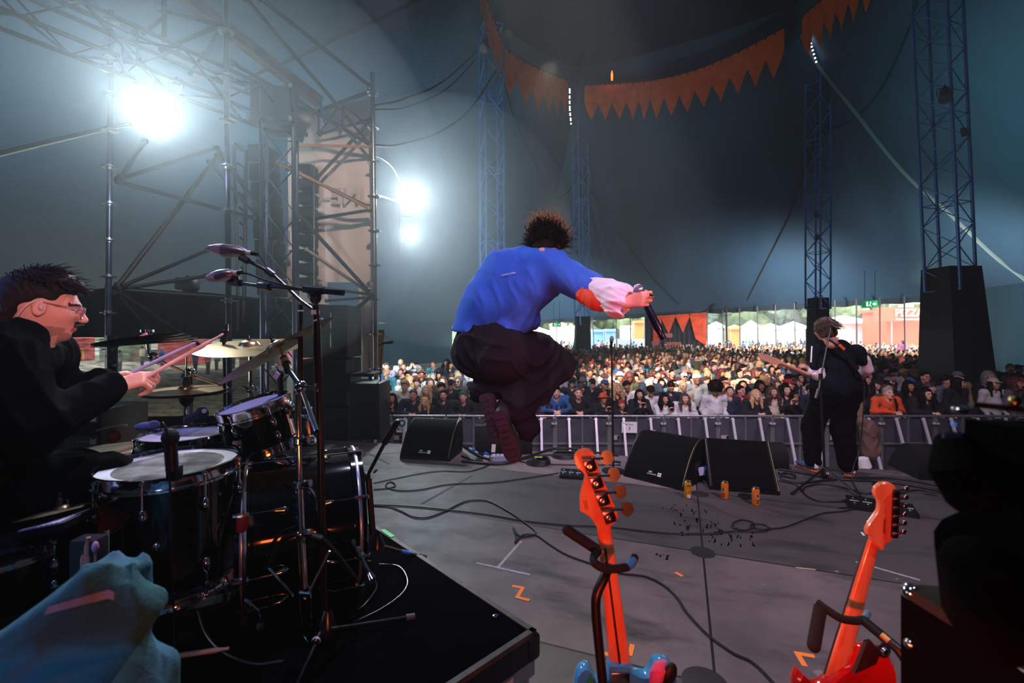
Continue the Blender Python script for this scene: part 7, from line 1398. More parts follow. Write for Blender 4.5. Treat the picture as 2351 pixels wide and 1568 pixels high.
for a, b in (((1118, 912, 2.62), (1150, 1008, 2.56)), ((1150, 950, 2.52), (1182, 1040, 2.50))):
    a = P(*a); b = P(*b); d = (b-a).normalized(); b = a+d*.27; nn_ = V((-.25, -1, -.1)); nn_ = (nn_-d*nn_.dot(d)).normalized(); s_ = d.cross(nn_); sh = MB()
    S = Sdf(); R_ = Matrix((s_, d, nn_)).transposed(); S.ell(a+d*.03, (.036, .045, .04), R_, .02); S.ell(a+d*.1-nn_*.01, (.036, .09, .042), R_, .03); S.ell(a+d*.2-nn_*.005, (.046, .07, .034), R_, .03); S.cap(a-nn_*.03, a-nn_*.09-d*.03, .042, .045, .03); S.box(a+d*.12+nn_*.06, (.1, .25, .03), R_, .005, .004, True)
    up_ = cloth_obj(S, 'shoe', .005, UPP, singer)
    o = [a+s_*(w_)+d*l_+nn_*.018 for l_, w_ in ((-.022, 0), (-.018, .024), (.0, .036), (.05, .036), (.1, .036), (.15, .044), (.2, .05), (.24, .044), (.265, .022), (.27, 0), (.265, -.02), (.24, -.038), (.2, -.045), (.15, -.038), (.1, -.032), (.05, -.034), (.0, -.034), (-.018, -.024))]
    m = MB(); m.prism(spline(o+[o[0]], 3)[:-1], (0, 0, 0), nn_*.022, SOLE); 
    for k in range(7): c = a+d*(.02+.035*k)+nn_*.041; m.tube([c-s_*.026, c+s_*.026], .004, SOLE, 5)
    m.build('shoe_sole', up_)
SLV = mat('white_loose_sleeve', 'ecdfe8', .8, bump=.2, bump_s=200); SLO = mat('red_lit_sleeve_cloth', 'e0481e', .8)  # orange cloth stands for red light on the white sleeve's underside
S = Sdf(); S.chain([P(1350, 655, 2.40), P(1395, 673, 2.28), P(1424, 690, 2.18)], [.06, .062, .066], .04); S.ell(P(1416, 688, 2.2), (.05, .05, .085), Matrix.Rotation(.35, 3, 'Y'), .04); S.cap(P(1438, 668, 2.16), P(1428, 714, 2.16), .03, .026, .03); S.cap(P(1392, 706, 2.26), P(1418, 716, 2.2), .018, .02, .03); S.box(P(1462, 700, 2.1), (.05, .09, .055), Matrix.Rotation(.3, 3, 'Y'), .01, .01, True)
cloth_obj(S, 'white_sleeve', .005, SLV, singer, folds(.01, 60, 1.2, (.3, .2, .9), 1.4))
S = Sdf(); S.chain([P(1345, 674, 2.38), P(1372, 688, 2.31), P(1398, 702, 2.25)], [.058, .052, .034], .03); cloth_obj(S, 'red_lit_sleeve', .006, SLO, singer, folds(.006, 70, 3, (.6, .2, .6)))
S = Sdf(); S.M = HM; S.ell((0, -.03, .035), (.086, .1, .1), None, .02); S.ell((0, -.07, -.02), (.07, .05, .07), None, .03); S.M = Matrix.Identity(4)
S.box(HM @ V((0, .12, -.02)), (.12, .08, .12), HM.to_3x3(), .01, .02, True); cloth_obj(S, 'hair', .006, HAIRD, singer, folds(.008, 90, 4, (.4, .5, .8)))
hm_ = MB(); HMi = HM.inverted(); upw = (HMi.to_3x3() @ V((.0, 0, 1))).normalized()
def sp(rnd):
    a = rnd.random()*2*PI; t = rnd.random()**.5*1.5; d = V((math.sin(t)*math.cos(a), math.sin(t)*math.sin(a)*.95-.15, math.cos(t)))
    p = V((d.x*.083, -.03+d.y*.098, .035+d.z*.095)); e = (d*.45+upw*.75+V((rnd.gauss(0, .28), rnd.gauss(0, .28), rnd.gauss(0, .15)))).normalized(); L = .05+.065*rnd.random(); c = V((rnd.gauss(0, .2), rnd.gauss(0, .2), rnd.gauss(0, .2)))*L
    return [p-d*.01, p+(d*.6+e*.4)*L*.4, p+e*L*.75+c*.3, p+e*L+c]
strands(hm_, HM, 520, 4, sp, HAIRD, HAIRT, .0026); 
def sd(rnd):
    a = rnd.uniform(-.5, PI+.5)+PI; d = V((math.cos(a), math.sin(a)*.9, rnd.uniform(-.75, .6))); p = V((d.x*.088, -.035+d.y*.1, .03+d.z*.09)); L = .04+.05*rnd.random(); o = V((d.x*.5+rnd.gauss(0, .25), d.y*.5+rnd.gauss(0, .2), -.5+rnd.gauss(0, .3))); o2 = V((d.x*1.0+rnd.gauss(0, .3), d.y*.9, -.1+rnd.gauss(0, .4)))
    return [p*.96, p+o*L*.5, p+(o+o2)*L*.55]
strands(hm_, HM, 620, 6, sd, HAIRD, HAIRD, .0028); hm_.build('hair_spikes', singer, kind='stuff')
mp_ = empty('microphone', mic0, 'wireless microphone gripped in the jumping singer\'s hand', 'microphone'); a = P(1470, 672, 2.165); b = P(1513, 757, 2.12); d_ = (b-a).normalized(); m = MB(); bm_ = mat('blue_black_mic_body', '0c1024', .22)
m.lathe([(.0, .004), (.017, .005), (.0185, .02), (.0165, .05), (.0175, .1), (.019, .19), (.0165, .2), (.0165, .21), (.0145, .214), (.0145, .245), (0, .247)], bm_, a, d_, 24); m.build('mic_body', mp_)
m = MB(); m.lathe([(0, -.044), (.012, -.042), (.021, -.034), (.0255, -.02), (.0258, -.012), (.0255, -.006), (.02, .006), (0, .006)], GRILLE, a, d_, 24); m.lathe([(.0262, -.016), (.0268, -.013), (.0268, -.009), (.0262, -.006)], STEEL, a, d_, 24); m.build('mic_grille', mp_)
m = MB(); m.tube([P(1492, 676, 2.1), P(1500, 679, 2.1)], [.0075, .005], BLKP, 8); m.build('black_fingernail', singer)
# ------------------------------------------------------------------ THE DRUMMER
hd = P(104, 708, 1.62); DHM = hframe(hd, (.74, .60, -.16), (.12, .1, 1)); DS = V((-1.93, 1.32, 1.0))
shr = P(8, 835, 1.38); elr = P(66, 990, 1.37); wrr = P(262, 888, 1.66); shl = V((-1.82, 1.78, 1.52)); ell_ = P(120, 930, 1.8); wrl = P(232, 872, 1.86)
S = Sdf(); S.chain([DS+V((0, 0, .05)), DS+V((.08, .08, .28)), DS+V((.12, .12, .44))], [.12, .13, .07], .04); head(S, DHM, 1.0, True, 0, .1)
S.chain([shr, elr, wrr], [.055, .045, .03], .02); S.chain([shl, ell_, wrl], [.055, .04, .03], .02); S.cap(shr, shl, .06, .06, .05); S.cap(DHM @ V((0, -.05, -.12)), DS+V((.16, .16, .54)), .055, .07, .03)
S.chain([DS+V((.05, -.1, -.02)), V((-1.45, 1.60, 1.05)), V((-1.42, 1.72, .6))], [.1, .075, .05], .03); S.chain([DS+V((-.06, .08, -.02)), V((-1.72, 1.78, 1.0)), V((-1.62, 1.84, .6))], [.1, .075, .05], .03)
sdir = (P(514, 766, 1.98)-P(335, 866, 1.74)).normalized()
hand(S, wrr, P(338, 868, 1.73)-wrr, V((-.3, .5, -.8)), V((.1, .3, .9)), (.75, 1.1, .7), (.85, .3, .3), 1.02, .02, fc=[(.35, .95, .5), (.8, 1.15, .8), (.95, 1.2, .8), (1.05, 1.2, .8)])
hand(S, wrl, P(300, 858, 1.92)-wrl, V((-.2, -.1, -1)), V((.2, -.9, .2)), (.6, 1.0, .7), (.85, .4, .3), 1.0, .02)
drummer = S.mesh('person', .005, FM(skinmat('drummer_skin', 'e4ab94')), None, facefn(DHM, 1., True), None, V((-1.93, 1.32, .5)))
tag(drummer, 'person in glasses and black hoodie with moustache, seated drumming at the left', 'person')
HOOD = mat('black_hoodie', '030408', .95, bump=.3, bump_s=300, spec=.04)
S = Sdf(); S.chain([DS+V((0, 0, .02)), DS+V((.08, .09, .28)), DS+V((.12, .13, .43))], [.2, .2, .12], .07); S.cap(shr+V((-.02, .02, .0)), shl+V((0, 0, -.02)), .075, .08, .05)
S.chain([shr, elr, wrr-(wrr-elr).normalized()*.0], [.095, .075, .056], .04); S.chain([shl, ell_, wrl], [.09, .075, .05], .04)
S.cap(P(-20, 785, 1.42), P(52, 778, 1.5), .07, .055, .05); S.cap(P(50, 782, 1.5), P(98, 830, 1.62), .05, .04, .04); S.cap(DHM @ V((0, .0, .02)), DHM @ V((0, -.0, -.16)), .068, .06, .015, True); S.box(DHM @ V((0, .06, -.03)), (.1, .14, .105), DHM.to_3x3(), .02, .01, True)
S.box(wrr+(wrr-elr).normalized()*.07, (.12, .12, .07), hframe((0, 0, 0), V((0, 0, 1)), (wrr-elr)).to_3x3(), .005, .01, True)
cloth_obj(S, 'black_hoodie', .0075, HOOD, drummer, folds(.014, 28, 1.1, (.5, .5, .6)))
S = Sdf(); S.chain([DS+V((.03, -.08, -.03)), V((-1.62, 1.46, 1.07)), V((-1.44, 1.60, 1.06))], [.135, .12, .1], .05); S.chain([V((-1.44, 1.6, 1.06)), V((-1.42, 1.72, .6))], [.1, .075], .05); S.chain([DS+V((-.04, .06, -.03)), V((-1.72, 1.78, 1.02)), V((-1.62, 1.84, .6))], [.135, .11, .075], .05)
cloth_obj(S, 'black_trousers', .01, mat('black_trousers', '030305', .95, spec=.05), drummer, folds(.01, 26, 3, (.6, .6, .2)))
S = Sdf()
for q in (V((-1.42, 1.72, .56)), V((-1.62, 1.84, .56))): S.cap(q+V((-.04, -.03, 0)), q+V((.13, .07, -.01)), .042, .038, .02)
cloth_obj(S, 'shoes', .008, BLKR, drummer)
S = Sdf(); S.M = DHM; S.ell((0, -.026, .05), (.083, .1, .082), None, .02); S.ell((0, -.075, .0), (.07, .04, .07), None, .03); S.ell((0, .03, .1), (.068, .06, .03), None, .03); S.M = Matrix.Identity(4); S.box(DHM @ V((0, .115, -.03)), (.12, .075, .085), DHM.to_3x3(), .01, .015, True); S.box(DHM @ V((0, .06, -.08)), (.12, .12, .08), DHM.to_3x3(), .01, .02, True)
for x in (-1, 1): S.ell(DHM @ V((x*.09, .0, -.005)), (.03, .03, .04), DHM.to_3x3(), .01, True)
cloth_obj(S, 'hair', .005, HAIRV, drummer, folds(.007, 110, 2, (.5, .5, .7)))
hb = MB()
def dh_(rnd):
    a = rnd.uniform(-.5, 3.64) if rnd.random() < .5 else rnd.uniform(0, 6.28); t = rnd.uniform(.05, 1.25); d = V((math.sin(t)*math.cos(a), math.sin(t)*math.sin(a), math.cos(t))); p = V((d.x*.08, -.02+d.y*.098, .048+d.z*.082)); L = .025+.03*rnd.random(); e = V((d.x*.5+rnd.gauss(0, .35), .55+rnd.gauss(0, .3), -.35+.3*d.z+rnd.gauss(0, .3)))
    return [p*.97, p+(d*.5+e*.5)*L*.6, p+(e+d*.25)*L]
strands(hb, DHM, 900, 8, dh_, HAIRV, HAIRV, .0026); hb.build('hair_locks', drummer, kind='stuff')
GLF = mat('clear_pink_glasses_frame', 'b98a90', .2, trans=.3); LNS = mat('glasses_lens', 'ffffff', .02, trans=1., alpha=.25)
g = MB(); l = MB()
for x in (-.033, .033): 
    ring = [DHM @ V((x+.0245*math.cos(t), .1-.006*abs(x*30)*0+.0*math.cos(t), .0-.0+.0205*math.sin(t))) for t in [2*PI*i/28 for i in range(28)]]; g.tube(ring, .0024, GLF, 7, closed=True); l.add(ring, [tuple(range(28))], LNS)
g.tube([DHM @ V((-.009, .101, .004)), DHM @ V((.009, .101, .004))], .0024, GLF, 7)
for s_ in (-1, 1): g.tube([DHM @ V((s_*.057, .098, .01)), DHM @ V((s_*.075, .085, .014)), DHM @ V((s_*.079, .0, .018)), DHM @ V((s_*.076, -.02, .0))], .0022, GLF, 7)
gl = g.build('glasses', drummer); mo = MB(); mo.tube([DHM @ V((-.027, .09, -.05)), DHM @ V((-.014, .101, -.043)), DHM @ V((0, .104, -.041)), DHM @ V((.014, .101, -.043)), DHM @ V((.027, .09, -.05))], [.003, .0055, .006, .0055, .003], MOU, 8); mo.build('moustache', drummer); l.build('lens', gl)
m = MB(); e = DHM @ V((.084, .0, -.002)); m.ball(e, (.007, .007, .009), mat('clear_ear_monitor', 'c9b8c4', .15), 10); m.tube(spline([e, DHM @ V((.086, -.005, .025)), DHM @ V((.08, -.035, .0)), DHM @ V((.06, -.06, -.06))], 5), .0014, WHITE, 5); m.build('ear_monitor', drummer)
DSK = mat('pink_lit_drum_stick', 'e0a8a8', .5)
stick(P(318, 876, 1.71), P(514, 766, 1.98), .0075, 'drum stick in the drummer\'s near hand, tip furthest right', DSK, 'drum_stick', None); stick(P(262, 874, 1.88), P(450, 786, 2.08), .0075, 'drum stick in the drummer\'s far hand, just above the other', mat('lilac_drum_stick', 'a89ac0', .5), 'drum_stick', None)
# ------------------------------------------------------------------ THE GUITARIST
GD = 5.12; gx = P(1918, 900, GD).x; GC = V((gx, GD, 0)); fL = fl(1868, 1082); fR = fl(1950, 1092); hG = P(1890, 756, 5.08); GHM = hframe(hG, (-.22, .95, -.25), (-.16, .15, 1))
pe = P(1918, 900, GD); shl_ = P(1880, 806, GD-.02); shr_ = P(1966, 808, GD); ela = P(1880, 862, GD-.05); wra = P(1863, 850, GD+.2); elb = P(1990, 848, GD+.02); wrb = P(1955, 880, GD+.25)
S = Sdf(); S.chain([pe, P(1920, 830, GD)], [.1, .1], .04); S.cap(shl_, shr_, .045, .045, .03); head(S, GHM, 1.0, True, 0, .12); S.cap(GHM @ V((0, -.04, -.1)), P(1915, 800, GD), .055, .07, .03)
S.chain([shl_, ela, wra], [.05, .042, .03], .02); S.chain([shr_, elb, wrb], [.05, .042, .03], .02); S.chain([P(1895, 900, GD), V((fL.x+.03, fL.y+.05, .48)), fL+V((0, .02, .08))], [.09, .07, .045], .03); S.chain([P(1940, 900, GD), V((fR.x-.02, fR.y+.08, .48)), fR+V((0, .02, .08))], [.09, .07, .045], .03)
hand(S, wra, V((-.5, .2, .35)), V((-.1, .5, -.5)), V((0, .2, 1)), (.7, 1., .6)); hand(S, wrb, V((-.7, .3, -.2)), V((0, -.6, -.5)), V((0, .3, 1)), (.4, .5, .4))
guit = S.mesh('person', .007, FM(skinmat('guitarist_skin', 'd89c86')), None, facefn(GHM), None, V((gx, GD, 0)))
tag(guit, 'person with shaggy brown hair in navy tee and black trousers, back turned, playing guitar', 'person')
NAVT = mat('navy_tee', '0c111c', .9, bump=.2, bump_s=200, spec=.1); LILS = mat('pale_long_sleeve', 'd8c8d8', .85)
S = Sdf(); S.chain([P(1920, 888, GD), P(1922, 840, GD), P(1925, 806, GD)], [.165, .16, .13], .07); S.cap(P(1890, 880, GD), P(1950, 880, GD), .125, .125, .06); S.cap(shl_, P(1877, 838, GD-.04), .072, .07, .05); S.cap(shr_, P(1977, 826, GD), .072, .07, .05); S.cap(shl_, shr_, .07, .07, .05)
S.box(P(1920, 950, GD), (.4, .4, .12), None, .01, .01, True); S.cap(P(1908, 790, GD), P(1900, 770, GD), .06, .075, .02, True); cloth_obj(S, 'navy_tee', .008, NAVT, guit, folds(.011, 26, 2, (.5, 0, .8)))
for nm, a, b in (('sleeve', P(1878, 836, GD-.04), ela), ('sleeve', P(1983, 826, GD), elb)): S = Sdf(); S.cap(a, b, .062, .056, .02); S.cap(b, wra if a.x < 3.6 else wrb, .056, .042, .03); cloth_obj(S, nm, .007, LILS, guit, folds(.006, 60, 2))
S = Sdf(); S.cap(P(1893, 905, GD), P(1943, 905, GD), .14, .14, .06); S.chain([P(1893, 910, GD), V((fL.x+.02, fL.y+.05, .5)), fL+V((0, .02, .12))], [.12, .11, .085], .04); S.chain([P(1942, 910, GD), V((fR.x-.02, fR.y+.08, .5)), fR+V((0, .02, .12))], [.125, .115, .095], .04); cloth_obj(S, 'black_trousers', .009, mat('black_trousers'), guit, folds(.012, 24, 5, (.3, .2, .9)))
for f, d in ((fL, V((-.15, .6, 0))), (fR, V((.45, .5, 0)))):
    d.normalize(); s_ = MB(); S = Sdf(); S.ell(f+V((0, 0, .06))+d*.02, (.045, .07, .05), Matrix.Rotation(math.atan2(-d.x, d.y), 3, 'Z'), .02); S.ell(f+V((0, 0, .045))+d*.13, (.048, .11, .038), Matrix.Rotation(math.atan2(-d.x, d.y), 3, 'Z'), .03); S.box(f+V((0, 0, -.02)), (.3, .3, .03), None, .004, .004, True)
    sh = cloth_obj(S, 'shoe', .006, mat('grey_blue_trainer', '4a5872', .7), guit); m = MB(); m.box(f+V((0, 0, .012))+d*.075, (.088, .28, .02), mat('gum_sole', 'b0563a', .6), Matrix.Rotation(math.atan2(-d.x, d.y), 3, 'Z'), .008); m.box(f+V((0, -.048, .075)), (.05, .012, .06), WHITE, Matrix.Rotation(math.atan2(-d.x, d.y), 3, 'Z'), .004); m.build('shoe_trim', guit)
S = Sdf(); S.M = GHM; S.ell((0, -.03, .03), (.094, .11, .1), None, .02); S.ell((0, -.07, -.05), (.078, .055, .075), None, .03); S.cap((-.075, .0, .0), (-.075, -.03, -.08), .03, .02, .03); S.cap((.075, .0, .0), (.07, -.03, -.08), .03, .02, .03); S.M = Matrix.Identity(4); S.box(GHM @ V((0, .14, -.02)), (.12, .085, .1), GHM.to_3x3(), .01, .02, True)
HAIRB = mat('mid_brown_hair', '4a2e20', .5, noise_s=50, c2='2e1c14'); cloth_obj(S, 'hair', .006, HAIRB, guit, folds(.012, 70, 3, (.7, .5, .1))); hb = MB()
def gh(rnd):
    a = rnd.uniform(PI*.95, PI*2.05); t = rnd.uniform(.3, 1.6); d = V((math.sin(t)*math.cos(a), math.sin(t)*math.sin(a), math.cos(t))); p = V((d.x*.092, -.03+d.y*.108, .03+d.z*.098)); L = .06+.06*rnd.random(); e = V((d.x*.4+rnd.gauss(0, .2), d.y*.3, -1)); return [p*.98, p+(d*.3+e*.6)*L*.6, p+(e+V((rnd.gauss(0, .3), -.2, .2)))*L]
strands(hb, GHM, 260, 3, gh, HAIRB, HAIRB, .004); hb.build('hair_locks', guit, kind='stuff')
m = MB(); m.tube(spline([P(1900, 776, GD-.13), P(1925, 793, GD-.19), P(1950, 830, GD-.2), P(1972, 862, GD-.17), P(1982, 880, GD-.02)], 8), .02, BLKP, 6); m.build('guitar_strap', guit); m = MB(); m.box(P(1933, 797, GD-.215), (.075, .01, .03), mat('orange_strap_tab', 'd8552a', .6), Matrix.Rotation(.75, 3, 'Y')); m.build('strap_tab', guit)
m = MB(); m.tube([P(1864, 795, GD-.08), P(1863, 812, GD-.12), P(1862, 832, GD-.13)], .007, WHITE, 6); m.tube(spline([P(1893, 782, GD-.1), P(1908, 776, GD-.13), P(1925, 776, GD-.1)], 5), .012, WHITE, 6); m.build('white_trim', guit)
eg = empty('electric_guitar', P(1930, 880, GD+.3), 'pale maple neck electric guitar held by the guitarist, headstock pointing left', 'guitar'); hsd = P(1748, 818, 4.75); nb_ = P(1885, 872, GD+.15)
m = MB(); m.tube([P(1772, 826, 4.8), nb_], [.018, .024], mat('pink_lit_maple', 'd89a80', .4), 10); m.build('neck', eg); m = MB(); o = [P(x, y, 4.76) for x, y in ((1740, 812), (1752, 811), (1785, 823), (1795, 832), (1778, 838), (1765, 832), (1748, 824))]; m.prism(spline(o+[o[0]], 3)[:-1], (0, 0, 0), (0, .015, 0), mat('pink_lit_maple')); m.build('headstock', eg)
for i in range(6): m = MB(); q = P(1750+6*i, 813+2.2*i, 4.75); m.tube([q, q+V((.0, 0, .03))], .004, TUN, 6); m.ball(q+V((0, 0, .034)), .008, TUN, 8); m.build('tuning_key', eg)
S = Sdf(); c = P(1935, 885, GD+.32); S.ell(c, (.17, .025, .15), Matrix.Rotation(.3, 3, 'Y'), .05); S.ell(c+V((.18, 0, -.05)), (.13, .025, .17), None, .05); bo = S.mesh('body', .01, [mat('black_guitar_body', '101014', .2)], eg, None, None, eg.location)
cab([V((P(1985, 885, 5.2).x, 5.2, P(1985, 885, 5.2).z)), P(1982, 950, 5.1), P(1974, 1030, 5.0), P(1960, 1070, 4.9), (1958, 1110), (1976, 1140), (1972, 1150), (1950, 1165), (1925, 1168)], .006, 'guitar lead hanging from the guitarist down to the floor')
# teal and blue jacket slung over a case in the lower left corner ------
JK = mat('blue_teal_jacket_cloth', '2c5f86', .85, noise_s=4, c2='2e7078', bump=.25, bump_s=160); JB = mat('pale_reflective_band', '8f9ac0', .6)
jp = V((P(200, 1500, .95).x, .95, .5)); S = Sdf(); J = lambda x, y, d=.95: P(x, y, d)
S.box(J(262, 1338, .97), (.05, .045, .045), Matrix.Rotation(.12, 3, 'Y'), .02, .02); S.box(J(130, 1480, .88), (.19, .035, .085), Matrix.Rotation(-.66, 3, 'Y') @ Matrix.Rotation(.5, 3, 'X'), .03, .03); S.box(J(262, 1472, .97), (.045, .055, .12), Matrix.Rotation(-.08, 3, 'Y'), .03, .03); S.chain([J(235, 1400, .92), J(210, 1500, .9), J(170, 1650, .88)], [.03, .05, .09], .04); S.box(J(60, 1660, .85), (.2, .08, .12), None, .04, .06); S.box(J(240, 1660, .93), (.12, .08, .12), None, .04, .06)
jk = S.mesh('jacket', .006, [JK, JB], None, None, folds(.014, 34, 1.7, (.7, .1, .6), 1.8), jp); tag(jk, 'blue and teal jacket with pale band slung over a case, lower left corner', 'jacket')
_t = BVHTree.FromPolygons([tuple(v.co+jk.location) for v in jk.data.vertices], [tuple(p.vertices) for p in jk.data.polygons])
def onj(x, y): d = (P(x, y, 1)-Vector((0, 0, EYE))).normalized(); h = _t.ray_cast(Vector((0, 0, EYE)), d, 3); return (h[0] if h[0] else P(x, y, .85))-d*.003
q = [onj(112+i*9.2, 1392-i*2.6) for i in range(16)]+[onj(262, 1360)]; q2 = [onj(100+i*9.8, 1412-i*2.5) for i in range(16)]+[onj(262, 1378)]; m = MB(); m.add(q+q2, [(i, i+1, 18+i, 17+i) for i in range(16)], JB); m.build('pale_band', jk)
m = MB(); m.tube(spline([J(310, 1535, .97), J(318, 1505, .97), J(330, 1530, .97), J(332, 1600, .97)], 6), .009, JK, 8); m.build('strap_loop', jk)
bx = MB(); bx.box((-.93, .92, .3), (.42, .34, .6), DKT, Matrix.Rotation(.7, 3, 'Z'), .02); bx.build('equipment_case', label='black case under the blue jacket at the lower left', cat='case')
# ================================================================== THE CROWD
SKIN = [('fair', 'e6b49a'), ('light', 'd8a084'), ('tan', 'b9805e'), ('brown', '7a4e36')]
SKM = [skinmat('crowd_skin_'+n, c, .55) for n, c in SKIN]
HC = {'dark': mat('crowd_hair_dark', '1c1310', .6, 40, c2='2a1d16', noise_s=40), 'brown': mat('crowd_hair_brown', '4a2f20', .6, c2='33201a', noise_s=40), 'blond': mat('crowd_hair_blond', 'c9a468', .6, c2='a98450', noise_s=40), 'grey': mat('crowd_hair_grey', '9a948e', .6, c2='77716c', noise_s=40), 'red': mat('crowd_hair_red', '6b2a1c', .6, c2='4a1c14', noise_s=40)}
TC = {'black': '101116', 'navy': '1a2238', 'grey': '6a6c72', 'white': 'dcd9d6', 'cream': 'd0bfa0', 'brown': '4a3426', 'green': '33503a', 'maroon': '54202a', 'blue': '2d5c96', 'pink': 'e088ae', 'tan': 'a8845c', 'olive': '4a4a30', 'orange': 'e0501c', 'teal': '3a7a86', 'lilac': '9a8ab8', 'red': 'a0261e'}
TM = {k: mat('crowd_cloth_'+k, c, .9, noise_s=6, noise_a=.25, bump=.2, bump_s=60) for k, c in TC.items()}
JEAN = [mat('crowd_jeans', '2a3346', .9), mat('crowd_black_trousers', '121216', .9)]
PROTO = {}
def proto(pose, fem):
    if (pose, fem) in PROTO: return PROTO[pose, fem]
    w = .17 if fem else .2; sz = 1.42; lean = pose == 'lean'; hy, hz = (-.12, 1.565) if lean else (-.03, 1.6); fwd = {'down': (0, -1, -.6), 'turn': (.75, -.66, 0), 'up': (0, -1, .45)}.get(pose, (0, -1, .1)); cy = -.06 if lean else 0
    M = hframe((0, hy, hz), fwd, (0, -.05, 1)); B = Sdf(); head(B, M, 1.0, True, fem, .09); B.chain([(0, .02, 1.0), (0, .01+cy*.5, 1.22), (0, cy+.01, sz-.04)], [.1, .1, .075], .05)
    A = {'stand': [((w, .02+cy, sz), (w+.05, .03, 1.16), (w+.02, -.12, .95))]*2, 'lean': [((w, cy, sz), (w+.07, -.1, 1.2), (.05, -.33, 1.225))]*2, 'crossed': [((w, cy, sz), (w+.06, -.06, 1.17), (-.04, -.24, 1.2))]*2,
         'phone': [((w, cy, sz), (w+.05, -.16, 1.2), (.05, -.32, 1.36))]*2, 'raise': [((w, cy, sz), (w+.12, -.2, 1.5), (w-.02, -.3, 1.75)), ((w, cy, sz), (w+.07, -.1, 1.18), (.06, -.25, 1.15))], 'film': [((w, cy, sz), (w+.06, -.22, 1.42), (.06, -.34, 1.62))]*2}.get(pose, [((w, .02+cy, sz), (w+.05, .03, 1.16), (w+.02, -.12, .95))]*2)
    T = Sdf(); sw_ = .05 if not fem else .042
    for s_, (a, b, c) in zip((-1, 1), A):
        a, b, c = [Vector((s_*p[0], p[1], p[2])) for p in (a, b, c)]; B.chain([a, b, c], [.045, .036, .025], .02); T.chain([a, b, c-(c-b).normalized()*.03], [.068, .056, .042], .04)
        d = (c-b).normalized()
        if pose in ('phone', 'film', 'raise'): hand(B, c, (d*.3+Vector((0, -.1, 1))), Vector((-s_*.3, -.5, 0)) if pose != 'raise' else (0, -1, 0), (-s_, 0, .2), (.5, .7, .5), s=.95)
        elif pose == 'lean': hand(B, c, d*.8+Vector((0, -.1, -.15)), (0, .3, -1), (0, .5, .5), (.45, .6, .4), s=.98)
        else: hand(B, c, d, (-s_, 0, 0), (0, -1, 0), (.3, .4, .3), s=.95)
    B.chain([(-.09, .02, .95), (-.1, .0, .5), (-.1, .02, .08)], [.075, .05, .035], .03); B.chain([(.09, .02, .95), (.1, .0, .5), (.1, .02, .08)], [.075, .05, .035], .03)
    T.chain([(0, .02, .93), (0, .01+cy*.5, 1.15), (0, cy+.02, sz-.06)], [.165-.02*fem, .155-.02*fem, .14-.015*fem], .07); T.cap((-w, cy+.01, sz), (w, cy+.01, sz), .066, .066, .05); T.cap((0, hy+.03, hz-.1), (0, hy+.04, hz-.13), .05, .07, .05); T.cap((0, hy-.01, hz), (0, hy-.0, hz-.145), .06, .048, .012, True); T.ell((0, hy-.075, hz-.17), (.045, .05, .05), None, .02, True)
    L = Sdf(); L.cap((-.07, .02, .95), (.07, .02, .95), .13, .13, .05); L.chain([(-.09, .02, .93), (-.1, .0, .5), (-.1, .02, .08)], [.12, .085, .07], .03); L.chain([(.09, .02, .93), (.1, .0, .5), (.1, .02, .08)], [.12, .085, .07], .03); L.cap((-.1, .03, .04), (-.1, -.1, .035), .045, .04, .03); L.cap((.1, .03, .04), (.1, -.1, .035), .045, .04, .03)
    tmp = Vector((0, 0, 0)); b = B.mesh('person', .0085, FM(SKM[0]), None, facefn(M, 1., pose == 'beard'), None, tmp); t = T.mesh('top', .013, [TM['black']], b, None, folds(.012, 32, len(PROTO), (.5, .2, .8)), tmp); l = L.mesh('trousers', .02, [JEAN[0]], b, None, None, tmp)
    for o in (b, t, l): COL.objects.unlink(o)
    PROTO[pose, fem] = (b.data, t.data, l.data, M); return PROTO[pose, fem]
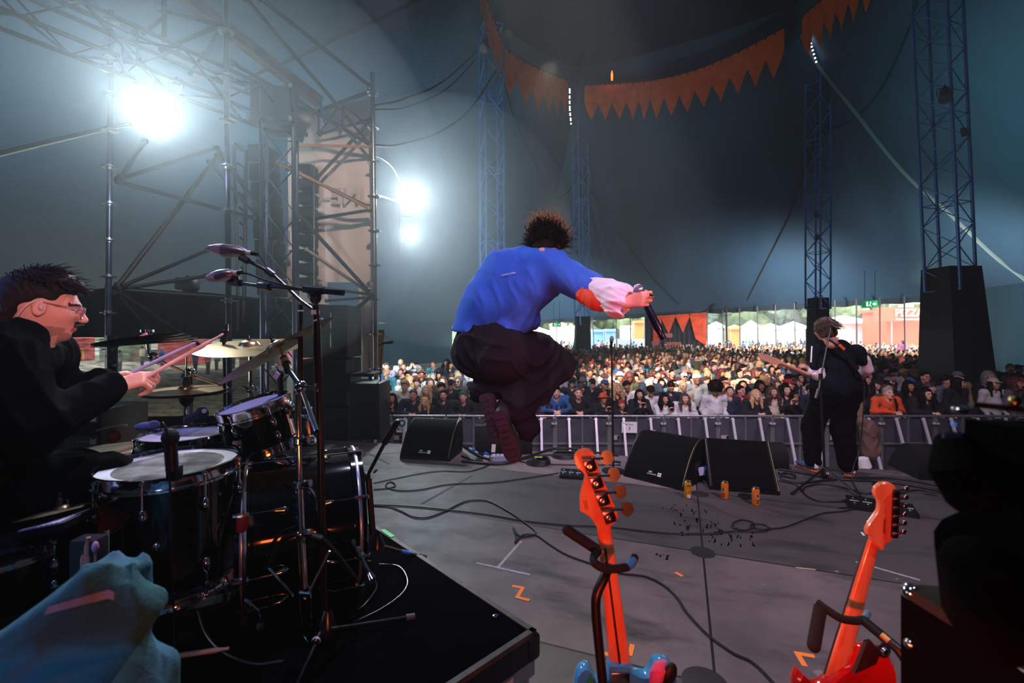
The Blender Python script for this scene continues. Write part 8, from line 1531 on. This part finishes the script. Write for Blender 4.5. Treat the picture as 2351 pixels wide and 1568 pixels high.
def hairs():
    I = Matrix.Identity(4); out = {}
    def mk(name, S, mats, disp=None, fn=None, cell=.0095): o = S.mesh(name, cell, mats, None, fn, disp, Vector()); COL.objects.unlink(o); return (name, o.data)
    face = lambda S, z=-.045, h=.1: S.box((0, .13, z), (.1, .08, h), None, .02, .015, True)
    S = Sdf(); S.ell((0, -.024, .045), (.083, .1, .085)); S.ell((0, -.07, -.01), (.07, .04, .06)); face(S); out['short'] = mk('hair', S, [HC['dark']], folds(.012, 75, 1, (.4, .8, .4)))
    S = Sdf(); S.ell((0, -.02, .055), (.088, .105, .09)); S.ell((0, .06, .09), (.07, .05, .03)); face(S, -.05); out['tousled'] = mk('hair', S, [HC['dark']], folds(.022, 60, 3, (.6, .6, .4)))
    S = Sdf(); S.ell((0, -.025, .04), (.088, .105, .092)); S.ell((0, -.07, -.08), (.095, .05, .13), None, .05)
    for s_ in (-1, 1): S.chain([(s_*.075, .0, .02), (s_*.09, .0, -.1), (s_*.095, .03, -.25)], [.03, .035, .02], .04)
    face(S, -.05, .1); out['long'] = mk('hair', S, [HC['brown']], folds(.012, 50, 2, (1, .1, .1)))
    S = Sdf(); S.ell((0, -.025, .045), (.1, .11, .1)); S.ell((0, -.06, -.08), (.13, .07, .14), None, .05)
    for s_ in (-1, 1): S.chain([(s_*.085, .01, .0), (s_*.115, .02, -.12), (s_*.11, .05, -.22)], [.04, .05, .03], .04)
    S.box((0, .13, -.06), (.068, .09, .12), None, .03, .015, True); out['wavy'] = mk('hair', S, [HC['brown']], folds(.028, 55, 5, (.5, .5, .9)))
    S = Sdf(); S.ell((0, -.025, .04), (.085, .103, .09)); S.ell((0, -.09, .09), (.04, .04, .04)); face(S); out['bun'] = mk('hair', S, [HC['brown']], folds(.008, 60, 2, (.3, 1, .3)))
    S = Sdf(); S.ell((0, -.03, .07), (.15, .15, .14)); S.box((0, .16, -.08), (.08, .1, .12), None, .02, .03, True); out['afro'] = mk('hair', S, [HC['dark']], folds(.035, 90, 4, (.6, .6, .6), 3))
    S = Sdf(); S.ell((0, -.022, .055), (.085, .102, .08)); S.box((0, .0, -.03), (.12, .14, .06), None, .01, .01, True); S.ell((0, .1, .045), (.062, .075, .008), Matrix.Rotation(-.12, 3, 'X'), .008); out['cap'] = mk('cap', S, [TM['black']])
    S = Sdf(); S.ell((0, -.02, .06), (.086, .1, .085)); S.box((0, 0, -.04), (.12, .14, .07), None, .01, .01, True); S.ell((0, -.01, .035), (.14, .16, .012), None, .02); out['bucket'] = mk('hat', S, [TM['black']])
    S = Sdf(); S.ell((0, -.024, .05), (.088, .104, .095)); S.box((0, .03, -.06), (.12, .16, .085), None, .01, .01, True); out['beanie'] = mk('beanie', S, [TM['black']], folds(.004, 130, 2, (1, 0, 0)))
    S = Sdf(); S.ell((0, -.03, .03), (.105, .125, .12)); S.ell((0, -.05, -.1), (.1, .1, .08), None, .05); S.ell((0, .09, -.02), (.072, .12, .1), None, .02, True); out['hood'] = mk('hood', S, [TM['grey']])
    return out
HAIR = hairs()
GLSS = MB(); 
for x in (-.032, .032): GLSS.ball((x, .097, .004), (.024, .006, .017), mat('dark_sunglasses', '08080a', .12), 10)
GLSS.tube([(-.055, .095, .008), (.055, .095, .008)], .003, mat('dark_sunglasses'), 5)
_g = GLSS.build('sunglasses'); _g.data.transform(Matrix.Translation(_g.location)); COL.objects.unlink(_g); SUNG = _g.data
GLSS = MB()
for x in (-.032, .032): GLSS.tube([(x+.023*math.cos(t), .1, .003+.017*math.sin(t)) for t in [2*PI*i/16 for i in range(16)]], .0025, BLKP, 5, closed=True)
_g = GLSS.build('glasses'); _g.data.transform(Matrix.Translation(_g.location)); COL.objects.unlink(_g); SPEC = _g.data
USED = set(); CROWD = []
def slot(o, i, m): o.material_slots[i].link = 'OBJECT'; o.material_slots[i].material = m
def person(x, y, sc, pose, fem, hs, hcol, top, skin, rot, label, extra=None, topname='top'):
    bm_, tm_, lm_, M = proto(pose, fem); b = bpy.data.objects.new('person', bm_); COL.objects.link(b); b.location = (x, y, GZ); b.rotation_euler = (0, 0, rot); b.scale = (sc, sc, sc)
    slot(b, 0, SKM[skin]); tag(b, label, 'person', 'crowd behind the barrier')
    t = bpy.data.objects.new(topname, tm_); COL.objects.link(t); t.parent = b; slot(t, 0, TM[top])
    l = bpy.data.objects.new('trousers', lm_); COL.objects.link(l); l.parent = b; slot(l, 0, JEAN[int(x*7) % 2])
    nm, hm2 = HAIR[hs]; h = bpy.data.objects.new(nm, hm2); COL.objects.link(h); h.parent = b; h.matrix_local = M; slot(h, 0, HC[hcol] if hcol in HC and hs not in ('cap', 'bucket', 'beanie', 'hood') else TM.get(hcol, TM['black']))
    if hs in ('cap', 'bucket', 'beanie') and fem: h2 = bpy.data.objects.new('hair', HAIR['long'][1]); COL.objects.link(h2); h2.parent = b; h2.matrix_local = M @ Matrix.Translation((0, -.002, -.006)) @ Matrix.Scale(.97, 4); slot(h2, 0, HC['dark'])
    if extra in ('sun', 'spec'): g = bpy.data.objects.new('sunglasses' if extra == 'sun' else 'glasses', SUNG if extra == 'sun' else SPEC); COL.objects.link(g); g.parent = b; g.matrix_local = M
    CROWD.append((x, y)); return b
# people who can be told apart in the photograph: px, py of the head, pose, woman?, hair, hair colour, top, skin, turn, what they look like
FR = [(900, 915, 'phone', 1, 'long', 'dark', 'black', 1, .1, None, 'long dark hair in black holding a phone, leftmost at the barrier'), (947, 904, 'lean', 0, 'short', 'brown', 'navy', 1, .1, None, 'short brown hair in navy jacket leaning on the barrier above the left wedge'), (974, 921, 'lean', 1, 'long', 'blond', 'black', 0, 0, None, 'small fair haired figure in black at the barrier above the left wedge'),
 (1018, 908, 'beard', 0, 'short', 'dark', 'black', 1, 0, None, 'bearded with short dark hair, black hoodie, at the barrier above the left wedge'), (1063, 908, 'lean', 0, 'beanie', 'green', 'black', 1, 0, None, 'green beanie and black hoodie, hands hanging over the barrier'),
 (979, 898, 'stand', 1, 'long', 'blond', 'black', 0, 0, None, 'long light hair in black, second row left of the singer'), (1013, 893, 'stand', 0, 'tousled', 'dark', 'black', 1, .1, None, 'dark fringe behind the bearded hoodie wearer'), (1079, 890, 'stand', 0, 'cap', 'black', 'black', 0, 0, None, 'black cap directly left of the jumping singer\'s shoes'),
 (1035, 884, 'stand', 0, 'cap', 'black', 'black', 1, 0, 'sun', 'black cap and sunglasses above the green beanie'), (1053, 877, 'stand', 0, 'hood', 'grey', 'grey', 0, -.3, 'sun', 'grey hood up with sunglasses, left of the singer'), (956, 881, 'stand', 0, 'tousled', 'brown', 'white', 0, 0, None, 'brown fringe in white top, third row at the left'),
 (987, 880, 'stand', 1, 'long', 'brown', 'brown', 0, .3, None, 'long brown hair in brown top, third row at the left'), (940, 876, 'stand', 1, 'wavy', 'blond', 'cream', 0, .1, None, 'wavy blond hair in cream top at the far left of the lit group'), (1016, 876, 'stand', 1, 'wavy', 'brown', 'white', 0, 0, None, 'wavy brown hair in white, fourth row left of the singer'),
 (993, 867, 'stand', 0, 'short', 'grey', 'white', 0, 0, None, 'grey haired in white top, back of the left lit group'), (1037, 867, 'down', 0, 'short', 'brown', 'black', 0, 0, None, 'short brown hair looking down, back of the left lit group'), (1052, 864, 'turn', 1, 'long', 'blond', 'grey', 0, 0, None, 'long blond hair turned sideways, left of the singer'), (1100, 874, 'stand', 0, 'short', 'brown', 'brown', 1, 0, None, 'short brown hair right beside the singer\'s ankle'),
 (1246, 915, 'lean', 0, 'short', 'brown', 'maroon', 0, 0, None, 'maroon sweater and short hair, left of the blue striped shirt'), (1277, 896, 'lean', 0, 'tousled', 'dark', 'blue', 0, 0, None, 'blue and black striped football shirt leaning on the barrier, dark fringe'), (1328, 899, 'lean', 0, 'short', 'brown', 'black', 0, 0, None, 'short brown hair in black coat, hands folded over the barrier'),
 (1313, 879, 'stand', 0, 'bucket', 'black', 'navy', 0, 0, 'sun', 'black brimmed hat and sunglasses behind the blue striped shirt'), (1338, 878, 'stand', 0, 'bucket', 'grey', 'black', 0, 0, None, 'grey bucket hat between black hat and black cap'), (1360, 881, 'stand', 0, 'cap', 'black', 'black', 0, 0, 'sun', 'black cap and sunglasses, left of the colourful hat'), (1385, 915, 'phone', 0, 'bucket', 'orange', 'black', 1, .2, None, 'colourful patterned bucket hat at the barrier holding a can'),
 (1388, 884, 'stand', 0, 'cap', 'blue', 'black', 1, .2, None, 'blue cap directly behind the colourful hat'), (1416, 894, 'stand', 1, 'wavy', 'blond', 'black', 0, .3, None, 'blond wavy hair beside the middle microphone stand'), (1428, 930, 'phone', 0, 'beanie', 'red', 'black', 1, 0, None, 'small child in red beanie at the barrier'), (1468, 906, 'phone', 1, 'long', 'dark', 'black', 0, 0, None, 'long black hair in dark jacket, right of the red beanie child'),
 (1494, 899, 'down', 0, 'tousled', 'dark', 'white', 1, 0, None, 'dark fringe looking down in white shirt behind the barrier'), (1525, 917, 'phone', 1, 'wavy', 'dark', 'white', 1, .2, None, 'white tee holding a phone in both hands at the barrier, dark hair'), (1573, 912, 'lean', 1, 'long', 'brown', 'white', 0, 0, None, 'long brown hair in white hoodie, arms over the barrier'),
 (1540, 889, 'down', 0, 'short', 'dark', 'navy', 1, 0, None, 'short dark hair in navy looking down, behind the white tee'), (1569, 888, 'stand', 1, 'bun', 'blond', 'cream', 0, 0, 'spec', 'glasses and tied blond hair, behind the white hoodie'), (1592, 872, 'up', 1, 'short', 'dark', 'olive', 0, .3, None, 'short dark hair in patterned olive jacket, head tilted, smiling'), (1618, 925, 'phone', 1, 'wavy', 'red', 'black', 0, 0, None, 'dark red hair holding a phone low, right of the white hoodie'),
 (1642, 895, 'down', 0, 'afro', 'dark', 'white', 1, 0, None, 'big black curly hair and white tee at the barrier'), (1676, 900, 'up', 1, 'bun', 'dark', 'navy', 0, -.1, None, 'dark tied hair, navy denim jacket, chin lifted at the barrier'), (1737, 904, 'lean', 1, 'long', 'blond', 'black', 0, 0, None, 'long blond hair in black coat, one hand over the barrier'), (1774, 901, 'stand', 1, 'wavy', 'brown', 'cream', 1, .1, None, 'brown hair in cream top between blond and phone holder'),
 (1805, 896, 'phone', 1, 'long', 'dark', 'black', 0, 0, None, 'long dark hair holding a phone with gold case upright'), (1837, 870, 'up', 1, 'wavy', 'dark', 'white', 0, .1, 'spec', 'very curly long hair and glasses, left of the guitarist'), (1770, 870, 'stand', 0, 'tousled', 'brown', 'tan', 0, 0, None, 'tousled brown hair in tan top above the cream top'), (1716, 872, 'stand', 0, 'cap', 'black', 'black', 0, 0, None, 'black cap, smiling, above the blond in black'), (1787, 853, 'beard', 0, 'short', 'dark', 'navy', 1, 0, None, 'bearded with dark hair below the guitar headstock'),
 (2040, 899, 'lean', 0, 'short', 'grey', 'orange', 0, 0, None, 'bright orange hoodie with dark plaits, leaning on the barrier'), (2128, 902, 'lean', 1, 'wavy', 'dark', 'black', 0, 0, 'spec', 'glasses and black printed tee leaning on the barrier at the right'), (2200, 880, 'turn', 1, 'long', 'dark', 'black', 0, .1, None, 'long dark hair in profile looking right, black top, right end'), (2283, 882, 'stand', 1, 'cap', 'cream', 'white', 1, 0, None, 'beige cap and white tee at the right edge'),
 (2013, 884, 'stand', 1, 'cap', 'black', 'black', 0, 0, None, 'black cap directly behind the orange hoodie'), (2088, 888, 'stand', 1, 'wavy', 'dark', 'black', 2, 0, None, 'wavy dark hair and brown skin between orange hoodie and glasses'), (2008, 843, 'stand', 0, 'short', 'brown', 'black', 0, -.1, None, 'short brown hair in black, right of the guitarist\'s elbow'), (2036, 850, 'film', 0, 'tousled', 'dark', 'grey', 1, 0, None, 'tousled dark hair, both hands raised filming above the orange hoodie'), (2091, 850, 'stand', 0, 'short', 'dark', 'black', 1, 0, None, 'short dark hair frowning below the pink jacket'),
 (2124, 860, 'stand', 0, 'short', 'dark', 'black', 1, 0, 'spec', 'glasses and short dark hair left of the big dark column'), (2074, 807, 'stand', 0, 'bucket', 'pink', 'pink', 3, 0, None, 'bright pink jacket and hat, raised above the crowd at the right'), (2201, 854, 'stand', 0, 'cap', 'grey', 'tan', 1, 0, None, 'grey cap in tan top in front of the big dark column'), (2272, 856, 'stand', 1, 'wavy', 'grey', 'black', 0, 0, None, 'silver hair behind the beige cap'), (2326, 868, 'stand', 0, 'short', 'dark', 'black', 1, 0, 'sun', 'short dark hair and goggles at the right edge'),
 (2347, 880, 'stand', 1, 'cap', 'orange', 'maroon', 1, 0, None, 'orange cap at the very right edge of the crowd'), (2321, 785, 'stand', 0, 'short', 'brown', 'black', 0, -.2, None, 'short brown hair standing tall right of the big dark column'),
 (1474, 840, 'stand', 0, 'cap', 'black', 'teal', 2, 0, None, 'teal tee and black headwear in the brightly lit middle'), (1428, 840, 'beard', 0, 'short', 'brown', 'grey', 0, 0, None, 'bearded in grey tee right of the middle microphone'), (1459, 869, 'stand', 0, 'tousled', 'dark', 'black', 0, 0, None, 'dark fringe, fourth row right of the middle stand'), (1511, 862, 'beard', 0, 'short', 'brown', 'white', 0, 0, None, 'bearded in white print top in the lit middle'), (1511, 845, 'film', 0, 'tousled', 'brown', 'white', 0, 0, None, 'hands up filming with a phone in the lit middle'),
 (1543, 858, 'stand', 0, 'short', 'dark', 'maroon', 0, 0, None, 'short dark hair, maroon and white top, pale lit face'), (1571, 866, 'beard', 0, 'cap', 'white', 'white', 1, 0, 'sun', 'white cap, beard and sunglasses in the lit middle'), (1641, 841, 'stand', 0, 'tousled', 'brown', 'black', 0, 0, None, 'brown fringe, pale face left of centre in the bright band'), (1672, 864, 'stand', 0, 'short', 'blond', 'cream', 0, 0, None, 'short fair hair brightly lit above the denim jacket'), (1685, 826, 'stand', 1, 'long', 'dark', 'black', 1, 0, 'sun', 'long dark hair with sunglasses left of the guitar headstock'),
 (1721, 818, 'up', 0, 'short', 'brown', 'navy', 0, .5, None, 'short brown hair turned right, beside the guitar headstock'), (1738, 838, 'stand', 1, 'long', 'brown', 'cream', 0, 0, None, 'long brown hair under the guitar headstock'), (1690, 845, 'stand', 1, 'wavy', 'blond', 'white', 0, 0, None, 'wavy blond hair in the bright band below the drape'), (1625, 858, 'stand', 1, 'long', 'blond', 'olive', 0, .1, None, 'long blond hair lit warm above the black curls')]
STR = None
for i, (px, py, pose, fem, hs, hc_, top, sk, rot, ex, lab) in enumerate(FR):
    d = min(1327/(py-760), 30) if py > 790 else 13.5
    if d < 9.6: d = 9.62+.25*((i*7) % 3)*(0 if pose == 'lean' else 1)
    if pose == 'lean': d = 9.36
    if 2120 < px < 2310: d = min(d, 10.2 if py > 870 else 10.9)
    hz_ = EYE-(py-HY)*d/F-GZ; x = (px-CX)/F*d; sc = max(.62, min(1.12, hz_/1.6)); 
    ye = d+(.12 if pose == 'lean' else .03)
    b = person(x, ye, sc, pose, fem, hs, hc_, top, sk, rot+.1*math.atan2(x, d)*-1, 'person, '+lab, ex, {'orange': 'hoodie'}.get(top, 'top')); USED.add('person, '+lab)
    if hc_ == 'pink': b.location.z += .6
    if top == 'blue' and pose == 'lean':
        m = MB()
        for k in range(5): a = b.location+Vector((-.2+.1*k, -.19-.0*k, 0)); m.box(a+Vector((0, 0, 1.24)), (.035, .02, .3), TM['black'])
        m.build('shirt_stripe', b, kind=None)
    if pose in ('phone', 'film') and py > 830:
        q = Matrix.Translation((x, ye, GZ)) @ Matrix.Rotation(rot, 4, 'Z') @ Vector((0, -.37*sc, (1.49 if pose == 'phone' else 1.75)*sc)); m = MB(); m.box(q, (.075, .01, .15), mat('phone_gold', 'b98a50', .3, .4) if px == 1805 else mat('phone_black', '0c0c10', .2), bevel=.003); m.tube([q+Vector((-.02, -.007, .055)), q+Vector((-.02, -.009, .055))], .008, STEEL, 8)
        m.build('phone', label='phone held by the person with '+lab.split(',')[0].replace('holding a phone', '').replace('both hands raised', '')[:70].strip(), cat='phone')
m = MB()
for s_ in (-1, 1): q = Vector(((2040-CX)/F*9.36+s_*.09, 9.1, .25)); m.tube([q, q+Vector((s_*.01, -.06, -.12)), q+Vector((s_*.02, -.08, -.25))], [.02, .024, .012], HC['dark'], 7)
m.build('plait', label='pair of dark plaits over the orange hoodie', cat='hair')
ZN = [(870, 915, 'beside the black cabinet'), (915, 960, 'left side of the lit left group'), (960, 1010, 'middle of the left group'), (1010, 1060, 'right part of the left group'), (1060, 1125, 'just left of the singer'), (1225, 1290, 'just right of the singer'), (1290, 1345, 'below the far dark column'), (1345, 1400, 'left of the middle microphone'), (1400, 1450, 'right of the middle microphone'), (1450, 1500, 'left of the orange drape'),
      (1500, 1560, 'below the left part of the drape'), (1560, 1620, 'below the right part of the drape'), (1620, 1680, 'below the thin dark mast'), (1680, 1740, 'left of the guitar headstock'), (1740, 1800, 'behind the guitar headstock'), (1800, 1865, 'behind the guitar neck'), (1975, 2020, 'right of the guitarist'), (2020, 2070, 'below the pizza sign, left'), (2070, 2120, 'below the pizza sign, right'), (2120, 2200, 'at the big column, left'), (2200, 2290, 'before the big dark column'), (2290, 2420, 'at the right edge')]
ROWN = ['second', 'third', 'fourth', 'fifth', 'sixth', 'seventh', 'eighth', 'ninth', 'tenth', 'eleventh', 'twelfth', 'thirteenth', 'fourteenth', 'fifteenth']
HN = {'short': 'short', 'tousled': 'tousled', 'long': 'long', 'wavy': 'wavy', 'bun': 'tied'}
rnd = random.Random(21); N_IND = 0; far = []
tops = ['black']*7+['navy']*3+['grey']*3+['white']*4+['cream', 'brown', 'green', 'maroon', 'blue', 'tan', 'olive', 'teal', 'lilac', 'red', 'pink']
dd = 10.25; row = 0
while dd < 40:
    xs = (870-CX)/F*dd; xe = (2420-CX)/F*dd; x = xs+rnd.random()*.3
    while x < xe:
        px = CX+x/dd*F; y = dd+rnd.uniform(-.2, .2); ok = True
        if 10.3 < x < 13.0 and 11.0 < y < 13.2: ok = False
        if abs(x-16.8) < 1.1 and abs(y-25) < 1.2 or abs(x-5.25) < 1.2 and abs(y-34) < 1.2 or abs(x+.85) < 1 and abs(y-20) < 1.2: ok = False
        if px < 1110 and dd > 17.5 or px > 2230 and dd > 15: ok = False
        if any((cx_-x)**2+(cy2-y)**2 < (.40 if dd < 16 else .3)**2 for cx_, cy2 in CROWD): ok = False
        vis = not (1125 < px < 1225 or 1865 < px < 1975) and not (2120 < px < 2300 and dd > 12)
        if ok:
            sc = rnd.uniform(.93, 1.08)
            if vis and N_IND < 300-len(FR)-1:
                fem = int(rnd.random() < .45); pose = rnd.choice(['stand']*6+['turn', 'down', 'up', 'beard' if not fem else 'stand', 'crossed', 'film' if rnd.random() < .3 else 'stand', 'raise' if rnd.random() < .25 else 'stand'])
                for tr in range(40):
                    hs = rnd.choice(['long', 'wavy', 'long', 'bun', 'wavy', 'cap'] if fem else ['short', 'tousled', 'short', 'tousled', 'cap', 'bucket', 'beanie', 'hood'] if rnd.random() < .55 else (['long', 'wavy'] if fem else ['short', 'tousled']))
                    hc_ = rnd.choice(['dark', 'dark', 'brown', 'brown', 'blond', 'grey', 'red'] if hs in HN else ['black', 'black', 'white', 'grey', 'navy', 'blue', 'green', 'red', 'cream']); top = rnd.choice(tops); z = next((n for a, b_, n in ZN if a <= px < b_), 'behind the others')
                    hl = HN[hs]+' '+hc_+' hair' if hs in HN else hc_+' '+{'cap': 'cap', 'bucket': 'bucket hat', 'beanie': 'beanie', 'hood': 'hood'}[hs]
                    lab = 'person, '+hl+', '+top+' top, '+ROWN[min(row, 13)]+' row '+z
                    if lab not in USED: break
                USED.add(lab); person(x, y, sc, pose, fem, hs, hc_, top, rnd.choice([0, 0, 0, 1, 1, 1, 2, 3]), rnd.gauss(0, .22)+.35*x/dd, lab, rnd.choice([None]*9+['sun', 'spec'])); N_IND += 1
            else: far.append((x, y, sc)); CROWD.append((x, y))
        x += rnd.uniform(.5, .68)*(1 if dd < 18 else .95)
    dd += rnd.uniform(.62, .72) if dd < 14 else rnd.uniform(.7, .85)+.02*row; row += 1
# everyone further back: nobody could count them
mb = MB()
for x, y, sc in far:
    z = GZ; H = 1.6*sc; sk = SKM[rnd.choice([0, 0, 1, 1, 2, 3])]; hm3 = HC[rnd.choice(['dark', 'dark', 'brown', 'brown', 'blond'])]; tm3 = TM[rnd.choice(tops)]; a = rnd.gauss(0, .3)
    mb.ball((x, y, z+H), (.078, .09, .11), sk, 10); mb.ball((x, y+.025, z+H+.03), (.092, .098, .1), hm3, 10); mb.tube([(x, y, z+H-.2), (x, y, z+H-.08)], .055, sk, 6, False)
    u = Vector((math.cos(a), math.sin(a), 0)); c = Vector((x, y, 0)); n = 8; vs = []
    for zz, w, t in ((H-.13, .06, .05), (H-.18, .19, .1), (H-.26, .23, .12), (H-.6, .19, .12), (H-.8, .18, .12), (.3, .15, .12), (0, .12, .1)):
        for k in range(n): t_ = 2*PI*k/n; vs.append(c+u*w*math.cos(t_)+Vector((-u.y, u.x, 0))*t*math.sin(t_)+Vector((0, 0, z+zz)))
    mb.add(vs, [(i*n+k, i*n+(k+1) % n, (i+1)*n+(k+1) % n, (i+1)*n+k) for i in range(6) for k in range(n)], tm3)
mb.build('distant_crowd', label='dense far crowd filling the back of the tent', cat='crowd', kind='stuff')
mb = MB()
for i in range(150):
    px = rnd.choice([rnd.uniform(1200, 1480), rnd.uniform(1625, 2120), rnd.uniform(1625, 2120), rnd.uniform(250, 860)]); y = rnd.uniform(48, 60) if px > 900 else rnd.uniform(30, 48); x = (px-CX)/F*y; z = GZ+max(0, y-52)*.028; H = 1.6*rnd.uniform(.92, 1.06)
    mb.ball((x, y, z+H), (.09, .1, .13), HC[rnd.choice(['dark', 'brown', 'blond'])], 8); mb.tube([(x, y, z+H-.1), (x, y, z+H-.22), (x, y, z+.85), (x, y, z+.8)], [.06, .2, .17, .15], TM[rnd.choice(['white', 'grey', 'cream', 'blue', 'navy', 'pink', 'black', 'teal'])], 7); mb.tube([(x, y, z+.82), (x, y, z)], [.15, .1], JEAN[i % 2], 6)
mb.build('outside_visitors', label='scattered visitors walking on the bright ground outside the tent', cat='people', kind='stuff')
# jacket and white bag hanging on the barrier behind the guitarist
S = Sdf(); a = P(1990, 985, 8.85); S.chain([a+V((-.1, 0, .15)), a+V((.02, 0, 0)), a+V((.08, 0, -.45))], [.1, .13, .15], .06); S.cap(a+V((.05, -.02, .1)), a+V((.2, 0, -.1)), .08, .07, .05)
j2 = S.mesh('jacket', .012, [mat('brown_lit_jacket', '6a4c42', .85)], None, None, folds(.025, 24, 2, (.8, 0, .4)), a+V((0, 0, -.6))); tag(j2, 'brown jacket hanging over the barrier right of the guitarist\'s legs', 'jacket')
m = MB(); m.tube([P(1980, 1052, 8.8), P(1985, 1072, 8.8)], [.1, .12], WHITE, 12); m.build('white_bag', label='white cloth below the brown hanging jacket on the barrier', cat='bag')
